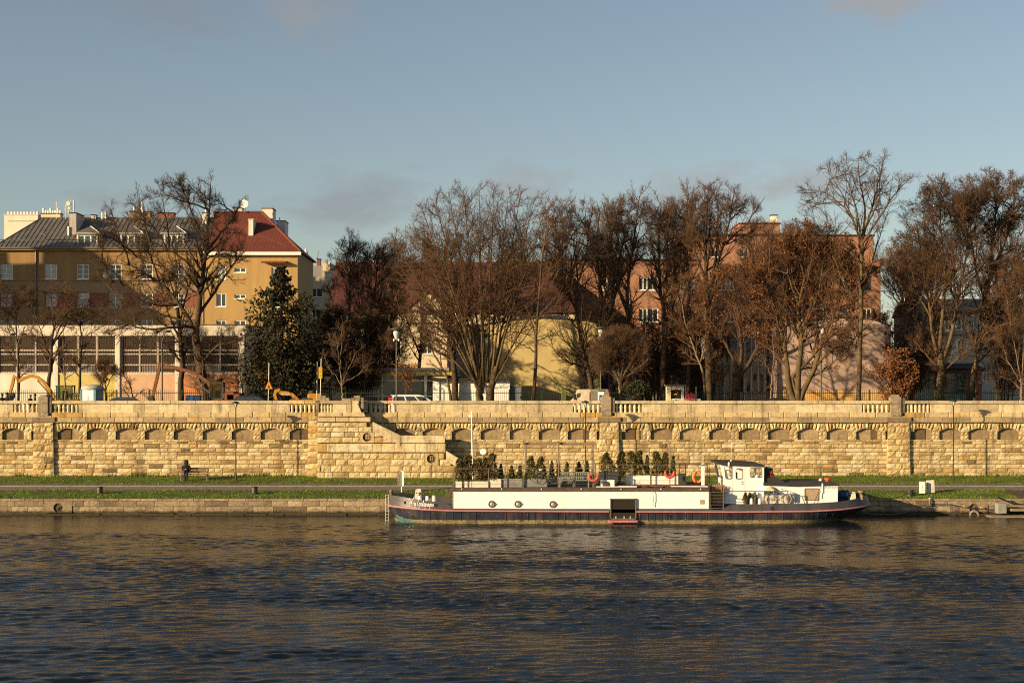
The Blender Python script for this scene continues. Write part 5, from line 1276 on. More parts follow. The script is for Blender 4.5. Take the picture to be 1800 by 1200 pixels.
# lamps on the upper road
def road_lamp(px, d, ptop, kind, label):
    t = thing('street_lamp', (X(px, d), d, RZ), label, 'street lamp', 'tall lamps on the upper road'); h = Z(ptop, d) - RZ
    mb = MB(); mb.lathe([(.09, 0), (.09, 1.3), (.065, 1.35), (.05, h - .9), (.05, h - .8)], (0, 0, 0), 10); mb.build('pole', 'lamp_pole', t)
    if kind == 'disc':
        mb = MB(); mb.lathe([(.10, h - .22), (.50, h - .10), (.52, h - .07), (.30, h + .02), (.05, h + .06)], (0, 0, 0), 18); mb.build('lamp_shade', 'lamp_pole', t)
        mb = MB(); mb.lathe([(.06, h - .85), (.22, h - .5), (.24, h - .25), (.1, h - .12)], (0, 0, 0), 12)
        mb.build('glass', 'lamp_glass', t)
        mb = MB()
        for k in range(3): a = R(90 + 120 * k); mb.lathe([(.02, -.1), (.07, -.04), (.07, .04), (.02, .1)], (.2 * math.cos(a), .2 * math.sin(a), h - .85), 8)
        mb.build('bulb', 'white', t)
    elif kind == 'double':
        for s in (-1, 1):
            mb = MB(); mb.tube([(0, 0, h - .8), (s * .25, 0, h - .15), (s * .3, 0, h - .1)], .03, 6); mb.lathe([(.05, h - .16), (.32, h - .08), (.3, h), (.05, h + .04)], (s * .42, 0, 0), 14); mb.build('lamp_head', 'lamp_pole', t)
    else:
        mb = MB(); mb.bbox(-.62, .2, -.15, .15, h - .14, h, .05); mb.build('lamp_head', 'lamp_pole', t)
        mb = MB(); mb.lathe([(.10, h - .55), (.16, h - .5), (.16, h - .12), (.1, h - .06)], (.1, 0, 0), 12); mb.build('sensor', 'orange_sign' if 0 else 'lamp_glass', t); mb = MB(); mb.tube([(0, 0, h - .85), (.08, 0, h - .3)], .04, 6); mb.build('bracket', 'lamp_pole', t)
    return t
road_lamp(697, 112.6, 577, 'disc', 'tall disc-topped lamp with bulbs beside the silver estate car')
road_lamp(285, 120.5, 581, 'double', 'thin double-headed lamp in front of the white hall near the orange digger arm')
road_lamp(1056, 120.5, 575, 'disc', 'disc-topped lamp at the right edge of the yellow wall by the van')
road_lamp(1443.5, 120.5, 574, 'flat', 'flat-headed lamp before the pink-beige wall')
road_lamp(31, 120.5, 586, 'double', 'double-headed lamp in front of the white hall at the left, above the yellow digger')
# signs
def pole_sign(px, d, ptop): h = Z(ptop, d) - RZ; return X(px, d), h
d = 113.2; x, h = pole_sign(472.5, d, 637); t = thing('warning_sign', (x, d, RZ), 'orange triangular roadworks warning sign on a thin pole above the navy car', 'road sign')
mb = MB(); mb.tube([(-.06, .04, 0), (.02, .04, h)], .035, 8); mb.build('pole', 'galv', t)
zb_, zt_ = Z(684, d) - RZ, Z(667, d) - RZ; mb = MB(); mb.prism([(-.30, zb_), (.30, zb_), (0, zt_)], -.03, -.005); o = mb.build('plate', 'brick_red', t)
mb = MB(); mb.prism([(-.24, zb_ + .05), (.24, zb_ + .05), (0, zt_ - .1)], -.036, -.031); mb.build('plate_face', 'orange_sign', o)
mb = MB(); mb.prism([(-.10, zb_ + .1), (.13, zb_ + .1), (.07, zb_ + .22)], -.042, -.037); mb.tube([(-.08, -.04, zb_ + .12), (.0, -.04, zb_ + .3), (.05, -.04, zb_ + .24)], .022, 5); mb.lathe([(.03, 0), (.03, .01)], (.01, -.045, zb_ + .37), 8, 0, 'y'); mb.build('pictogram', 'black', o)
d = 112.2; x, h = pole_sign(563.5, d, 630); t = thing('notice_sign', (x, d, RZ), 'bright yellow rectangular road notice on a pale pole by the stair landing', 'road sign')
mb = MB(); mb.tube([(-.05, .04, 0), (.05, .04, h)], .035, 8); mb.build('pole', 'galv', t)
zb_, zt_ = Z(665, d) - RZ, Z(645, d) - RZ
for a, b in ((0, .44), (.46, 1)):
    z0, z1 = zb_ + (zt_ - zb_) * a, zb_ + (zt_ - zb_) * b
    mb = MB(); mb.bbox(-.13, .13, -.03, .0, z0, z1, .01); o = mb.build('plate', 'yellow_sign', t); mb = MB()
    for k in range(2 if a == 0 else 3):
        z = z0 + (z1 - z0) * (k + .6) / (2.2 if a == 0 else 3.2)
        for q in range(3): w = rnd.uniform(.03, .06); xx = -.09 + q * .065; mb.box(xx, xx + w, -.034, -.031, z - .025, z + .025)
    mb.build('print', 'black', o)
d = 112.6; x, h = pole_sign(556.5, d, 636); t = thing('road_sign_stack', (x, d, RZ), 'stack of brown-backed signs seen edge-on, left of the yellow notice', 'road sign')
mb = MB(); mb.tube([(0, .03, 0), (.05, .03, h)], .035, 8); mb.build('pole', 'galv', t)
for z0, z1, w in ((Z(654, d), Z(636, d), .1), (Z(669, d), Z(655, d), .1), (Z(686, d), Z(672, d), .13)):
    mb = MB(); mb.add([(-w, -.12, z0 - RZ), (w, .12, z0 - RZ), (.02, 0, z1 - RZ), (-w + .03, -.1, z0 - RZ), (w + .03, .14, z0 - RZ), (.05, .02, z1 - RZ)], [(0, 1, 2), (5, 4, 3), (0, 3, 4, 1), (1, 4, 5, 2), (2, 5, 3, 0)]); mb.build('plate', 'sign_back', t)
# portable toilet
d = 116.5; x0, x1 = X(147.5, d), X(178, d); t = thing('portable_toilet', ((x0 + x1) / 2, d, RZ), 'white and teal portable toilet with grey domed roof by the fence', 'portable toilet', None, R(-16)); w = .60; h = Z(684, d) - RZ
mb = MB(); mb.bbox(-w, w, -w, w, 0, h, .03); mb.build('body', 'toilet_grey', t)
for sx in (-1, 1):
    mb = MB(); mb.bbox(sx * w - .11, sx * w + .11, -w - .06, -w + .12, 0, h, .05); mb.build('corner_panel', 'toilet_teal', t)
mb = MB(); mb.bbox(-w + .12, w - .12, -w - .05, -w + .02, .1, h - .02, .02); o = mb.build('door', 'toilet_white', t)
mb = MB(); mb.lathe([(.055, 0), (.055, -.006)], (0, -w - .052, h * .72), 12, 0, 'y'); mb.box(-.04, .0, -w - .058, -w - .052, h * .55, h * .68); mb.box(.03, .09, -w - .058, -w - .052, h * .56, h * .70); mb.build('pictogram', 'steel', o)
mb = MB(); mb.lathe([(.86, h), (.88, h + .07), (.80, h + .22), (.5, h + .34), (.05, h + .38)], (0, 0, 0), 16); o = mb.build('roof', 'toilet_grey', t)
# blue bins
d = 119.5
for px0, px1, m, lab in ((328, 341, 'blue', 'blue wheeled bin, left one by the big tree trunk'), (341.5, 353, 'blue_sign', 'darker blue wheeled bin, right one half behind the pale young tree')):
    t = thing('wheeled_bin', (X((px0 + px1) / 2, d), d, RZ), lab, 'bin', 'blue wheeled bins'); w = (X(px1, d) - X(px0, d)) / 2; h = Z(696, d) - RZ
    mb = MB(); mb.add([(-w * .8, -.25, .12), (w * .8, -.25, .12), (w * .8, .25, .12), (-w * .8, .25, .12), (-w, -.32, h), (w, -.32, h), (w, .3, h), (-w, .3, h)], [(0, 3, 2, 1), (0, 1, 5, 4), (1, 2, 6, 5), (2, 3, 7, 6), (3, 0, 4, 7)]); mb.build('body', m, t)
    mb = MB(); mb.bbox(-w - .02, w + .02, -.35, .34, h, h + .07, .03); mb.build('lid', m, t)
    for s in (-1, 1): mb = MB(); mb.lathe([(.12, -.03), (.12, .03)], (s * w * .7, .25, .12), 12, 0, 'x'); mb.build('wheel', 'black', t)
# cars
def car(px0, px1, d, ptop, paint, label, kind='estate', flip=False, full=4.6, rz=0):
    """roof/greenhouse spans px0..px1 at parapet height; the whole car is built"""
    xm = (X(px0, d) + X(px1, d)) / 2; t = thing('car', (xm, d, RZ - .02), label, 'car', 'cars parked along the upper road', rz)
    H = Z(ptop, d) - RZ + .02; L = full; f = -1 if flip else 1
    if kind == 'estate': low = [(-2.25, .35), (-2.3, .75), (-2.2, .98), (-2.1, 1.02), (.85, .98), (1.9, .82), (2.25, .68), (2.3, .4)]; gh = [(-2.14, 1.0), (-1.98, H - .06), (-1.7, H), (-.1, H), (.3, H - .07), (1.05, .97)]
    elif kind == 'hatch': low = [(-1.95, .35), (-2.0, .8), (-1.9, 1.0), (.9, .96), (1.7, .8), (1.95, .65), (2.0, .4)]; gh = [(-1.93, .98), (-1.55, H - .08), (-1.2, H), (-.2, H - .02), (.1, H - .09), (.95, .95)]
    else: low = [(-2.2, .35), (-2.25, .8), (-2.1, .98), (-1.3, 1.0), (.8, .96), (1.9, .8), (2.2, .65), (2.25, .4)]; gh = [(-1.55, .98), (-.95, H - .06), (-.5, H), (.0, H - .01), (.3, H - .08), (1.0, .95)]
    low = [(x * f, z) for x, z in low] + [(2.2 * f, .22), (-2.1 * f, .22)]; gh = [(x * f, z) for x, z in gh]
    W2 = .88; mb = MB(); mb.prism(low if f > 0 else list(reversed(low)), -W2, W2)
    def green(s0, s1, ins, dz=0): return [(x, z) for x, z in gh]
    n = len(gh); vs = []
    for s in (-1, 1):
        for x, z in gh: k = (z - .95) / (H - .95); vs.append((x, s * (W2 - .05 - .16 * k), z))
    fs = [tuple(range(n)), tuple(range(2 * n - 1, n - 1, -1))] + [(i + 1, i, n + i, n + i + 1) for i in range(n - 1)]
    mb.add(vs, fs); mb.build('body', paint, t)
    zc_ = 1.03; zt = H - .13
    xs = sorted([p[0] for p in gh]); 
    def wy(z): return W2 - .05 - .16 * (z - .95) / (H - .95) + .008
    def edge(z):
        e = []
        for (a, b), (c, dd) in zip(gh, gh[1:]):
            if min(b, dd) <= z <= max(b, dd) and abs(dd - b) > 1e-6: e.append(a + (c - a) * (z - b) / (dd - b))
        return min(e), max(e)
    b0, b1 = edge(zc_); t0, t1 = edge(zt)
    cuts = [0.05, .36, .40, .68, .72, .95]
    for i in range(0, 6, 2):
        for s in (-1, 1):
            q = [(b0 + (b1 - b0) * cuts[i], s * wy(zc_), zc_), (b0 + (b1 - b0) * cuts[i + 1], s * wy(zc_), zc_), (t0 + (t1 - t0) * cuts[i + 1], s * wy(zt), zt), (t0 + (t1 - t0) * cuts[i], s * wy(zt), zt)]
            m2 = MB(); m2.add(q, [(0, 1, 2, 3)] if s < 0 else [(3, 2, 1, 0)]); m2.build('window', 'glass', t)
    for x in (-1.35, 1.35):
        for s in (-1, 1):
            m2 = MB(); m2.lathe([(.18, -.1), (.31, -.09), (.32, 0), (.31, .09), (.18, .1)], (x * f, s * (W2 - .1), .31), 16, 0, 'y'); o = m2.build('wheel', 'black', t); m2 = MB(); m2.lathe([(.19, -.01), (.12, .01), (.02, .015)], (x * f, s * (W2 - .1) + s * .095, .31), 12, 0, 'y'); m2.build('rim', 'galv', o)
    for s in (-1, 1): m2 = MB(); m2.bbox(f * -2.22 - .06, f * -2.22 + .14, s * .74 - .1, s * .74 + .1, .72, (H - .2 if kind == 'estate' else .95), .02); m2.build('tail_light', 'tail_red', t)
    if kind == 'estate':
        for s in (-1, 1): m2 = MB(); m2.tube([(-1.6 * f, s * .6, H + .0), (-1.5 * f, s * .6, H + .05), (-.2 * f, s * .6, H + .05), (-.1 * f, s * .6, H)], .02, 5); m2.build('roof_rail', 'steel_dark', t)
        m2 = MB(); m2.bbox(min(f * -2.12, f * -1.9), max(f * -2.12, f * -1.9), -.6, .6, H - .05, H, .015); m2.build('rear_spoiler', paint, t)
    return t
car(178, 243, 114.8, 697.3, 'car_grey', 'dark grey car with low curved roof just right of the portable toilet', 'sedan', True)
car(421, 490, 114.6, 695.2, 'car_navy', 'navy blue car under the triangular warning sign', 'hatch', False)
car(706, 770, 114.6, 693.5, 'car_silver', 'silver-white estate car with red tail light right of the disc-topped lamp', 'estate', False)
car(1333, 1382, 114.8, 699, 'car_black', 'black car whose low roof shows below the multi-stemmed tree', 'sedan', True)
# van
d = 115.5; t = thing('van', (X(1039, d), d + 1.5, RZ - .02), 'dusty white panel van seen from the rear in front of the yellow wall', 'van', None, R(14)); H = Z(683.5, d) - RZ; w = .78
mb = MB()
prof = [(-2.4, .4), (-2.4, H - .15), (-2.25, H), (1.1, H), (1.9, 1.35), (2.7, 1.1), (2.8, .4)]     # y,z
n = len(prof); vs = [(s * (w - (.07 if z > 1.3 else 0)), y, z) for s in (-1, 1) for y, z in prof]
mb.add(vs, [tuple(range(n)), tuple(range(2 * n - 1, n - 1, -1))] + [(i, n + i, n + (i + 1) % n, (i + 1) % n) for i in range(n)]); mb.build('body', 'van_dusty', t)
for s in (-1, 1):
    mb = MB(); mb.bbox(min(s * .03, s * (w - .08)), max(s * .03, s * (w - .08)), -2.43, -2.39, .5, H - .12, .02); o = mb.build('rear_door', 'van_dusty', t)
    mb = MB(); mb.bbox(s * (w - .03) - .035, s * (w - .03) + .035, -2.44, -2.3, .85, H - .2, .02); mb.build('tail_light', 'tail_red' , t)
    mb = MB(); mb.bbox(s * (w + .12) - .1, s * (w + .12) + .1, .95, 1.1, 1.15, 1.6, .03); mb.tube([(s * w * .9, 1.05, 1.2), (s * (w + .12), 1.05, 1.25)], .03, 5); mb.build('wing_mirror', 'black', t)
    mb = MB(); mb.add([(s * (w - .055), .1, 1.2), (s * (w - .055), 1.2, 1.2), (s * (w - .06), 1.0, 1.65), (s * (w - .06), .1, 1.7)], [(0, 3, 2, 1)] if s < 0 else [(0, 1, 2, 3)]); mb.build('window', 'glass', t)
    for y in (-1.5, 1.8): mb = MB(); mb.lathe([(.18, -.1), (.33, -.09), (.33, .09), (.18, .1)], (s * (w - .1), y, .33), 16, 0, 'x'); mb.build('wheel', 'black', t)
# parking ticket pillar
d = 112.5; t = thing('ticket_machine', (X(1056.5, d), d, RZ), 'white and blue ticket pillar beside the stained parapet pier', 'ticket machine'); w = .22; h = Z(688, d) - RZ
mb = MB(); mb.bbox(-w, w, -.18, .18, 0, h, .03); mb.build('body', 'white', t); mb = MB(); mb.bbox(-w + .02, w + .1, -.2, .2, h, h + .1, .04); mb.build('roof', 'slate_box', t)
mb = MB(); mb.box(-.14, w + .02, -.19, -.181, h * .45, h * .86); o = mb.build('panel', 'blue_sign', t); mb = MB(); mb.box(-.06, .02, -.196, -.191, h * .66, h * .76); mb.box(.06, .14, -.196, -.191, h * .62, h * .72); mb.box(-.05, .1, -.196, -.191, h * .5, h * .56); mb.build('print', 'white', o)
# stone kiosk shrine and barriers
d = 120.6; x0, x1 = X(1171.5, d), X(1201.5, d); t = thing('electrical_kiosk', ((x0 + x1) / 2, d, RZ), 'small stone-framed kiosk with flat roof and dark glazed front behind the barrier', 'kiosk'); w = (x1 - x0) / 2; h = Z(678, d) - RZ
mb = MB(); mb.bbox(-w, -w + .32, -.4, .6, 0, h, .02); mb.bbox(w - .2, w, -.4, .6, 0, h, .02); mb.box(-w + .32, w - .2, -.35, .6, h - .3, h - .002); mb.box(-w + .3, w - .2, .3, .6, 0, h - .3); mb.build('wall', 'cream', t)
mb = MB(); mb.bbox(-w - .12, w + .12, -.52, .7, h, h + .09, .02); mb.build('roof', 'wood', t); mb = MB(); mb.box(-w + .33, w - .21, -.2, -.17, .3, h - .31); o = mb.build('glazing', 'void', t)
mb = MB(); mb.tube([(-.2, -.21, h - .72), (.0, -.21, h - .66), (.2, -.21, h - .58)], .03, 5); mb.tube([(.1, -.21, h - .72), (.2, -.21, h - .45)], .02, 5); mb.build('graffiti', 'yellow_sign', o)
d = 119.6; t = thing('crowd_barrier', (X(1206, d), d, RZ), 'low white crowd barrier in front of the stone kiosk', 'barrier'); w = X(1231, d) - X(1206, d); h = Z(701, d) - RZ; mb = MB(); mb.tube([(-w * 1.05, 0, 0), (-w, 0, h), (w, 0, h), (w * 1.05, 0, 0)], .025, 6); mb.tube([(-w, 0, .2), (w, 0, .2)], .02, 5); mb.build('frame', 'white', t); mb = MB()
for k in range(24): xx = -w + 2 * w * (k + .5) / 24; mb.tube([(xx, 0, .2), (xx, 0, h)], .018, 5)
mb.build('bars', 'white', t)
d = 120.0
for k, lab in enumerate(('front red plastic road barrier of the stacked pair by the kiosk', 'rear red plastic road barrier of the stacked pair by the kiosk')):
    t = thing('road_barrier', (X(1214, d), d + .3 * k, RZ), lab, 'barrier', 'red plastic barriers by the kiosk'); w = (X(1223, d) - X(1205.5, d)) / 2; h = Z(691 - k, d) - RZ; mb = MB()
    for q in range(4): xx = -w + 2 * w * (q + .5) / 4; mb.bbox(xx - w / 4 + .015, xx + w / 4 - .015, -.08, .08, .1, h - (.08 if q % 2 else 0), .04)
    mb.bbox(-w, w, -.06, .06, .3, .5, .02); mb.build('panel', 'red_buoy', t); mb = MB(); mb.bbox(-w * .7, -w * .3, -.2, .2, 0, .1, .02); mb.bbox(w * .3, w * .7, -.2, .2, 0, .1, .02); mb.build('foot', 'black', t)
for px, lab in ((1205.3, 'thin white marker post left of the red barriers'), (1223.5, 'thin white marker post right of the red barriers')):
    d = 120.4; t = thing('marker_post', (X(px, d), d, RZ), lab, 'post', 'white marker posts'); h = Z(680, d) - RZ; mb = MB(); mb.tube([(0, 0, .05), (0, 0, h)], .04, 6); mb.build('post', 'white_dirty', t); mb = MB(); mb.bbox(-.15, .15, -.15, .15, 0, .07, .02); mb.build('foot', 'black', t)
# excavators
def bar(mb, pts, w, h0, h1, mi=0):      # box beam following a polyline in x,z, width along y; tapering height
    n = len(pts); L = []
    for i, (x, z) in enumerate(pts):
        a = Vector(pts[max(0, i - 1)]); b = Vector(pts[min(n - 1, i + 1)]); tdir = (b - a).normalized(); nn = Vector((-tdir.y, tdir.x)); h = (h0 + (h1 - h0) * i / (n - 1)) / 2
        L.append(((x + nn.x * h, z + nn.y * h), (x - nn.x * h, z - nn.y * h)))
    vs = [];
    for u, l in L: vs += [(u[0], -w, u[1]), (u[0], w, u[1]), (l[0], w, l[1]), (l[0], -w, l[1])]
    fs = [(0, 1, 2, 3), (4 * n - 1, 4 * n - 2, 4 * n - 3, 4 * n - 4)]
    for i in range(n - 1):
        for q in range(4): q2 = (q + 1) % 4; fs.append((4 * i + q, 4 * i + 4 + q, 4 * i + 4 + q2, 4 * i + q2))
    mb.add(vs, fs, mi)
def excavator(d, px_body, boom, stick, bucket, cab, paint, label, cw=None, facing=-1, tw=.22):
    x0 = X(px_body, d); t = thing('excavator', (x0, d, RZ), label, 'excavator'); G = lambda p: (X(p[0], d) - x0, Z(p[1], d) - RZ)
    for s in (-1, 1):
        mb = MB(); mb.prism([(-1.5, .1), (-1.25, 0), (1.25, 0), (1.5, .1), (1.5, .45), (1.25, .6), (-1.25, .6), (-1.5, .45)], s * .9 - .22, s * .9 + .22); mb.build('track', 'black', t)
    mb = MB(); mb.bbox(-1.1, 1.3, -.95, .95, .68, 1.15, .06); mb.lathe([(.5, .55), (.5, .7)], (0, 0, 0), 14); mb.bbox(.3, 1.45, -.9, .9, 1.15, 1.62, .1); mb.build('body', paint, t)
    mb = MB(); bar(mb, [G(p) for p in boom], .11, .28, .22); mb.build('boom', paint, t)
    mb = MB(); bar(mb, [G(p) for p in stick], .11, .28, .20); o = mb.build('stick', paint, t)
    mb = MB(); bx, bz = G(bucket); mb.prism([(bx - .25, bz + .1), (bx + .2, bz + .2), (bx + .28, bz - .1), (bx + .1, bz - .42), (bx - .22, bz - .45), (bx - .1, bz - .2)], -.35, .35); mb.build('bucket', 'steel_dark', t)
    mb = MB(); p = [G(q) for q in (boom[0], boom[len(boom) // 2])]; mb.tube([(p[0][0] - .2, 0, p[0][1] + .1), (p[1][0], 0, p[1][1] - .25)], .06, 6); mb.build('hydraulic_ram', 'steel', t)
    (ca, cb), (cc, cd) = G(cab[:2]), G(cab[2:]); z0 = .9
    mb = MB()
    for a in (ca + .06, cc - .06):
        for y in (-.85, -.1): mb.bbox(a - .05, a + .05, y - .05, y + .05, z0, cd - .06, .01)
    mb.bbox(ca - .02, cc + .02, -.93, -.02, cd - .1, cd, .04); mb.box(ca + .02, cc - .02, -.88, -.05, z0 - .1, z0 + .35); mb.bbox(ca + .45, ca + .8, -.6, -.2, z0 + .3, z0 + .95, .05); o = mb.build('cab', 'slate_box', t)
    mb = MB(); mb.box(ca + .1, cc - .1, -.9, -.89, z0 + .36, cd - .11); mb.build('cab_glass', 'cab_glass', o)
    if cw: (a, b), (c, e) = G(cw[:2]), G(cw[2:]); mb = MB(); mb.bbox(a, c, -.9, .9, e - .75, b, .08); mb.build('counterweight', paint, t)
    return t
excavator(123.4, 117, [(97, 700), (90, 690), (78, 672), (66, 663), (55, 660), (42, 665), (31, 671)], [(33, 668), (25, 661), (22, 675), (18, 690)], (19, 694), (103.5, 705, 133, 677), 'exc_yellow', 'yellow excavator with arched arm and dark cab left of the portable toilet')
excavator(120.6, 394, [(380, 698), (366, 672), (350, 660), (330, 652), (308, 646), (286, 645)], [(290, 640), (281, 640), (276, 665), (270, 690), (267, 700)], (265, 700), (371, 705, 396, 672), 'exc_orange', 'orange excavator with raised arm before the orange hall panels', (398, 688, 416, 705))
t = excavator(118.5, 536, [(528, 712), (522, 701), (513, 693), (503, 690), (491, 689.5)], [(493, 686), (485, 686.5), (483, 694), (486, 703)], (486, 706), (534, 720, 552, 699), 'exc_yellow', 'small yellow digger whose arched arm with lettering rises before the spruce')
d = 118.5; mb = MB(); x0 = t.location.x; text_on(mb, 'MECALAC', X(494, d) - x0, X(511, d) - x0, Z(694.5, d) - RZ, Z(691, d) - RZ, -.136); mb.build('lettering', 'white', t)

# ================================================================== BUILDINGS
def window(par, x0, x1, z0, z1, y, frame='white', glass='glass', nx=2, nz=1, fw=.06, rec=.10):
    mb = MB(); y0, y1 = y + rec - .05, y + rec
    mb.box(x0, x0 + fw, y0, y1, z0, z1); mb.box(x1 - fw, x1, y0, y1, z0, z1); mb.box(x0 + fw, x1 - fw, y0, y1, z0, z0 + fw); mb.box(x0 + fw, x1 - fw, y0, y1, z1 - fw, z1)
    for k in range(1, nx): xx = x0 + (x1 - x0) * k / nx; mb.box(xx - fw * .6, xx + fw * .6, y0 + .004, y1, z0 + fw, z1 - fw)
    for k in range(1, nz): zz = z0 + (z1 - z0) * k / nz; mb.box(x0 + fw, x1 - fw, y0 + .008, y1 - .004, zz - fw * .35, zz + fw * .35)
    mb.box(x0 - .06, x1 + .06, y - .08, y + rec - .05, z0 - .07, z0 - .003)
    o = mb.build('window', frame, par)
    mb = MB(); mb.add([(x0 + .02, y1 - .012, z0 + .02), (x1 - .02, y1 - .012, z0 + .02), (x1 - .02, y1 - .012, z1 - .02), (x0 + .02, y1 - .012, z1 - .02)], [(0, 1, 2, 3)]); mb.build('pane', glass, o)
    return o
def wall_grid(mb, x0, x1, z0, z1, y, holes, rec=.14, mi=0, zone=None):
    xs = sorted({x0, x1, *[h for q in holes for h in q[:2] if x0 < h < x1]}); zs = sorted({z0, z1, *[h for q in holes for h in q[2:4] if z0 < h < z1], *([z for z in (zone or []) if z0 < z < z1])})
    for a, b in zip(xs, xs[1:]):
        for c, e in zip(zs, zs[1:]):
            mx, mz = (a + b) / 2, (c + e) / 2
            if any(h[0] < mx < h[1] and h[2] < mz < h[3] for h in holes): continue
            m_ = mi(mx, mz) if callable(mi) else mi
            mb.add([(a, y, c), (b, y, c), (b, y, e), (a, y, e)], [(0, 1, 2, 3)], m_)
    for a, b, c, e in [h[:4] for h in holes]:
        mb.add([(a, y, c), (a, y, e), (a, y + rec, e), (a, y + rec, c)], [(3, 2, 1, 0)]); mb.add([(b, y, c), (b, y, e), (b, y + rec, e), (b, y + rec, c)], [(0, 1, 2, 3)])
        mb.add([(a, y, e), (b, y, e), (b, y + rec, e), (a, y + rec, e)], [(0, 1, 2, 3)]); mb.add([(a, y, c), (b, y, c), (b, y + rec, c), (a, y + rec, c)], [(3, 2, 1, 0)])
def facade(par, d, px0, px1, py0, py1, wins, mats, depth=12, mi=0, zone=None, zbase=None, rec=.14, style=None, back=True):
    """holed front wall + side walls + flat back; wins: list of (px0,px1,py_top,py_bot,frame,glass,nx,nz)"""
    x0, x1 = X(px0, d), X(px1, d); z1 = Z(py0, d); z0 = RZ - .05 if zbase is None else zbase
    H = [(X(a, d), X(b, d), Z(f, d), Z(e, d), *r) for a, b, e, f, *r in wins]
    mb = MB(); wall_grid(mb, x0, x1, z0, z1, d, H, rec, mi, [Z(q, d) for q in zone] if zone else None)
    mb.add([(x0, d, z0), (x0, d + depth, z0), (x0, d + depth, z1), (x0, d, z1)], [(3, 2, 1, 0)]); mb.add([(x1, d, z0), (x1, d + depth, z0), (x1, d + depth, z1), (x1, d, z1)], [(0, 1, 2, 3)])
    mb.add([(x0, d + depth, z0), (x1, d + depth, z0), (x1, d + depth, z1), (x0, d + depth, z1)], [(3, 2, 1, 0)])
    o = mb.build('wall', mats, par)
    for h in H:
        fr, gl, nx, nz = (list(h[4:]) + ['white', 'glass', 2, 1][len(h) - 4:])[:4]
        window(par, h[0] + .004, h[1] - .004, h[2] + .004, h[3] - .004, d, fr, gl, nx, nz, .075, rec)
    return x0, x1, z0, z1
def chimney(par, d, px0, px1, py0, py1, m='cream', depth=1.0, pots=0, cap='roof_dark', potm='white'):
    mb = MB(); x0, x1 = X(px0, d), X(px1, d); mb.box(x0, x1, d, d + depth, Z(py1, d) - 1.0, Z(py0, d)); mb.box(x0 - .06, x1 + .06, d - .06, d + depth + .06, Z(py0, d), Z(py0, d) + .10, 1)
    o = mb.build('chimney', [m, cap], par)
    if pots:
        mb = MB()
        for k in range(pots): xx = x0 + (x1 - x0) * (k + .5) / pots; mb.lathe([(.12, 0), (.12, .34 + .25 * ((k * 7) % 3 == 0)), (.05, .36 + .25 * ((k * 7) % 3 == 0))], (xx, d + depth / 2, Z(py0, d) + .1), 8)
        mb.build('chimney_pots', potm, o)
    return o
# ---- ochre apartment block with grey metal roof
D = 165.0
b1 = world_thing('apartment_block', 'ochre apartment block with grey metal mansard roof and white dormers at the left', 'building', at=(-45, D, RZ))
cols = ((-38, -15), (0, 22.5), (79, 100), (135, 156.5), (192, 213.5), (247, 268.5), (303, 324)); wl = []
for i, (a, b) in enumerate(cols):
    wl.append((a, b, 464.5, 490.5, 'white' if i > 1 else 'galv', 'glass' if i > 2 else 'glass_pale', 2, 3)); wl.append((a, b, 515, 540, 'white' if i > 2 else 'salmon_band', 'glass' if i > 3 else 'glass_pale', 2, 3)); wl.append((a, b, 562, 588, 'white', 'glass', 2, 2))
def mi_(x, z):
    py = HY - (z - HC) * F / D; px = CX + x * F / D
    return 2 if (514.5 < py < 541 and 65 < px) else 1 if 492 < py < 514.5 else 0
x0, x1, z0, z1 = facade(b1, D, -60, 359, 440, 700, wl, ['ochre', 'ochre_band', 'brick_red'], 13, mi_, (491.5, 492.5, 514.5, 541, 562))
mb = MB(); mb.box(x0, x1, D - .12, D, Z(493, D), Z(491.4, D)); mb.bbox(x0, x1 - .02, D - .45, D + .2, Z(440.2, D), Z(436.8, D), .05); mb.build('cornice', 'ochre_band', b1)
mb = MB(); mb.tube([(X(63.5, D), D - .1, Z(440, D)), (X(63.5, D), D - .1, RZ)], .09, 8); mb.tube([(X(357.8, D), D - .12, Z(442, D)), (X(357.8, D), D - .12, RZ)], .09, 8); mb.tube([(x0, D - .52, Z(436.4, D)), (x1, D - .52, Z(436.4, D))], .10, 6); mb.build_each('gutter', 'steel', b1)
DR = 171.5; rl = X(72, DR); rr = X(359, D + 3); zr_ = Z(383.5, DR)
mb = MB(); ez = Z(436.5, D)
mb.add([(X(-12, D), D - .5, ez), (x1, D - .5, ez), (x1, DR, zr_), (rl, DR, zr_)], [(0, 1, 2, 3)]); mb.add([(X(-12, D), D - .5, ez), (rl, DR, zr_), (X(-12, D), 178.5, ez)], [(0, 1, 2)]); mb.add([(X(-12, D), 178.5, ez), (rl, DR, zr_), (x1, DR, zr_), (x1, 178.5, ez)], [(0, 1, 2, 3)])
ro = mb.build('roof', 'metal_roof', b1)
mb = MB(); nrm = Vector((0, -(zr_ - ez), 7.0)).normalized() * .04
for k in range(120):
    xx = X(-12, D) + .35 + k * .52
    if xx > x1: break
    tmax = 1.0 if xx > rl else max(0, (xx - X(-12, D)) / (rl - X(-12, D)))
    if tmax < .05: continue
    p0 = Vector((xx, D - .5, ez)) + nrm * .6; p1 = Vector((xx, D - .5 + (DR - D + .5) * tmax, ez + (zr_ - ez) * tmax)) + nrm * .6; mb.tube([p0, p1], .035, 4)
mb.tube([(x0, D + .25, ez + .95), (x1, D + .25, ez + .95)], .05, 5); mb.tube([(X(-12, D), D - .5, ez), (rl, DR, zr_)], .09, 5); mb.tube([(rl, DR, zr_ + .03), (x1, DR, zr_ + .03)], .09, 5); mb.build('roof_seams', 'metal_roof', ro)
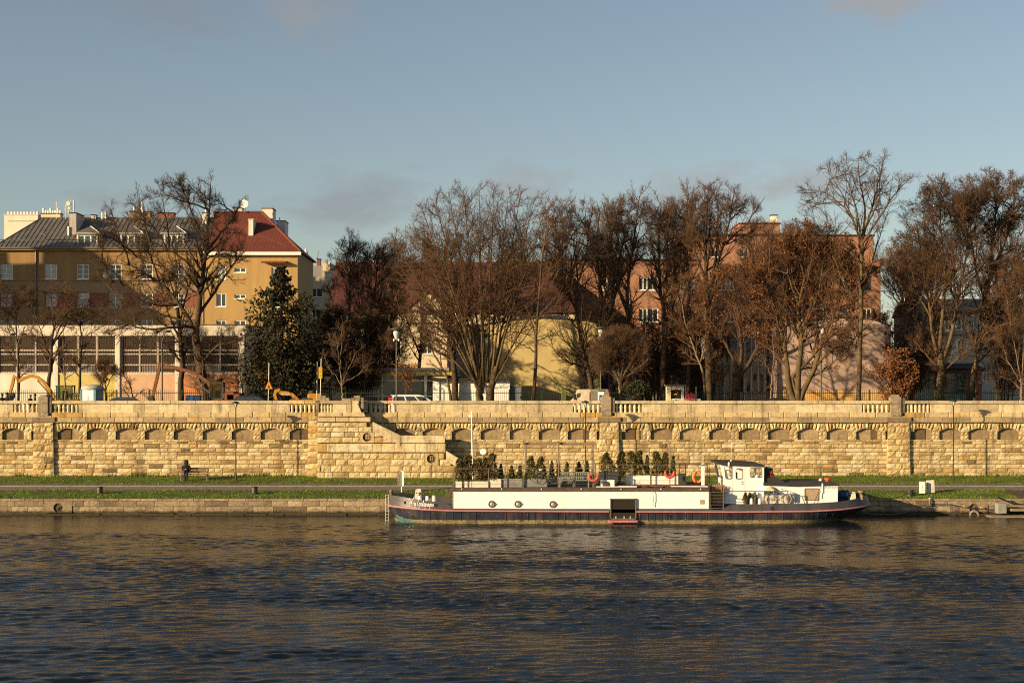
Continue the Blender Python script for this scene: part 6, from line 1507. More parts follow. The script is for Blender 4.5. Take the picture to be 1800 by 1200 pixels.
for a, b in ((133, 173.5), (209.5, 250.5), (286, 325.5)):
    d2 = D + .6; xa, xb = X(a, d2), X(b, d2); zb_, zt_ = Z(433.5, d2), Z(410, d2)
    mb = MB(); hh = [(xa + .28, xb - .22, zb_ + .3, zt_ - .18)]; wall_grid(mb, xa, xb, zb_, zt_, d2, hh, .15); mb.box(xa, xa + .1, d2, d2 + 4, zb_, zt_); mb.box(xb - .1, xb, d2, d2 + 4, zb_, zt_); o = mb.build('dormer', 'hall_white', b1)
    xm = (xa + xb) / 2; zp = Z(395, d2); mb = MB(); e = .18
    mb.add([(xa - e, d2 - .25, zt_), (xb + e, d2 - .25, zt_), (xm, d2 + 1.4, zp), (xm, d2 + 5.5, zp), (xa - e, d2 + 4.6, zt_), (xb + e, d2 + 4.6, zt_)], [(0, 1, 2), (0, 2, 3, 4), (1, 5, 3, 2)]); mb.tube([(xb + e, d2 - .25, zt_), (xm, d2 + 1.4, zp)], .05, 5, 1); mb.box(xa - e, xb + e, d2 - .27, d2, zt_ - .06, zt_ - .002, 1); mb.build('dormer_roof', ['metal_roof', 'white'], o)
    h = hh[0]; mb = MB()
    for k in range(4): xx = h[0] + (h[1] - h[0]) * k / 3; mb.box(xx - .07, xx + .07, d2 + .06, d2 + .13, h[2], h[3])
    mb.box(h[0], h[1], d2 + .07, d2 + .12, h[2], h[2] + .09); mb.box(h[0], h[1], d2 + .07, d2 + .12, h[3] - .09, h[3]); mb.build('dormer_frame', 'white', o)
    mb = MB(); mb.add([(h[0], d2 + .11, h[2]), (h[1], d2 + .11, h[2]), (h[1], d2 + .11, h[3]), (h[0], d2 + .11, h[3])], [(0, 1, 2, 3)]); mb.build('dormer_pane', 'glass', o)
mb = MB(); xx, dd = X(77, D + 3.2), D + 3.2; mb.bbox(xx - .3, xx + .3, dd - .6, dd + .5, Z(417, dd), Z(411, dd), .03); mb.build('skylight', 'metal_roof', b1)
chimney(b1, D + 2.6, 122, 134, 375, 424, 'grey_facade', 3.0, 0)
mb = MB(); dd = D + 2.4; mb.box(X(118.5, dd), X(121, dd), dd, dd + .25, Z(426, dd), Z(398, dd)); mb.build_each('flue', 'white', b1)
chimney(b1, DR, 72, 106, 376, 386, 'cream', 1.0, 8); chimney(b1, DR, 228, 264, 372.5, 385, 'ochre_band', 1.0, 3); chimney(b1, DR, 277, 306, 375, 385, 'brick_red', .8, 0); chimney(b1, D + 5, 355.5, 364.5, 375, 398, 'white_dirty', 1.4, 1); chimney(b1, DR - .3, 160, 168, 378.5, 385, 'cream', .8, 0)
mb = MB()
for px, top in ((180, 373), (186, 374), (250.5, 355.5)): mb.tube([(X(px, DR), DR, Z(386, DR)), (X(px, DR), DR, Z(top, DR))], .12, 8)
mb.build('flue', 'white', b1)
mb = MB(); dd = D + 4
for px, top in ((120.5, 352), (130, 352)): mb.tube([(X(px, dd), dd, Z(376, dd)), (X(px, dd), dd, Z(top, dd))], .07, 5)
for px, py, w in ((120, 358, .25), (122, 366, .12)): mb.lathe([(w, -.03), (w, .03)], (X(px, dd), dd - .1, Z(py, dd)), 10, 0, 'y')
for px, top in ((100, 354), (116, 360), (125, 350)):
    mb.tube([(X(px, dd), dd, Z(385, dd)), (X(px, dd), dd, Z(top, dd))], .035, 4)
    for q in range(3): mb.tube([(X(px - 5 + q, dd), dd, Z(top + 3 + 4 * q, dd)), (X(px + 6 - q, dd), dd, Z(top + 3 + 4 * q, dd))], .02, 4)
mb.build('antenna', 'white_dirty', b1)
mb = MB(); dd = DR; mb.tube([(X(137, dd), dd - .4, Z(379, dd)), (X(158, dd), dd - .4, Z(379, dd))], .03, 4)
for k in range(7): mb.tube([(X(137 + 3.5 * k, dd), dd - .4, Z(379, dd)), (X(137 + 3.5 * k, dd), dd - .4, Z(384, dd))], .03, 4)
mb.build('roof_walk', 'steel', b1)
mb = MB(); mb.lathe([(.36, 0), (.3, .08), (.05, .14)], (X(188, D), D - .35, Z(484, D)), 14, 0, 'y'); mb.build('satellite_dish', 'white', b1)
fix(b1)
# ---- tall white chimney wall of the block behind
t = world_thing('white_block', 'pale gable block with a row of vents standing behind the grey metal roof', 'building', at=(X(36, 182), 182, RZ)); dd = 182
mb = MB(); xa, xb = X(7, dd), X(66.5, dd); mb.box(xa, xb, dd, dd + 6, RZ, Z(378, dd)); mb.box(X(12, dd), X(62, dd), dd - .12, dd, Z(388.5, dd), Z(387, dd), 1); mb.box(xa - .1, xb + .1, dd - .1, dd + 6.1, Z(378, dd), Z(376.5, dd)); mb.build('wall', ['hall_white', 'white_dirty'], t)
mb = MB()
for k in range(10): mb.lathe([(.18, 0), (.18, .3), (.22, .32), (.1, .4)], (X(10.5 + 5.7 * k, dd), dd + 1, Z(376.5, dd)), 8)
mb.build('roof_vents', 'white', t); fix(t)
# ---- yellow apartment block with red roof
b2 = world_thing('apartment_house', 'yellow rendered apartment house with red tiled hip roof and satellite dish', 'building', at=(-27, D, RZ))
wl = [(380, 397, 467, 491, 'white', 'glass_pale', 2, 1), (412, 432.5, 470.5, 479, 'white', 'glass', 2, 1), (477, 503, 470, 494, 'white', 'glass_pale', 3, 1), (380, 397.5, 515.5, 539, 'white', 'glass', 2, 1), (412, 432, 517, 525, 'white', 'glass', 2, 1), (477, 503, 516, 540, 'white', 'glass_pale', 3, 1), (380, 397.5, 562.5, 586, 'white', 'glass', 2, 1), (412, 432, 563, 571, 'white', 'glass', 2, 1), (477, 503, 562, 586, 'white', 'glass', 3, 1)]
x0, x1, z0, z1 = facade(b2, D - .15, 359.5, 524, 440, 700, wl, ['yellow_render'], 12.5)
ez = Z(442.5, D - .6); xe = X(528.5, D - .6); rx = X(460.5, DR); zrd = Z(374, DR); xl = X(359.5, D)
mb = MB(); yb = 2 * DR - D + .6
mb.add([(xl, D - .6, ez), (xe, D - .6, ez), (rx, DR, zrd), (X(375, DR), DR, zrd), (xl, DR - 1.2, zrd - 1.0)], [(0, 1, 2, 3, 4)]); mb.add([(xe, D - .6, ez), (xe, yb, ez), (rx, DR, zrd)], [(0, 1, 2)]); mb.add([(xe, yb, ez), (xl, yb, ez), (xl, DR + 1.2, zrd - 1.0), (X(375, DR), DR, zrd), (rx, DR, zrd)], [(0, 1, 2, 3, 4)]); mb.add([(xl, D - .6, ez), (xl, DR - 1.2, zrd - 1), (xl, DR + 1.2, zrd - 1), (xl, yb, ez)], [(0, 1, 2, 3)]); mb.add([(xl, DR - 1.2, zrd - 1), (X(375, DR), DR, zrd), (xl, DR + 1.2, zrd - 1)], [(0, 1, 2)])
ro = mb.build('roof', 'red_tiles', b2)
mb = MB(); mb.tube([(xe, D - .6, ez + .06), (rx, DR, zrd + .06)], .15, 6); mb.tube([(X(375, DR), DR, zrd + .06), (rx, DR, zrd + .06)], .15, 6); mb.build('ridge_tiles', 'red_tiles', ro)
mb = MB(); mb.box(xl, xe + .05, D - .72, D - .55, ez - .35, ez - .02); mb.box(xl + .05, xe - .02, D - .55, D + .0, ez - .3, ez - .1); mb.build('eaves_board', 'white', b2)
mb = MB(); mb.prism_x([(D - 1.0, Z(463.5, D)), (D - .15, Z(461, D)), (D - .15, Z(459, D)), (D - 1.0, Z(461.5, D))], X(461, D), X(505, D)); mb.build('awning', 'red_tiles', b2)
mb = MB(); mb.tube([(X(525, D), D - .3, ez), (X(525, D), D - .3, RZ)], .10, 6); mb.build('downpipe', 'steel_dark', b2)
chimney(b2, DR, 409.5, 425.5, 366.5, 376, 'white_dirty', 1.0, 0); chimney(b2, DR + 1.5, 460.5, 479.5, 367, 393, 'white_dirty', 2.2, 0, 'brick_red'); chimney(b2, DR + 1, 485.5, 501, 389, 412, 'white_dirty', 2.5, 0, 'brick_red'); chimney(b2, D + 2.4, 436.8, 445, 386.5, 410, 'white_dirty', 1.9, 0, 'white_dirty')
mb = MB(); mb.lathe([(.46, 0), (.38, .1), (.05, .16)], (X(430.5, DR), DR - .6, Z(359.5, DR)), 18, 0, 'y'); o = mb.build('satellite_dish', 'white', b2); mb = MB(); mb.tube([(X(432, DR), DR - .3, Z(374, DR)), (X(432, DR), DR - .3, Z(344, DR))], .05, 5)
for k in range(4): mb.tube([(X(430, DR), DR - .3, Z(346 + 2 * k, DR)), (X(438, DR), DR - .3, Z(345 + 2.5 * k, DR))], .03, 4)
mb.build('dish_mast', 'steel', o); mb = MB(); mb.tube([(X(489, DR), DR + 1, Z(390, DR)), (X(489, DR), DR + 1, Z(380, DR))], .08, 6); mb.build('flue', 'white', b2); fix(b2)
# ---- off-frame tenement that throws the big shadow over the ochre block
t = world_thing('tenement', 'tall grey tenement standing left of the ochre apartment block', 'building', at=(-95, 150, RZ))
mb = MB(); cast = [(-115, RZ), (-72.5, RZ), (-70.8, 25.4), (-79.8, 34.0), (-84.0, 34.3), (-84.2, 31.4), (-87.6, 31.3), (-87.7, 32.6), (-89.2, 32.6), (-89.3, 31.2), (-115, 31.2)]; mb.prism(cast, 144, 130); mb.v = [(x - (144 - y) * math.tan(R(58)), y, z) for x, y, z in mb.v]; mb.build('wall', 'grey_facade', t)
for k in range(7):
    for q in range(6): window(t, -112 + k * 5, -110.4 + k * 5, 9 + 3.6 * q, 11 + 3.6 * q, 144.02, rec=.12)
fix(t)
# ---- white sports hall
D2 = 134.0; t = world_thing('sports_hall', 'low white sports hall with dark gridded window bands and coloured wall panels', 'building', at=(-35, D2, RZ))
bays = [(-100, -4), (4.5 - 8, 95), (103, 202), (212.5, 419), ]
bays = [(-108, -13), (-4, 94), (103, 203), (213, 308.5), (318, 420)]
holes = [(X(a, D2), X(b, D2), Z(655.5, D2), Z(590, D2)) for a, b in bays]
def hall_mi(x, z):
    py = HY - (z - HC) * F / D2; px = CX + x * F / D2
    if py < 656.5: return 0
    for k, (a, b) in enumerate(bays):
        if a < px < b: return (0, 0, 1, 2, 3)[k]
    return 0
mb = MB(); wall_grid(mb, X(-160, D2), X(433, D2), RZ - .05, Z(571, D2), D2, holes, .35, hall_mi, [Z(656.5, D2)]); xr = X(433, D2); mb.add([(xr, D2, RZ), (xr, D2 + 18, RZ), (xr, D2 + 18, Z(571, D2)), (xr, D2, Z(571, D2))], [(0, 1, 2, 3)]); mb.box(X(-160, D2), xr - .01, D2 + .01, D2 + 18, Z(571, D2) - .2, Z(571, D2) - .02)
mb.build('wall', ['hall_white', 'hall_yellow', 'hall_peach', 'hall_orange'], t)
mb = MB(); mb.bbox(X(-160, D2) , xr + .06, D2 - .06, D2 + 18, Z(571, D2), Z(569.8, D2), .02); mb.build('parapet_trim', 'roof_dark', t)
for a, b in bays:
    xa, xb, zb_, zt_ = X(a, D2), X(b, D2), Z(655.5, D2), Z(590, D2); mb = MB(); y0, y1 = D2 + .16, D2 + .26
    for k in range(4): xx = xa + (xb - xa) * k / 3; mb.box(xx - .09, xx + .09, y0, y1, zb_, zt_)
    for py in (615, 622.5, 640.5, 655): zz = Z(py, D2); mb.box(xa, xb, y0 + .01, y1 - .01, zz - .07, zz + .07)
    o = mb.build('window_band', 'hall_white', t); mb = MB()
    for k in range(3):
        for q, (p0, p1) in enumerate(((590, 615), (622.5, 640.5), (615, 622.5), (640.5, 655.5))):
            u0, u1 = xa + (xb - xa) * k / 3, xa + (xb - xa) * (k + 1) / 3; mb.add([(u0, y1 - .02, Z(p1, D2)), (u1, y1 - .02, Z(p1, D2)), (u1, y1 - .02, Z(p0, D2)), (u0, y1 - .02, Z(p0, D2))], [(0, 1, 2, 3)], 1 if q == 3 and (k == 1) else 0)
    mb.build('pane', ['void', 'grey_box'], o); mb = MB()
    for k in range(int((xb - xa) / .14)): xx = xa + .14 * k; mb.box(xx - .010, xx + .010, y0 - .06, y0 - .045, zb_, zt_)
    for k in range(int((zt_ - zb_) / .16)): zz = zb_ + .16 * k; mb.box(xa, xb, y0 - .043, y0 - .03, zz - .010, zz + .010)
    mb.build('window_grid', 'wood_bench', o)
mb = MB()
for px in (99, 207.5, 313, 426.5): mb.box(X(px - 3.2, D2), X(px + 3.2, D2), D2 - .10, D2 - .002, RZ, Z(590, D2))
mb.build_each('pillar', 'hall_white', t); mb = MB(); mb.box(X(-160, D2), X(420, D2), D2 - .05, D2 - .003, Z(657.5, D2), Z(655.8, D2)); mb.build('sill', 'hall_white', t); fix(t)
# ---- cream block behind the spruce
D3 = 185.0; t = world_thing('cream_block', 'cream city block with rooftop boxes seen between the spruce and the maroon roof', 'building', at=(-23, D3, RZ))
facade(t, D3, 520, 580, 487, 700, [(546, 567, 507, 522, 'white', 'glass', 2, 1), (527, 540, 507, 522, 'white', 'glass', 2, 1), (546, 564, 543, 560, 'white', 'glass', 2, 1), (527, 540, 543, 560, 'white', 'glass', 2, 1)], ['cream'], 14)
mb = MB(); mb.box(X(567, D3), X(579.8, D3), D3 + .03, D3 + 6, Z(488, D3), Z(460.5, D3)); mb.box(X(530, D3), X(539.5, D3), D3 + .4, D3 + 4, Z(488, D3), Z(456, D3)); mb.build_each('roof_block', 'cream', t); mb = MB(); mb.box(X(546, D3), X(566.5, D3), D3 + .2, D3 + 5, Z(488, D3), Z(467, D3)); mb.box(X(529.5, D3), X(545.5, D3), D3 + .1, D3 + .35, Z(488, D3), Z(480, D3)); mb.build_each('roof_plant', 'grey_box', t)
mb = MB(); mb.lathe([(.22, 0), (.3, .2), (.22, .8), (.26, 1.0), (.14, 1.15), (.15, 1.3), (.02, 1.4)], (X(535.5, D3), D3 + 1.2, Z(456, D3)), 10); mb.build('chimney_cowl', 'white', t); chimney(t, D3 + 1, 557, 563, 456, 467, 'brick_red', .8, 0)
mb = MB()
for px, top in ((553, 438), (570, 452)): mb.tube([(X(px, D3), D3 + 2, Z(470, D3)), (X(px + 3, D3), D3 + 2, Z(top, D3))], .03, 4)
mb.build_each('antenna', 'steel', t); fix(t)
# ---- long house with maroon roof and cream walls
D4 = 148.0; t = world_thing('maroon_roofed_house', 'long cream house with large dark maroon tiled roof behind the central trees', 'building', at=(-10, D4, RZ))
wl = [(597, 612, 560, 585), (640, 655, 560, 585), (742, 760, 540, 556), (742, 760, 590, 622, 'white', 'glass', 2, 3), (690, 705, 590, 620), (800, 815, 590, 620), (850, 865, 590, 620)]
facade(t, D4, 579, 1010, 548, 700, wl, ['cream'], 12)
ez, zr2 = Z(549, D4), Z(461, D4 + 7); mb = MB(); xa, xb = X(577, D4), X(1012, D4)
mb.prism_x([(D4 - .5, ez), (D4 - .5, ez + .15), (D4 + 6.5, zr2), (D4 + 7, zr2), (D4 + 13.5, ez + .15), (D4 + 13.5, ez)], xa, xb); mb.build('roof', 'maroon_tiles', t)
mb = MB(); zp = Z(515, D4); a, b = X(718, D4), X(788, D4); mb.prism([(a, ez - 1.0), (b, ez - 1.0), (b, ez + .3), ((a + b) / 2, zp), (a, ez + .3)], D4 - .4, D4 + 3); mb.build('gable', 'cream', t)
mb = MB(); m_ = (a + b) / 2; mb.prism([(a - .3, ez + .15), (m_, zp + .12), (m_, zp + .3), (a - .3, ez + .33)], D4 - .6, D4 + 4); mb.prism([(b + .3, ez + .33), (m_, zp + .3), (m_, zp + .12), (b + .3, ez + .15)], D4 - .6, D4 + 4); mb.build('gable_roof', 'maroon_tiles', t)
o = window(t, X(742, D4), X(760, D4), Z(556, D4), Z(541, D4), D4 - .55); fix(t)
# ---- cafe pavilion
D5 = 129.5; t = world_thing('cafe_pavilion', 'low pavilion with yellow fascia, white frames and dark glass front', 'building', at=(-8.5, D5, RZ))
mb = MB(); mb.box(X(636, D5), X(790, D5), D5 - 1.0, D5 + 8, Z(652, D5), Z(646.5, D5)); mb.build('roof_edge', 'grey_facade', t); mb = MB(); mb.box(X(640, D5), X(795, D5), D5 - .8, D5 + 7, Z(660, D5), Z(652.2, D5)); mb.build('fascia', 'hall_yellow', t)
mb = MB(); mb.box(X(636, D5), X(762, D5), D5 + .2, D5 + .25, RZ, Z(660.2, D5)); mb.build('glazing', 'glass', t); mb = MB()
for px, w in ((640, 1), (672, 1.2), (748, 2.2), (761, 1)): mb.box(X(px - w, D5), X(px + w, D5), D5 + .05, D5 + .18, RZ, Z(660.3, D5))
for py in (668.5, 696): mb.box(X(636, D5), X(762, D5), D5 + .08, D5 + .15, Z(py + .9, D5), Z(py - .9, D5))
mb.build('window_frame', 'white', t); fix(t)
# ---- pinkish-white house and yellow wall hall
D6 = 133.0; t = world_thing('white_house', 'white two-storey house wall glimpsed behind the fan-shaped tree', 'building', at=(-4, D6 + 3, RZ))
facade(t, D6 + 3, 786, 862, 585, 705, [(797, 809, 598, 622, 'white', 'glass', 2, 2), (797, 809, 640, 660, 'white', 'glass', 2, 1)], ['pink_wall'], 9); mb = MB(); mb.prism_x([(D6 + 2.6, Z(585, D6)), (D6 + 2.6, Z(584, D6)), (D6 + 7, Z(565, D6)), (D6 + 12.3, Z(585, D6))], X(784, D6 + 3), X(863, D6 + 3)); mb.build('roof', 'maroon_tiles', t); fix(t)
t = world_thing('yellow_hall', 'blank lemon-yellow gable wall hall in the centre behind the fence', 'building', at=(2.5, D6, RZ))
P6 = [(845, 705), (1055, 705), (1055, 570), (1030, 565), (990, 561.5), (955, 560), (920, 561), (880, 566), (845, 573)]
mb = MB(); mb.prism([(X(a, D6), Z(b, D6) if b != 705 else RZ) for a, b in reversed(P6)], D6, D6 + 20); mb.build('wall', 'yellow_wall', t); mb = MB()
pts = [(X(a, D6), Z(b, D6)) for a, b in P6[2:]]
mb.prism([(x, z + .02) for x, z in pts] + [(x, z + .12) for x, z in reversed(pts)], D6 - .1, D6 + 20.1); mb.build('roof', 'roof_dark', t)
mb = MB(); mb.box(X(965, D6), X(1003, D6), D6 + 6, D6 + 9, Z(562, D6), Z(548, D6)); mb.box(X(975, D6), X(988, D6), D6 + 5, D6 + 6, Z(562, D6), Z(553, D6)); mb.build('roof_plant', 'grey_facade', t); fix(t)
# ---- white garage and blue-grey gate box
D7 = 126.5; t = world_thing('white_garage', 'white flat-roofed garage with black roof edge behind the fan-shaped tree', 'building', at=(-3.5, D7, RZ))
mb = MB(); mb.box(X(761, D7), X(896, D7), D7, D7 + 5, RZ, Z(668, D7)); mb.build('wall', 'white', t); mb = MB(); mb.bbox(X(757, D7), X(899, D7), D7 - .6, D7 + 5.2, Z(668, D7), Z(664.5, D7), .03); mb.build('roof', 'roof_dark', t); mb = MB(); mb.tube([(X(772, D7), D7 - .06, RZ), (X(772, D7), D7 - .06, Z(668, D7))], .05, 6); mb.build('downpipe', 'white', t); fix(t)
t = world_thing('gate_box', 'small blue-grey metal shed right of the white garage', 'shed', at=(X(906, D7), D7, RZ)); mb = MB(); mb.bbox(X(897, D7), X(917, D7), D7 + .3, D7 + 2.3, RZ, Z(679.5, D7), .03); mb.build('wall', 'blue_grey', t); mb = MB(); mb.bbox(X(896.3, D7), X(917.7, D7), D7 + .22, D7 + 2.4, Z(679.5, D7), Z(678, D7), .02); mb.build('roof', 'blue_grey', t); mb = MB(); mb.box(X(914, D7), X(915.5, D7), D7 + .25, D7 + .3, Z(700, D7), Z(696, D7)); mb.build('lock', 'black', t); fix(t)
# ---- salmon office block
D8 = 152.0; t = world_thing('salmon_block', 'large salmon-orange block with stepped roof and dark window rows behind the trees', 'building', at=(22, D8, RZ))
rows_ = ((487, 510), (542, 566), (597, 620)); wl = []
for a, b, nx in ((985, 1002, 1), (1052, 1068, 1), (1067.5, 1083, 1), (1123, 1138, 2), (1138.5, 1157, 2), (1197, 1212, 2), (1212.5, 1224, 1), (1262, 1276, 2), (1276.5, 1291, 2), (1325, 1340, 2), (1340.5, 1354, 2), (1395, 1410, 2), (1440, 1455, 2), (1475, 1490, 2), (1515, 1532, 2)):
    for k, (e, f) in enumerate(rows_): wl.append((a, b, e, f, 'white' if (int(a) + k) % 3 else 'slate_box', 'glass' if (int(a) * 3 + k) % 4 else 'glass_pale', nx, 1))
facade(t, D8, 960, 1548, 458, 700, wl, ['salmon', 'salmon_band'], 16, lambda x, z: 0)
mb = MB(); mb.bbox(X(958, D8), X(1228, D8), D8 - .15, D8 + 16, Z(458, D8), Z(455, D8), .03); mb.build('roof_edge', 'roof_dark', t)
mb = MB()
for py in (464, 511.5, 566.5, 621): mb.box(X(960, D8), X(1548, D8), D8 - .05, D8 - .003, Z(py + 1, D8), Z(py, D8))
mb.build_each('string_band', 'salmon_band', t)
wl = [(1480, 1497, 437, 452, 'white', 'glass', 2, 1), (1300, 1315, 437, 452, 'white', 'glass', 2, 1), (1250, 1265, 437, 452, 'white', 'glass', 2, 1), (1420, 1440, 437, 452, 'white', 'glass', 2, 1)]
x0_, x1_, z0_, z1_ = facade(t, D8 + 1.2, 1226, 1536, 415, 458, wl, ['salmon'], 13, 0, None, Z(458, D8) - .1)
mb = MB(); mb.bbox(x0_ - .1, x1_ + .1, D8 + 1.05, D8 + 14.3, z1_, z1_ + .14, .03); mb.box(X(1255, D8), X(1405, D8), D8 + 1.6, D8 + 12, z1_ + .14, Z(408, D8)); mb.build('upper_roof', 'roof_dark', t)
mb = MB(); mb.box(X(1300, D8 + 3), X(1371, D8 + 3), D8 + 3, D8 + 9, z1_, Z(393, D8 + 3)); mb.build('roof_house', 'salmon', t); mb = MB(); mb.bbox(X(1298, D8 + 3), X(1373, D8 + 3), D8 + 2.8, D8 + 9.2, Z(393, D8 + 3), Z(391.5, D8 + 3), .02); mb.build('roof_house_edge', 'brick_red', t); chimney(t, D8 + 4, 1356, 1366.5, 379, 393, 'white_dirty', .8, 0); mb = MB(); mb.box(X(1460, D8), X(1548, D8), D8 - 1.3, D8 - .1, Z(470, D8), Z(458, D8)); mb.build('balcony', 'salmon', t); fix(t)
# ---- dark single-storey pavilion right of the yellow hall
D9 = 134.5; t = world_thing('dark_pavilion', 'dark grey glazed pavilion in shade between the yellow and pink walls', 'building', at=(13, D9, RZ))
wl = [(1069, 1085, 662, 690, 'grey_box', 'glass', 2, 1), (1090, 1122, 662, 700, 'grey_box', 'glass', 3, 1), (1140, 1165, 660, 690, 'teal_frame', 'glass', 2, 1), (1168, 1194, 660, 690, 'teal_frame', 'glass', 2, 1), (1212, 1228, 655, 690, 'teal_frame', 'glass', 1, 1), (1232, 1252, 655, 690, 'teal_frame', 'glass', 2, 1)]
facade(t, D9, 1057, 1258, 643, 705, wl, ['dark_facade'], 12); mb = MB(); mb.bbox(X(1054, D9), X(1262, D9), D9 - .8, D9 + 12, Z(643, D9), Z(638, D9), .03); mb.build('roof', 'brick_pink', t); mb = MB()
for px, w in ((1131, 6), (1203, 6.5)): mb.box(X(px - w, D9), X(px + w, D9), D9 - .3, D9 - .002, RZ, Z(643.2, D9))
mb.build_each('pillar', 'grey_box', t); mb = MB(); mb.box(X(1140, D9), X(1258, D9), D9 - .06, D9 - .002, RZ, Z(693, D9)); mb.build_each('dado', 'teal_frame', t); fix(t)
# ---- pale concrete block with vertical fins
DA = 135.0; t = world_thing('finned_block', 'pale concrete building with vertical window fins left of the pink wall', 'building', at=(21, DA, RZ))
wl = [(1275 + 12 * k, 1284 + 12 * k, 655, 690, 'white_dirty', 'glass', 1, 1) for k in range(7)] + [(1275 + 12 * k, 1284 + 12 * k, 600, 640, 'white_dirty', 'glass_pale' if k % 3 else 'glass', 1, 1) for k in range(7)]
facade(t, DA, 1256, 1366, 590, 705, wl, ['grey_facade'], 14); mb = MB()
for k in range(8): mb.box(X(1271.5 + 12 * k, DA), X(1273.3 + 12 * k, DA), DA - .22, DA - .002, RZ, Z(592, DA))
mb.build_each('fin', 'hall_white', t); mb = MB(); mb.bbox(X(1254, DA), X(1367, DA), DA - .3, DA + 14, Z(590, DA), Z(587, DA), .03); mb.build('roof', 'grey_box', t); fix(t)
# ---- pink wall
DB = 131.0; t = world_thing('pink_hall', 'blank pink-beige hall wall with orange plinth and roof vents at right of centre', 'building', at=(28, DB, RZ))
P = [(1366, 705), (1566, 705), (1566, 573), (1535, 563), (1500, 559), (1470, 559), (1420, 566), (1366, 574)]
mb = MB(); mb.prism([(X(a, DB), Z(b, DB) if b != 705 else RZ) for a, b in reversed(P)], DB, DB + 18); mb.build('wall', 'pink_wall', t); mb = MB(); mb.box(X(1366, DB), X(1566, DB), DB - .06, DB - .002, RZ, Z(687, DB)); mb.build('plinth', 'plinth_orange', t)
pts = [(X(a, DB), Z(b, DB)) for a, b in P[2:]]; mb = MB(); mb.prism([(x, z + .02) for x, z in pts] + [(x, z + .1) for x, z in reversed(pts)], DB - .1, DB + 18.1); mb.build('roof', 'roof_dark', t); mb = MB(); mb.bbox(X(1468, DB), X(1500, DB), DB + 1, DB + 3, Z(560, DB), Z(549, DB), .05)
for k in range(5): mb.box(X(1470 + 5 * k, DB), X(1473 + 5 * k, DB), DB + .96, DB + 1, Z(556, DB), Z(551, DB), 1)
mb.build('roof_vent', ['grey_box', 'slate_box'], t); fix(t)
# ---- veranda pavilion and cream house at right
DC = 130.5; t = world_thing('veranda_pavilion', 'dark-roofed veranda with grey-teal glazing and red brick trim at the right', 'building', at=(38, DC, RZ))
wl = [(1612, 1645, 655, 700, 'teal_frame', 'glass', 3, 1), (1663, 1698, 655, 700, 'teal_frame', 'glass', 3, 1), (1702, 1716, 655, 700, 'teal_frame', 'glass', 1, 1)]
facade(t, DC, 1606, 1726, 652, 705, wl, ['brick_pink'], 8); mb = MB(); mb.prism_x([(DC - .6, Z(650, DC)), (DC - .6, Z(647.5, DC)), (DC + 3, Z(637, DC)), (DC + 9, Z(637, DC)), (DC + 9, Z(650, DC))], X(1602, DC), X(1730, DC)); mb.build('roof', 'roof_dark', t); mb = MB(); mb.box(X(1604, DC), X(1728, DC), DC - .3, DC - .1, Z(653.5, DC), Z(650.2, DC)); mb.build('beam', 'brick_pink', t); mb = MB()
for a, b in ((1612, 1645), (1663, 1698)): mb.box(X(a, DC), X(b, DC), DC - .04, DC - .003, RZ, Z(691, DC)); mb.box(X(a, DC), X(b, DC), DC - .05, DC - .003, Z(683, DC), Z(681.5, DC))
mb.build('dado', 'teal_frame', t); fix(t)
DD = 150.0; t = world_thing('cream_house', 'cream house with grey slate roof glimpsed through the trees at the right', 'building', at=(45, DD, RZ))
wl = [(1640 + 22 * k, 1652 + 22 * k, e, f, 'white', 'glass', 2, 2) for k in range(6) for e, f in ((560, 580), (598, 622), (640, 670))]
facade(t, DD, 1625, 1860, 548, 705, wl, ['hall_white'], 12); mb = MB(); mb.prism_x([(DD - .5, Z(549, DD)), (DD - .5, Z(547, DD)), (DD + 3, Z(525, DD + 3)), (DD + 9.5, Z(525, DD + 3)), (DD + 12.5, Z(549, DD))], X(1622, DD), X(1863, DD)); mb.build('roof', 'wood', t); mb = MB(); mb.box(X(1625, DD), X(1860, DD), DD - .3, DD - .003, Z(588, DD), Z(584, DD)); mb.build('cornice', 'grey_facade', t); fix(t)

# ================================================================== TREES
def tubes_np(P, Rr, sides):
    """P: (B,K,3) polylines, Rr: (B,K) radii -> verts, quads"""
    B, K, _ = P.shape
    T = np.empty_like(P); T[:, 1:-1] = P[:, 2:] - P[:, :-2]; T[:, 0] = P[:, 1] - P[:, 0]; T[:, -1] = P[:, -1] - P[:, -2]
    T /= np.maximum(np.linalg.norm(T, axis=2, keepdims=True), 1e-9)
    ref = np.where(np.abs(T[:, :1, 2:3]) > .9, np.array([[[1., 0, 0]]]), np.array([[[0, 0, 1.]]])); ref = np.broadcast_to(ref, T.shape)
    U = np.cross(T, ref); U /= np.maximum(np.linalg.norm(U, axis=2, keepdims=True), 1e-9); V = np.cross(T, U)
    a = 2 * np.pi * np.arange(sides) / sides
    vs = P[:, :, None] + (U[:, :, None] * np.cos(a)[None, None, :, None] + V[:, :, None] * np.sin(a)[None, None, :, None]) * Rr[:, :, None, None]
    b = np.arange(B)[:, None, None] * K * sides; k = np.arange(K - 1)[None, :, None] * sides; q = np.arange(sides)[None, None, :]; q2 = (q + 1) % sides
    f = np.stack([b + k + q, b + k + q2, b + k + sides + q2, b + k + sides + q], 3).reshape(-1, 4)
    return vs.reshape(-1, 3), f
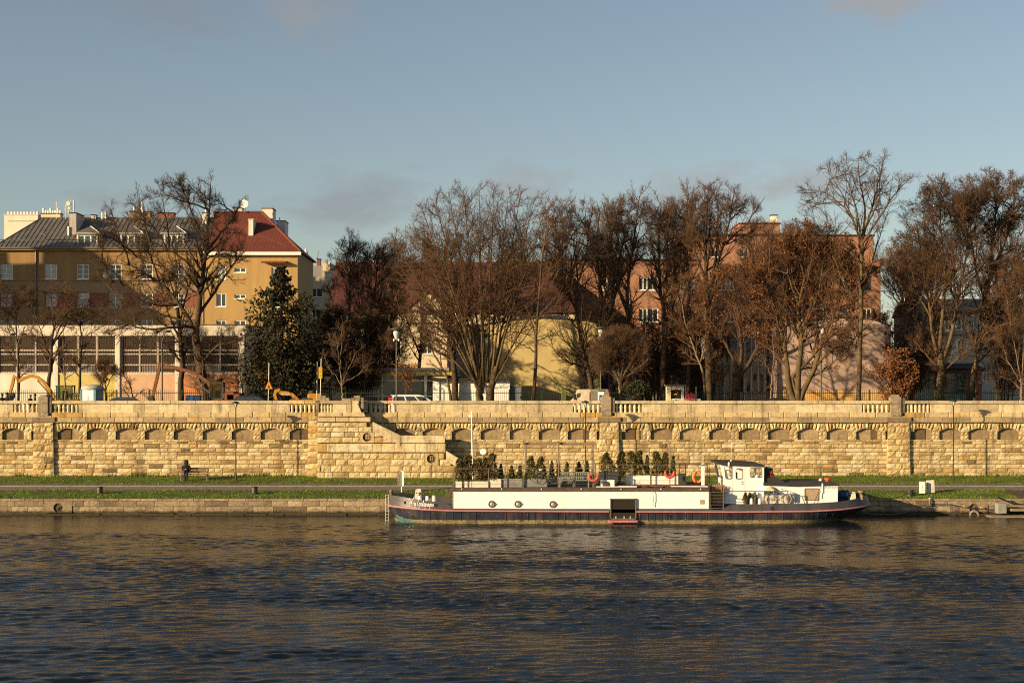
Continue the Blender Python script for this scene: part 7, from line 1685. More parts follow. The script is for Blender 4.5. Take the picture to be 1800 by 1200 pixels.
def resample(P, R_, K):
    P = np.asarray(P, float); R_ = np.asarray(R_, float); n = len(P)
    # Catmull-Rom through the control points
    L = np.concatenate([[0], np.cumsum(np.linalg.norm(np.diff(P, axis=0), axis=1))]); t = np.linspace(0, L[-1], K); out = np.empty((K, 3)); r = np.interp(t, L, R_)
    for i, s in enumerate(t):
        j = min(max(np.searchsorted(L, s, 'right') - 1, 0), n - 2); u = (s - L[j]) / max(L[j + 1] - L[j], 1e-9)
        p0, p1, p2, p3 = P[max(j - 1, 0)], P[j], P[j + 1], P[min(j + 2, n - 1)]
        out[i] = .5 * (2 * p1 + (p2 - p0) * u + (2 * p0 - 5 * p1 + 4 * p2 - p3) * u * u + (3 * p1 - p0 - 3 * p2 + p3) * u ** 3)
    return out, r
def sprout(P, Rr, n, t0, ang, ratio, g, env, up, K, wig, rmul=.6, rend=.006, lmin=.3, lmax=3.5, tpow=.8, base_len=None):
    """n children on each polyline of P (B,K,3); returns child polylines and radii"""
    B, K0, _ = P.shape
    if isinstance(n, int): idx = np.repeat(np.arange(B), n)
    else: idx = np.repeat(np.arange(B), n)
    N_ = len(idx); t = t0 + (1 - t0) * g.uniform(0, 1, N_) ** tpow; s = t * (K0 - 1); j = np.minimum(s.astype(int), K0 - 2); u = (s - j)[:, None]
    start = P[idx, j] * (1 - u) + P[idx, j + 1] * u; d = P[idx, j + 1] - P[idx, j]; d /= np.maximum(np.linalg.norm(d, axis=1, keepdims=True), 1e-9)
    r0 = (Rr[idx, j] * (1 - u[:, 0]) + Rr[idx, j + 1] * u[:, 0]) * rmul * g.uniform(.75, 1.1, N_)
    a = g.normal(0, 1, (N_, 3)); a -= d * (a * d).sum(1)[:, None]; a /= np.maximum(np.linalg.norm(a, axis=1, keepdims=True), 1e-9)
    th = np.radians(g.uniform(ang[0], ang[1], N_))[:, None]; dr = d * np.cos(th) + a * np.sin(th)
    PL = np.linalg.norm(np.diff(P, axis=1), axis=2).sum(1)[idx] if base_len is None else np.full(N_, base_len)
    L = np.clip(PL * ratio * (1.15 - .6 * t) * g.uniform(.6, 1.2, N_), lmin, lmax)
    if env is not None:
        c, rad = env
        for _ in range(3):
            e = start + dr * L[:, None] + np.array([0, 0, 1]) * (up * L * .4)[:, None] if False else start + dr * L[:, None]
            m = (np.abs((e - c) / rad) ** 2.2).sum(1); L = np.where(m > 1.0, L * .72, L)
        L = np.maximum(L, lmin * .6)
    r0 = np.maximum(np.minimum(r0, L * .035 + .004), rend * 1.15)
    C_ = np.empty((N_, K, 3)); C_[:, 0] = start; cur = dr.copy(); st = (L / (K - 1))[:, None]
    for k in range(1, K):
        cur = cur + g.normal(0, wig, (N_, 3)); cur[:, 2] += up; cur /= np.linalg.norm(cur, axis=1, keepdims=True); C_[:, k] = C_[:, k - 1] + cur * st
    w = np.linspace(0, 1, K)[None]; Q = r0[:, None] * (1 - w) + rend * w
    return C_, Q
def tree(name, label, base, d, limbs, env, seed, bark='bark', twig='twig', dens=1.0, up=.05, leaves=None, cat='tree', group=None, ang=(25, 65), rtw=.0058, ry=None, auto=None, lv=(1.25, 7, 6), l1=3.6, leaf_size=.07, t0=.25, wig=.16, leaf_at=None):
    """base: (px,py) foot; limbs: list of (points[(px,py[,dy])], r0, r1); env: (px0,px1,py_top,py_bot)"""
    g = np.random.default_rng(seed); bx = X(base, d); t = thing(name, (bx, d, RZ - .05), label, cat, group); off = np.array([bx, d, RZ - .05])
    ex0, ex1, et, eb = env; c = np.array([(X(ex0, d) + X(ex1, d)) / 2, d, (Z(et, d) + Z(eb, d)) / 2]) - off; rad = np.array([(X(ex1, d) - X(ex0, d)) / 2, 0, (Z(et, d) - Z(eb, d)) / 2]); rad[1] = ry or min(rad[0] * .85, 4.5)
    PL, RL = [], []
    for pts, r0, r1 in limbs:
        q = np.array([[X(p[0], d), d + (p[2] if len(p) > 2 else 0), max(Z(p[1], d), RZ - .1)] for p in pts]) - off
        L = np.linalg.norm(np.diff(q, axis=0), axis=1); s = np.concatenate([[0], np.cumsum(L)]) / L.sum(); PL.append(q); RL.append(r0 + (r1 - r0) * s ** .85)
    if auto:                          # extra limbs fanning from the trunk tops into the envelope
        n, (ax0, ax1), r0 = auto
        main = PL[:auto_src(limbs)]
        for k in range(n):
            a = math.radians(ax0 + (ax1 - ax0) * (k + .5) / n + g.normal(0, 5)); fr = g.uniform(.75, .97); dy = g.uniform(-.75, .75); hz = math.sqrt(max(0, 1 - dy * dy))
            e = c + rad * np.array([math.sin(a) * fr * hz ** .3, dy * .9, math.cos(a) * fr * (hz ** .3)]); best = None
            for _ in range(14):
                src = main[g.integers(len(main))]; s = g.uniform(.45, .95) * (len(src) - 1); j = min(int(s), len(src) - 2); p = src[j] + (src[j + 1] - src[j]) * (s - j); v = e - p; L = np.linalg.norm(v); cost = L + max(0, 1.3 - L) * 6 + (6 if v[2] < .25 * L else 0)
                if best is None or cost < best[0]: best = (cost, p)
            p = best[1]
            if e[2] < p[2] + .3: e[2] = p[2] + .3
            m = p + (e - p) * .5; m[2] += .04 * np.linalg.norm(e - p); m += g.normal(0, .14, 3)
            PL.append(np.array([p, p + (m - p) * .5 + g.normal(0, .06, 3), m, m + (e - m) * .55 + g.normal(0, .14, 3), e])); RL.append(np.array([r0, r0 * .8, r0 * .6, r0 * .36, r0 * .13]))
    K = 14; P = np.empty((len(PL), K, 3)); Rr = np.empty((len(PL), K))
    for i in range(len(PL)):
        P[i], Rr[i] = resample(PL[i], RL[i], K); 
        w = np.sin(np.linspace(0, math.pi, K))[:, None]; P[i] += g.normal(0, .035, (K, 3)) * w
    v, f = tubes_np(P, Rr, 8); np_obj('trunk', v, f, bark, t, smooth=True)
    envr = (c, rad); LL = np.linalg.norm(np.diff(P, axis=1), axis=2).sum(1)
    n1 = np.maximum(2, (LL * lv[0] * dens * 1.65).astype(int)); V = []; Fc = []; o = 0
    def push(Pq, Rq, sides):
        nonlocal o
        v, f = tubes_np(Pq, Rq, sides); V.append(v); Fc.append(f + o); o += len(v)
    P1, R1 = sprout(P, Rr, n1, t0, ang, .45, g, envr, up, 6, wig * .9, .62, .013, .9, l1 * 1.3, .95); push(P1, R1, 4)
    P2, R2 = sprout(P1, R1, max(2, int(lv[1] * 1.25 * dens ** .5)), .08, (20, 58), .55, g, envr, up, 5, wig, .68, rtw * 1.35, .5, 2.2, 1.0); push(P2, R2, 3)
    P3, R3 = sprout(P2, R2, max(2, int(lv[2] * .95 * dens ** .5)), .08, (18, 58), .5, g, None, up * 1.0, 3, wig * .7, .7, rtw, .3, .95, 1.0); push(P3, R3, 3)
    v = np.concatenate(V); f = np.concatenate(Fc); np_obj('crown', v, f, twig, t)
    if leaves:
        lm, n = leaves; B = len(P3); i = g.integers(0, B, n); 
        pos = P3[i, g.integers(1, 3, n)] + g.normal(0, .05, (n, 3))
        if leaf_at is not None:
            z = (pos[:, 2] - (c[2] - rad[2])) / (2 * rad[2]); k = (z > leaf_at[0]) & (z < leaf_at[1]); pos = pos[k]
        cl = np.sin(pos[:, 0] * 1.7 + seed) + np.sin(pos[:, 2] * 1.9 + seed * 2) + np.sin(pos[:, 1] * 1.5); pos = pos[cl + g.normal(0, .7, len(pos)) > -.6]
        leaf_cloud('leaves', pos, leaf_size, [lm], t, g)
    return t
def auto_src(limbs): return len(limbs)
T_ = tree
# ---- left of the frame
T_('bare_tree', 'slim bare tree with pale twigs by the left photo edge before the sports hall', 32, 124, [([(32, 705), (33, 660), (30, 600), (26, 545)], .13, .04), ([(32, 650), (20, 600), (10, 560)], .06, .02)], (-30, 75, 490, 680), 1, 'bark', 'twig', .9, .05, auto=(7, (-60, 60), .05))
T_('bare_tree', 'bare tree with thin grey trunk crossing the yellow digger arm', 87, 123.5, [([(87, 705), (86, 670), (90, 620), (94, 575), (92, 535)], .20, .05), ([(89, 630), (75, 590), (60, 545)], .08, .02), ([(91, 605), (108, 570), (125, 530)], .08, .02)], (25, 165, 490, 665), 2, 'bark', 'twig', 1.0, .05, auto=(8, (-75, 75), .055))
T_('bare_tree', 'thin bare tree right behind the dark digger cab', 140, 124.5, [([(140, 705), (141, 660), (144, 610), (140, 560)], .14, .04)], (95, 200, 520, 680), 3, 'bark', 'twig', .9, .05, auto=(8, (-70, 70), .05))
T_('young_tree', 'pale straight-stemmed young tree in front of the dark digger cab', 115, 114.2, [([(115, 705), (114.5, 675), (113, 655)], .07, .045), ([(113.5, 662), (104, 645), (95, 630)], .035, .012), ([(113.5, 660), (122, 640), (130, 622)], .035, .012), ([(113, 656), (112, 630), (110, 600)], .04, .012)], (88, 140, 590, 668), 4, 'bark_pale', 'twig', .8, .05, lv=(1.6, 4, 3))
T_('bare_shrub', 'small bare multi-stemmed shrub tree right of the portable toilet', 186, 124, [([(186, 705), (186, 692), (185, 684)], .10, .08), ([(185, 690), (176, 668), (166, 650)], .05, .02), ([(185, 690), (194, 665), (204, 650)], .05, .02), ([(185, 688), (186, 660), (183, 640)], .05, .02)], (160, 212, 635, 695), 5, 'bark', 'twig_warm', 1.2, .08, auto=(6, (-80, 80), .03))
T_('bare_shrub', 'arching bare shrub before the peach wall panel', 234, 124.5, [([(234, 705), (232, 690), (224, 668), (208, 655)], .06, .02), ([(234, 705), (222, 690), (215, 676)], .05, .015), ([(234, 700), (245, 690), (262, 682)], .05, .015), ([(233, 698), (228, 675), (222, 655)], .05, .015)], (195, 275, 645, 700), 6, 'bark', 'twig', .8, .0, lv=(1.6, 5, 4))
T_('large_tree', 'large dark spreading tree with leaning forked trunk before the ochre block', 365, 122.8,
   [([(368, 706), (364, 685), (355, 655), (347, 615), (343, 585)], .46, .30), ([(343, 590), (350, 540), (356, 490), (362, 440), (366, 390), (370, 325)], .27, .04), ([(343, 590, 0), (330, 562, .6), (308, 530, 1), (285, 505, 1.2), (250, 480, 1.4), (205, 455, 1.6)], .22, .03),
    ([(356, 495), (330, 460, -.5), (300, 440, -1), (262, 425, -1.2)], .13, .025), ([(348, 555), (370, 520, .5), (395, 480, .8), (425, 440, 1)], .15, .03), ([(345, 575), (318, 575, -1), (270, 580, -1.6), (225, 570, -2), (190, 575, -2)], .14, .03), ([(352, 640), (385, 610, -.8), (420, 600, -1.2), (440, 585, -1.4)], .13, .03),
    ([(361, 445), (385, 410, .5), (410, 375, .8), (425, 345, .8)], .11, .025), ([(363, 430), (345, 390, -.3), (330, 350, -.5), (318, 325, -.6)], .10, .025), ([(353, 520), (320, 500, 1), (285, 470, 1.4), (245, 455, 1.8), (215, 440, 2)], .12, .025), ([(350, 600), (310, 600, 1), (270, 610, 1.3), (235, 600, 1.6)], .10, .02), ([(358, 480), (382, 455, -1), (405, 425, -1.3), (422, 410, -1.5)], .10, .02), ([(356, 660), (385, 672, -.6), (400, 655, -1)], .08, .02), ([(330, 565, .5), (290, 555, .3), (245, 540, 0), (200, 540, -.4)], .11, .02), ([(308, 530, 1), (270, 530, 1.4), (220, 505, 1.6), (180, 490, 1.8)], .10, .02)],
   (150, 440, 303, 690), 7, 'bark', 'twig_dark', 1.22, .06, auto=(18, (-85, 70), .075), l1=3.0, lv=(1.2, 6, 5), rtw=.006, wig=.2)
T_('bare_tree', 'straight dark trunk standing between the lamp and the large leaning tree', 318, 125, [([(318, 706), (318, 670), (320, 630), (316, 590), (312, 540)], .27, .13), ([(317, 600), (300, 560), (285, 520)], .10, .03), ([(314, 570), (325, 530), (335, 490)], .10, .03)], (255, 365, 470, 640), 8, 'bark', 'twig_dark', .8, .08, auto=(6, (-70, 70), .06))
T_('young_tree', 'pale young tree in front of the large leaning trunk', 355.5, 114.2, [([(356, 705), (356, 690), (355, 676)], .06, .045), ([(355, 678), (345, 665), (338, 645)], .035, .012), ([(355, 677), (368, 665), (374, 650)], .03, .012), ([(355, 676), (356, 650), (355, 625)], .035, .010)], (330, 382, 615, 675), 9, 'bark_pale', 'twig', .6, .05, lv=(1.6, 4, 3))
T_('bare_tree', 'small crooked bare tree at the right corner of the white hall', 428, 122.6, [([(429, 705), (427, 685), (425, 672)], .09, .06), ([(425, 676), (421, 655), (423, 630), (418, 600)], .05, .02), ([(426, 680), (434, 665), (440, 645), (438, 620)], .05, .02)], (408, 452, 590, 680), 10, 'bark', 'twig_dark', .9, .05, lv=(1.6, 5, 4))
# ---- spruce
def spruce(base, d, top, w0, label, seed, py_foot=705, mats=('needle', 'leaf_brown'), n=46, dens=1.0, up0=-.05):
    g = np.random.default_rng(seed); bx = X(base, d); t = thing('spruce', (bx, d, RZ - .05), label, 'tree'); H = Z(top, d) - RZ; Rm = w0 / 2 * d / F
    mb = MB(); mb.tube([(0, 0, 0), (.05, 0, H * .5), (0, 0, H)], [.24, .14, .02], 8); mb.build('trunk', 'bark', t)
    PP, RR = [], []
    for k in range(int(n * 7)):
        u = (k + .5) / (n * 7); z = H * (.05 + .94 * u); a = g.uniform(0, 2 * math.pi); r = Rm * min(1, (1 - u) * 2.1 + .05) * g.uniform(.42, 1.12) * (1 + .22 * math.sin(a * 3 + z * 1.1 + seed) + .15 * math.sin(z * 2.3)) + .10; q = np.linspace(0, 1, 6)
        drp = -.22 * r * (1 - u) ; p = np.stack([np.cos(a) * r * q, np.sin(a) * r * q, z + drp * q + .12 * r * q ** 2 + up0], 1) + g.normal(0, .03, (6, 3)); PP.append(p); RR.append(np.linspace(.025, .006, 6))
    P, Rr = np.array(PP), np.array(RR); v, f = tubes_np(P, Rr, 3); np_obj('limbs', v, f, 'bark', t)
    P2, R2 = sprout(P, Rr, 7, .1, (35, 75), .42, g, None, -.05, 4, .12, .6, .004, .15, .9)
    B = len(P2); per = int(10 * dens); i = np.repeat(np.arange(B), per); u = g.uniform(0, 1, len(i)); j = np.minimum((u * 3).astype(int), 2); w = (u * 3 - j)[:, None]; pos = P2[i, j] * (1 - w) + P2[i, j + 1] * w; pos[:, 2] -= g.uniform(0, .10, len(i))
    leaf_cloud('needles', pos, .105, list(mats), t, g, midx=(g.random(len(pos)) + .12 * np.sin(pos[:, 0] * 2.1 + pos[:, 2] * 1.3) > .95).astype(int)); return t
spruce(494, 123.6, 466, 168, 'tall dark green spruce between the yellow house and the cream block', 31, n=60)
spruce(470, 126.5, 560, 90, 'lower dense dark evergreen left of and behind the tall spruce', 32, n=30)
def evergreen(base, d, px0, px1, top, bot, label, seed, n, m, cat='shrub', name='evergreen_shrub', size=.10):
    g = np.random.default_rng(seed); bx = X(base, d); t = thing(name, (bx, d, RZ - .05), label, cat); c = np.array([(X(px0, d) + X(px1, d)) / 2 - bx, 0, (Z(top, d) + max(Z(bot, d), RZ)) / 2 - RZ]); rx, rz = (X(px1, d) - X(px0, d)) / 2, (Z(top, d) - max(Z(bot, d), RZ)) / 2
    K = 26; cc = g.normal(0, 1, (K, 3)); cc /= np.linalg.norm(cc, axis=1)[:, None]; cc = c + cc * np.array([rx, rx * .8, rz]) * g.uniform(.3, .86, (K, 1)); i = g.integers(0, K, n); p = g.normal(0, 1, (n, 3)); p /= np.linalg.norm(p, axis=1)[:, None]; rr = min(rx, rz) * .36 * g.uniform(.7, 1.3, K); pos = cc[i] + p * (rr[i] * g.uniform(.55, 1.05, n))[:, None]
    pos = pos[pos[:, 2] > 0.02]; leaf_cloud('foliage', pos, size, [m] if isinstance(m, str) else list(m), t, g, midx=(g.random(len(pos)) > .6).astype(int) if not isinstance(m, str) else None)
    P = np.array([np.stack([np.linspace(0, q[0], 5), np.linspace(0, q[1], 5), np.linspace(0, q[2], 5) ], 1) for q in cc]); v, f = tubes_np(P + g.normal(0, .03, P.shape), np.tile(np.linspace(.05, .012, 5), (K, 1)), 5); np_obj('stems', v, f, 'bark', t); return t
evergreen(515, 125, 455, 575, 590, 712, 'dark ivy-covered evergreen thicket under the spruce behind the fence', 41, 9000, ('leaf_green', 'leaf_brown'), size=.12)
evergreen(1120, 120.9, 1098, 1142, 662, 712, 'small glossy evergreen bush behind the round-headed tree trunk', 42, 2200, 'leaf_green', size=.09)
# ---- thicket right of the spruce
for k, (b, d, pts, env, sd, lab, tw, dens) in enumerate((
    (612, 130, [([(612, 706), (611, 640), (614, 560), (616, 480), (614, 425)], .17, .03), ([(612, 610), (592, 560), (580, 510)], .07, .02), ([(613, 590), (634, 540), (646, 480)], .07, .02)], (566, 668, 405, 690), 51, 'tall thin bare tree rising in front of the left end of the maroon roof', 'twig_dark', 1.25),
    (658, 131, [([(658, 706), (660, 640), (655, 560), (660, 490), (668, 435)], .19, .03), ([(658, 620), (680, 560), (700, 500)], .08, .02), ([(657, 600), (635, 540), (622, 490)], .07, .02)], (608, 722, 412, 690), 52, 'second bare tree right of the thin tree before the maroon roof', 'twig_dark', 1.25),
    (582, 127, [([(582, 706), (578, 660), (572, 610), (570, 570)], .12, .04), ([(580, 670), (596, 630), (606, 590)], .06, .02)], (540, 640, 545, 700), 53, 'low dark tangled bare tree right of the spruce thicket', 'twig_dark', 1.5),
    (640, 126.5, [([(640, 706), (642, 665), (648, 620), (645, 575)], .11, .03), ([(641, 680), (622, 640), (612, 600)], .06, .02), ([(641, 675), (665, 640), (680, 600)], .06, .02)], (598, 705, 545, 700), 54, 'low tangled bare tree left of the disc-topped lamp', 'twig', 1.5),
    (735, 131, [([(735, 706), (737, 640), (742, 570), (738, 500), (745, 440)], .20, .03), ([(737, 620), (715, 560), (700, 490)], .09, .02), ([(740, 580), (760, 520), (770, 450)], .09, .02)], (686, 790, 405, 680), 55, 'bare tree in front of the gable of the long cream house', 'twig', 1.1))):
    T_('bare_tree', lab, b, d, pts, env, sd, 'bark', tw, dens, .09, auto=(9, (-70, 70), .06), leaves=('leaf_brown', 900) if k in (2, 4) else None)
T_('young_tree', 'pale young tree with forked upright branches right of the yellow notice', 602, 114.3, [([(602.5, 705), (602, 690), (600.5, 675)], .085, .06), ([(601, 678), (590, 662), (581, 650), (572, 632)], .045, .012), ([(601, 676), (597, 645), (592, 600)], .045, .012), ([(600.5, 675), (599, 640), (602, 570)], .05, .012), ([(601, 676), (612, 668), (628, 660), (645, 640)], .045, .012), ([(601, 672), (612, 650), (625, 620)], .035, .012)], (560, 658, 565, 680), 12, 'bark_pale', 'twig', 1.0, .05, lv=(1.5, 5, 4))
T_('dry_leaf_tree', 'small young tree with hanging dry leaves beside the disc-topped lamp', 713, 114.5, [([(713, 705), (713, 690), (714, 675), (712, 655)], .05, .03), ([(713.5, 680), (706, 665), (703, 648)], .025, .01), ([(713.5, 678), (722, 660), (726, 648)], .025, .01)], (698, 732, 640, 690), 13, 'bark', 'twig_warm', 1.2, .05, leaves=('leaf_orange', 420), lv=(2.2, 4, 3), leaf_size=.08)
def thicket(base, d, x0, x1, top, label, seed, tw='twig_dark', leaves=None, dens=1.0, n=16):
    g = random.Random(seed); L = []
    for k in range(n):
        tx = x0 + (x1 - x0) * (k + .5) / n; ty = top + g.uniform(0, .45) * (700 - top); b0 = base + (tx - base) * .25 + g.uniform(-4, 4); dy = g.uniform(-2.2, 2.2)
        L.append(([(b0, 708, dy * .2), (b0 + (tx - b0) * .3, 700 - (700 - ty) * .4, dy * .5), (b0 + (tx - b0) * .65 + g.uniform(-5, 5), 700 - (700 - ty) * .75, dy * .8), (tx, ty, dy)], .06, .012))
    return T_('bare_thicket', label, base, d, L, (x0, x1, top - 8, 706), seed, 'bark', tw, dens, .04, leaves=leaves, l1=2.2, t0=.1, lv=(1.3, 6, 5), cat='shrub', leaf_size=.075, wig=.2)
thicket(618, 128, 560, 690, 535, 'dense dark tangled thicket right of the spruce, below the maroon roof', 151, 'twig_dark', ('leaf_brown', 2600), 1.3, 22)
thicket(672, 132, 640, 730, 520, 'tangled thicket behind the disc-topped lamp', 152, 'twig_dark', ('leaf_brown', 2200), 1.1, 14)
thicket(545, 129.5, 515, 600, 560, 'low dark thicket between the spruce and the yellow notice', 153, 'twig_dark', ('leaf_green', 2500), 1.2, 14)
thicket(1150, 131, 1080, 1215, 545, 'dense reddish thicket behind the round-headed tree and the kiosk', 154, 'twig', ('leaf_brown', 2600), 1.2, 20)
thicket(1232, 132, 1190, 1290, 560, 'reddish thicket between the stout-trunked tree and the finned building', 155, 'twig_warm', ('leaf_rust', 1800), 1.1, 14)
thicket(1600, 128.5, 1560, 1650, 560, 'dark thicket in the gap right of the pink wall', 156, 'twig_dark', ('leaf_brown', 3000), 1.2, 14)
thicket(1760, 126, 1725, 1830, 520, 'brown thicket behind the dense tree at the right photo edge', 157, 'twig', ('leaf_brown', 3500), 1.1, 14)
thicket(1030, 128.5, 1010, 1062, 590, 'sparse thicket at the dark right corner of the yellow wall', 158, 'twig_dark', None, .8, 8)
# ---- central fan-shaped tree
fan = []
for k, (tx, ty, bx_, dy) in enumerate(((690, 420, 842, .8), (705, 470, 842, -1), (722, 385, 843, 1.2), (740, 360, 843, -.8), (765, 350, 844, .6), (790, 342, 845, -1.2), (815, 336, 846, 1.0), (842, 334, 850, 0), (868, 338, 856, -1), (893, 345, 860, .8), (915, 340, 862, -.6), (940, 345, 864, 1), (958, 370, 865, -1), (700, 540, 842, -.4), (985, 470, 864, .6), (975, 520, 862, -1), (740, 450, 843, 1.6), (800, 400, 845, 2), (880, 400, 860, 1.8), (925, 430, 864, 2), (840, 380, 850, -2), (770, 420, 844, -1.8))):
    b0 = (bx_, 690 - (k % 5) * 6, 0); mx = bx_ + (tx - bx_) * .30; my = 690 + (ty - 690) * .38; fan.append(([b0, (bx_ + (mx - bx_) * .45, 690 + (my - 690) * .5, dy * .2), (mx, my, dy * .45), (bx_ + (tx - bx_) * .68, 690 + (ty - 690) * .70, dy * .8), (tx, ty, dy)], .125 if k < 13 else .09, .016))
T_('large_tree', 'wide fan-shaped multi-stemmed bare tree in the centre behind the parapet', 850, 121, [([(844, 707), (843, 695), (842, 680)], .30, .26), ([(861, 707), (862, 694), (866, 672), (872, 645)], .34, .22), ([(842, 690), (846, 650), (850, 610), (848, 560)], .22, .10)] + fan, (678, 1000, 328, 690), 14, 'bark_moss', 'twig', .95, .05, l1=2.6, lv=(1.15, 6, 5), t0=.3)
T_('bare_tree', 'thick dark trunk left of the fan-shaped tree, leaning left at the top', 798, 126, [([(800, 706), (799, 660), (795, 620), (785, 580), (775, 520), (768, 450)], .30, .05), ([(796, 630), (812, 560), (822, 480)], .13, .03)], (735, 850, 400, 650), 15, 'bark', 'twig', 1.0, .05, auto=(8, (-60, 60), .07))
T_('bare_tree', 'leaning smooth trunk crossing in front of the cafe pavilion', 792, 124.5, [([(793, 706), (785, 662), (765, 625), (748, 590), (738, 550)], .12, .03), ([(776, 645), (772, 600), (770, 560)], .06, .02)], (708, 800, 520, 660), 16, 'bark_moss', 'twig', .9, .05, auto=(5, (-60, 40), .045))
T_('tall_tree', 'slender dark straight trunk before the yellow wall, curving right near its top', 938, 119, [([(937, 706), (941, 660), (943, 600), (946, 540), (950, 480), (955, 430), (970, 395), (995, 365), (1012, 348)], .155, .025), ([(951, 470), (930, 430), (918, 385)], .06, .015), ([(962, 410), (960, 380), (972, 350)], .05, .015), ([(945, 560), (975, 540), (1000, 520)], .06, .015), ([(943, 620), (905, 600), (880, 605)], .05, .012), ([(942, 640), (975, 655), (1000, 650)], .045, .012), ([(944, 600), (975, 585), (1005, 570)], .05, .012)], (900, 1035, 338, 660), 17, 'bark', 'twig', .75, .06, l1=2.4, lv=(1.3, 5, 4))
T_('bare_tree', 'bare tree with dark leaning trunk at the right edge of the yellow wall', 1040, 124, [([(1042, 706), (1038, 668), (1028, 630), (1020, 590), (1012, 540), (1015, 490), (1008, 430)], .24, .03), ([(1033, 648, 0), (1010, 640, -.5), (985, 628, -1), (965, 605, -1.2)], .11, .02), ([(1037, 655), (1052, 630), (1050, 590), (1056, 540)], .10, .02), ([(1014, 550), (990, 490), (985, 430)], .10, .02), ([(1015, 500), (1030, 450), (1035, 390)], .09, .02)], (925, 1100, 342, 660), 18, 'bark', 'twig', 1.0, .08, auto=(9, (-60, 60), .06))
# round-headed tree: dense upright twigs
ball = [([(1089, 706), (1089, 685), (1090, 668)], .10, .085)]
for k in range(30):
    a = -68 + 136 * k / 29; ball.append(([(1090, 672 - (k % 3) * 3, 0), (1090 + 15 * math.sin(R(a)), 668 - 22 * math.cos(R(a)), .3 * math.sin(k)), (1090 + 38 * math.sin(R(a)), 664 - 46 * math.cos(R(a)) - 4, .9 * math.sin(k * 2.1)), (1090 + 50 * math.sin(R(a)), 660 - 74 * math.cos(R(a)), 1.5 * math.sin(k * 2.1))], .035, .008))
T_('round_headed_tree', 'small round-headed tree with dense upright twigs right of the ticket pillar', 1089, 116, ball, (1036, 1148, 572, 684), 19, 'bark_pale', 'twig', 1.15, .05, ang=(12, 35), lv=(2.0, 6, 4), l1=1.6, rtw=.0055)
# ---- the row before the salmon block
row = [
 (1075, 129, [([(1075, 706), (1072, 640), (1066, 580), (1058, 520), (1050, 450), (1052, 380)], .22, .03), ([(1066, 580), (1080, 520), (1088, 450), (1082, 370)], .14, .02)], (1002, 1130, 345, 650), 'tall bare tree, leftmost of the row before the salmon block'),
 (1112, 127.5, [([(1120, 706), (1116, 650), (1108, 590), (1104, 530), (1108, 460), (1118, 400), (1124, 345)], .25, .03), ([(1106, 560), (1085, 500), (1072, 440), (1075, 370)], .15, .02), ([(1109, 460), (1095, 410), (1090, 360)], .09, .02)], (1038, 1180, 335, 650), 'tall dark double-stemmed bare tree before the second window group of the salmon block'),
 (1162, 128, [([(1165, 706), (1166, 640), (1168, 560), (1160, 500), (1158, 430), (1162, 355)], .30, .03), ([(1167, 600), (1180, 530), (1186, 460), (1180, 380)], .14, .02)], (1092, 1235, 340, 650), 'bare tree with dark stout trunk behind the stone kiosk'),
 (1205, 129, [([(1208, 706), (1210, 640), (1205, 570), (1212, 500), (1205, 420), (1210, 340)], .22, .03), ([(1207, 560), (1190, 500), (1184, 430)], .11, .02)], (1140, 1280, 328, 650), 'tall narrow bare tree before the step in the salmon roof'),
 (1248, 127, [([(1247, 706), (1246, 640), (1244, 560), (1242, 490), (1240, 420), (1245, 330)], .34, .04), ([(1243, 520), (1262, 460), (1280, 400), (1290, 340)], .17, .025), ([(1243, 500), (1222, 440), (1212, 370)], .14, .025), ([(1252, 485), (1262, 420), (1260, 340)], .12, .02), ([(1270, 430), (1310, 395), (1345, 345)], .08, .015)], (1175, 1365, 320, 650), 'tallest stout-trunked bare tree of the middle row, before the salmon tower block')]
for k, (b, d, pts, env, lab) in enumerate(row):
    T_('tall_tree', lab, b, d, pts, env, 60 + k, 'bark', 'twig', 1.0, .08, auto=(12, (-62, 62), .06), ang=(22, 60), l1=3.2)
T_('bare_tree', 'thin pinkish leaning trunk just left of the forked tree by the kiosk', 1238, 122.8, [([(1240, 706), (1237, 660), (1225, 625), (1212, 590), (1200, 545), (1196, 500)], .13, .02), ([(1230, 640), (1240, 600), (1238, 555)], .06, .02)], (1165, 1262, 475, 640), 66, 'bark_pale', 'twig_warm', 1.0, .05, auto=(6, (-50, 50), .04))
T_('bare_tree', 'thin tree stem between the kiosk and the thick forked trunk', 1266, 122.8, [([(1266, 706), (1264, 680), (1266, 655), (1270, 630)], .07, .03), ([(1265, 672), (1254, 650), (1248, 630)], .04, .015), ([(1266, 665), (1280, 648), (1290, 632)], .04, .015)], (1240, 1300, 600, 680), 67, 'bark', 'twig_warm', 1.0, .08, lv=(1.8, 5, 4))
T_('forked_tree', 'thick trunk forking into three dark limbs left of the finned concrete building', 1296, 121.5, [([(1292, 707), (1294, 680), (1298, 655)], .36, .30), ([(1298, 660), (1290, 635), (1278, 610), (1262, 580), (1245, 560)], .17, .03), ([(1299, 657), (1303, 620), (1300, 580), (1295, 530), (1285, 480)], .18, .03), ([(1300, 660), (1316, 640), (1332, 610), (1345, 575), (1352, 530)], .20, .03), ([(1310, 648), (1335, 630), (1360, 622)], .11, .03), ([(1302, 610), (1318, 570), (1325, 520)], .10, .025)], (1210, 1385, 470, 655), 68, 'bark', 'twig_warm', 1.0, .07, auto=(8, (-75, 75), .06), leaves=('leaf_rust', 3800), leaf_size=.085, l1=3.0)
T_('young_tree', 'pale thin young tree before the corner of the pink wall', 1356, 114.4, [([(1355, 705), (1355.5, 680), (1357, 660)], .06, .045), ([(1357, 662), (1348, 645), (1340, 625)], .03, .01), ([(1357, 660), (1360, 620), (1357, 585)], .035, .01), ([(1357, 662), (1366, 648), (1372, 630)], .03, .01)], (1335, 1380, 580, 672), 69, 'bark_pale', 'twig', .9, .05, lv=(1.6, 4, 3))
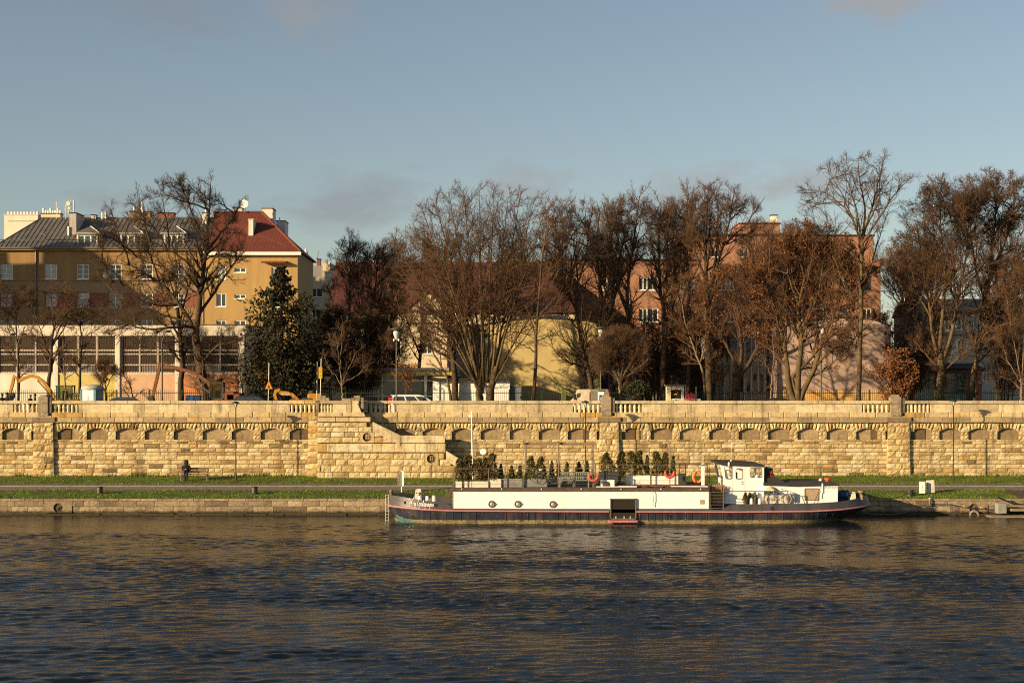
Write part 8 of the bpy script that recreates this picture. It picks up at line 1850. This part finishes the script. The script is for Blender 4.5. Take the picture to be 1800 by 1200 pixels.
T_('rust_leaved_tree', 'multi-stemmed tree keeping rust-brown leaves before the pink wall', 1400, 120.6,
   [([(1398, 707), (1388, 685), (1384, 650), (1378, 600), (1365, 555), (1350, 500), (1340, 440)], .28, .03), ([(1402, 707), (1402, 680), (1404, 640), (1408, 590), (1405, 540), (1415, 480), (1412, 420)], .30, .03), ([(1405, 707), (1415, 680), (1432, 645), (1445, 600), (1462, 560), (1480, 510), (1495, 450)], .25, .03), ([(1400, 690), (1392, 665), (1398, 655), (1425, 630), (1450, 600), (1475, 580)], .2, .04), ([(1384, 645), (1360, 620), (1335, 600), (1312, 590)], .12, .02), ([(1408, 590), (1430, 540), (1445, 480), (1450, 420)], .14, .02), ([(1366, 560), (1335, 530), (1318, 490)], .10, .02), ([(1420, 665), (1450, 650), (1485, 620), (1510, 600)], .10, .02), ([(1406, 540), (1385, 480), (1380, 410)], .11, .02), ([(1462, 560), (1490, 550), (1515, 540)], .08, .02)],
   (1296, 1530, 385, 650), 70, 'bark_moss', 'twig_warm', 1.0, .06, auto=(14, (-85, 85), .07), leaves=('leaf_rust', 15000), leaf_size=.085, l1=3.2)
T_('tall_tree', 'tallest slender tree with long bare trunk and open fan crown before the pink wall', 1512, 119, [([(1509, 707), (1510, 670), (1512, 600), (1514, 530), (1514, 470), (1516, 420)], .21, .13), ([(1515, 430), (1500, 385, .3), (1478, 355, .6), (1450, 335, .8), (1420, 330, 1)], .11, .018), ([(1515, 425), (1505, 380, -.4), (1492, 340, -.8), (1475, 295, -1)], .10, .018), ([(1516, 420), (1520, 370), (1512, 320), (1508, 275)], .11, .016), ([(1516, 420), (1530, 380, .5), (1545, 330, .8), (1560, 275, 1)], .11, .018), ([(1516, 428), (1545, 380, -.5), (1572, 340, -.8), (1600, 310, -1)], .11, .018), ([(1522, 400, 0), (1540, 350, -.8), (1538, 290, -1.4)], .08, .015), ([(1514, 500), (1535, 460, .5), (1550, 410, .8)], .08, .015), ([(1513, 540), (1490, 510, .6), (1465, 490, 1)], .07, .015), ([(1512, 580), (1540, 560, -.6), (1565, 545, -1)], .06, .012), ([(1512, 610), (1485, 600, -.5), (1460, 585, -1)], .06, .012), ([(1500, 385), (1470, 330, -.6), (1448, 300, -1)], .07, .014), ([(1480, 355), (1440, 355, .3), (1408, 350, .5)], .06, .012)], (1390, 1615, 262, 640), 71, 'bark_pale' if 0 else 'bark_moss', 'twig', .85, .05, auto=(10, (-60, 60), .05), l1=2.5, lv=(1.3, 6, 5), t0=.3)
evergreen(1588, 117.5, 1532, 1612, 612, 708, 'bushy small tree in rusty orange leaf beside the stained right pier', 43, 5200, ('leaf_rust', 'leaf_orange'), 'tree', 'rust_leaved_bush', .085)
T_('large_tree', 'broad tree with pale forked stems before the veranda pavilion', 1652, 121, [([(1653, 707), (1652, 680), (1654, 650), (1652, 620)], .33, .27), ([(1653, 640), (1640, 590), (1632, 530), (1622, 460), (1610, 390)], .16, .02), ([(1652, 625), (1656, 560), (1660, 490), (1655, 410), (1650, 330)], .18, .02), ([(1654, 640), (1672, 590), (1685, 520), (1700, 440), (1705, 350)], .18, .02), ([(1652, 650), (1625, 620), (1605, 595)], .08, .02), ([(1655, 655), (1690, 625), (1720, 600)], .08, .02), ([(1658, 520), (1680, 450), (1685, 370)], .10, .02), ([(1638, 560), (1612, 510), (1598, 450)], .09, .02)], (1560, 1765, 305, 655), 72, 'bark_pale' if 0 else 'bark_moss', 'twig', 1.4, .05, auto=(14, (-60, 60), .06), leaves=('leaf_brown', 1800), l1=3.4)
T_('large_tree', 'right-leaning trunk with tall crown and brown leaves before the veranda end', 1705, 122.5, [([(1704, 707), (1708, 670), (1716, 635), (1724, 600), (1732, 550), (1740, 480)], .26, .12), ([(1738, 500), (1745, 430), (1750, 360), (1742, 310)], .13, .02), ([(1734, 540), (1715, 470), (1705, 390), (1712, 320)], .13, .02), ([(1740, 480), (1768, 420), (1785, 350)], .13, .02), ([(1722, 610), (1750, 590), (1775, 560)], .09, .02), ([(1728, 580), (1760, 530), (1790, 480)], .09, .02)], (1645, 1850, 298, 640), 73, 'bark_moss', 'twig', 1.4, .05, auto=(14, (-60, 70), .065), leaves=('leaf_brown', 4200), l1=3.4, leaf_size=.08, leaf_at=(.35, 1))
T_('rust_leaved_tree', 'dense small brown-leaved tree with pale forked stem at the right photo edge', 1795, 115.5, [([(1795, 706), (1795, 688), (1796, 680)], .10, .09), ([(1795, 684), (1780, 670), (1766, 660)], .05, .015), ([(1796, 680), (1790, 640), (1780, 590), (1772, 540)], .06, .012), ([(1796, 680), (1798, 630), (1800, 560), (1798, 500)], .06, .012), ([(1796, 682), (1812, 650), (1825, 600)], .06, .012), ([(1794, 672), (1770, 630), (1758, 590)], .05, .012)], (1732, 1862, 455, 690), 74, 'bark_pale', 'twig', 1.2, .05, auto=(12, (-60, 60), .03), leaves=('leaf_brown', 3600), ang=(15, 45), l1=1.8, leaf_size=.07)
T_('bare_tree', 'bare tree standing just beyond the right photo edge', 1880, 122, [([(1880, 707), (1878, 640), (1884, 560), (1880, 480), (1885, 400)], .3, .04), ([(1882, 560), (1850, 480), (1835, 400)], .14, .02), ([(1882, 540), (1915, 470), (1930, 390)], .14, .02)], (1800, 1960, 330, 660), 75, 'bark', 'twig', 1.3, .05, auto=(9, (-60, 60), .07), leaves=('leaf_brown', 3000))
T_('bare_tree', 'bare tree standing just beyond the left photo edge', -70, 123, [([(-70, 707), (-72, 640), (-66, 560), (-70, 480)], .28, .05), ([(-68, 580), (-100, 520), (-115, 450)], .13, .02), ([(-68, 570), (-40, 510), (-25, 450)], .12, .02)], (-150, 10, 400, 660), 76, 'bark', 'twig_dark', .9, .05, auto=(8, (-60, 60), .07))
T_('bare_tree', 'bare tree well beyond the right photo edge', 1990, 123, [([(1990, 707), (1992, 640), (1986, 560), (1990, 470), (1984, 390)], .28, .04), ([(1988, 560), (1962, 480), (1950, 410)], .13, .02), ([(1988, 540), (2020, 470), (2032, 400)], .13, .02)], (1920, 2060, 340, 650), 77, 'bark', 'twig', 1.0, .05, auto=(8, (-60, 60), .07))
T_('bare_tree', 'bare tree farthest beyond the right photo edge', 2110, 125, [([(2110, 707), (2108, 640), (2114, 560), (2108, 480), (2112, 420)], .25, .04), ([(2111, 580), (2085, 510), (2075, 450)], .12, .02)], (2050, 2175, 380, 650), 78, 'bark', 'twig', 1.0, .05, auto=(8, (-60, 60), .06))
# ---- trees farther back, filling the skyline
back = [(990, 141, (930, 1052, 352, 640), 'hazy pale-topped bare tree behind the curved slender trunk'), (1590, 142, (1525, 1660, 415, 650), 'brown bare tree behind the right end of the pink wall'), (1760, 143, (1685, 1850, 380, 650), 'far bare tree in the thick of the right-hand trees'), (1330, 140, (1280, 1400, 380, 620), 'bare tree close to the salmon block roof house'), (1440, 141, (1380, 1500, 400, 610), 'brown-leaved tree against the right part of the salmon block'), (900, 140, (850, 960, 400, 640), 'bare tree behind the fan-shaped tree and the yellow hall'), (1635, 139, (1555, 1710, 400, 650), 'bare tree between the pink wall and the veranda roof'), (690, 140, (650, 735, 420, 560), 'bare tree tight before the maroon roof above the lamp'), (1530, 147, (1490, 1580, 540, 660), 'low dark tree right behind the pink wall'), (1605, 145, (1540, 1668, 395, 650), 'dark bare tree filling the gap right of the salmon block'), (1185, 144, (1120, 1255, 345, 640), 'bare tree close to the lower roof of the salmon block'), (1385, 143, (1310, 1460, 385, 620), 'bare tree tight before the middle of the salmon block'), (1075, 143, (1010, 1140, 370, 640), 'bare tree close to the left end of the salmon block')]
for k, (b, d, env, lab) in enumerate(back):
    top, bot = env[2], env[3]; T_('background_tree', lab, b, d, [([(b, 712), (b + 3, 640), (b - 3, 560 if top < 500 else 640), (b + 2, (top + bot) / 2 + (20 if top < 500 else 0))], .22, .08)], env, 90 + k, 'bark', ('twig_warm', 'twig')[k % 2], .95, .1, auto=(12, (-65, 65), .09), leaves=('leaf_brown', 2600) if k in (2, 4, 8, 9) else None, leaf_size=.09)

# ================================================================== SKY, SUN, CAMERA
EL, AZ = 13.5, 58.0
w = bpy.data.worlds.new('World'); S.world = w; w.use_nodes = True; nt = w.node_tree; bg = nt.nodes['Background']
sk = nt.nodes.new('ShaderNodeTexSky'); sk.sky_type = 'NISHITA'; sk.sun_disc = False; sk.sun_elevation = R(EL); sk.sun_rotation = R(180 + AZ); sk.air_density = SKY[0]; sk.dust_density = SKY[1]; sk.ozone_density = SKY[2]; sk.altitude = 200
tc = nt.nodes.new('ShaderNodeTexCoord'); col = sk.outputs['Color']
hs_ = nt.nodes.new('ShaderNodeHueSaturation'); hs_.inputs['Saturation'].default_value = SKY[4]; nt.links.new(col, hs_.inputs['Color']); col = hs_.outputs['Color']
def cloud(px, py, wx, wy, amount, colr, seed):
    global col
    v = Vector(((px - CX) / F, 1, (HY - py) / F)).normalized()
    sub = nt.nodes.new('ShaderNodeVectorMath'); sub.operation = 'SUBTRACT'; sub.inputs[1].default_value = v; nt.links.new(tc.outputs['Generated'], sub.inputs[0])
    mp = nt.nodes.new('ShaderNodeMapping'); mp.inputs['Scale'].default_value = (F / wx, .8, F / wy); nt.links.new(sub.outputs[0], mp.inputs['Vector'])
    no = nt.nodes.new('ShaderNodeTexNoise'); no.inputs['Scale'].default_value = 1.5; no.inputs['Detail'].default_value = 7; no.inputs['Roughness'].default_value = .55
    ad = nt.nodes.new('ShaderNodeVectorMath'); ad.operation = 'ADD'; ad.inputs[1].default_value = (seed * 3.7, seed, 0); nt.links.new(mp.outputs[0], ad.inputs[0]); nt.links.new(ad.outputs[0], no.inputs['Vector'])
    ln = nt.nodes.new('ShaderNodeVectorMath'); ln.operation = 'LENGTH'; nt.links.new(mp.outputs[0], ln.inputs[0])
    s1 = nt.nodes.new('ShaderNodeMath'); s1.operation = 'SUBTRACT'; nt.links.new(no.outputs['Fac'], s1.inputs[0])
    m1 = nt.nodes.new('ShaderNodeMath'); m1.operation = 'MULTIPLY'; m1.inputs[1].default_value = .42; nt.links.new(ln.outputs['Value'], m1.inputs[0]); nt.links.new(m1.outputs[0], s1.inputs[1])
    r = ramp(nt, s1.outputs[0], [(.02, (0, 0, 0)), (.42, (amount,) * 3)])
    col = mixc(nt, r, col, colr)
SKYC = CLOUDS
for a in SKYC: cloud(*a)
nt.links.new(col, bg.inputs['Color']); bg.inputs['Strength'].default_value = SKY[3]
sd = bpy.data.lights.new('sun', 'SUN'); sd.energy = SUN; sd.angle = R(.53); sd.color = SUNC
so = bpy.data.objects.new('sun', sd); C.objects.link(so)
dirv = Vector((math.sin(R(AZ)) * math.cos(R(EL)), math.cos(R(AZ)) * math.cos(R(EL)), -math.sin(R(EL)))); so.rotation_euler = dirv.to_track_quat('-Z', 'Y').to_euler(); so.location = (-60, -40, 40)
cd = bpy.data.cameras.new('camera'); cam = bpy.data.objects.new('camera', cd); C.objects.link(cam)
cam.location = (0, 0, HC); cam.rotation_euler = (R(90), 0, 0); cd.sensor_width = 36; cd.lens = 54; cd.shift_y = 90 / 1800; cd.clip_end = 6000; S.camera = cam
S.view_settings.view_transform = 'Standard'; S.view_settings.look = 'None'; S.view_settings.gamma = 1; S.view_settings.exposure = EXPO; S.view_settings.use_curve_mapping = False
S.cycles.filter_width = 1.1; S.cycles.use_denoising = DN; S.cycles.max_bounces = 6; S.cycles.transparent_max_bounces = 8
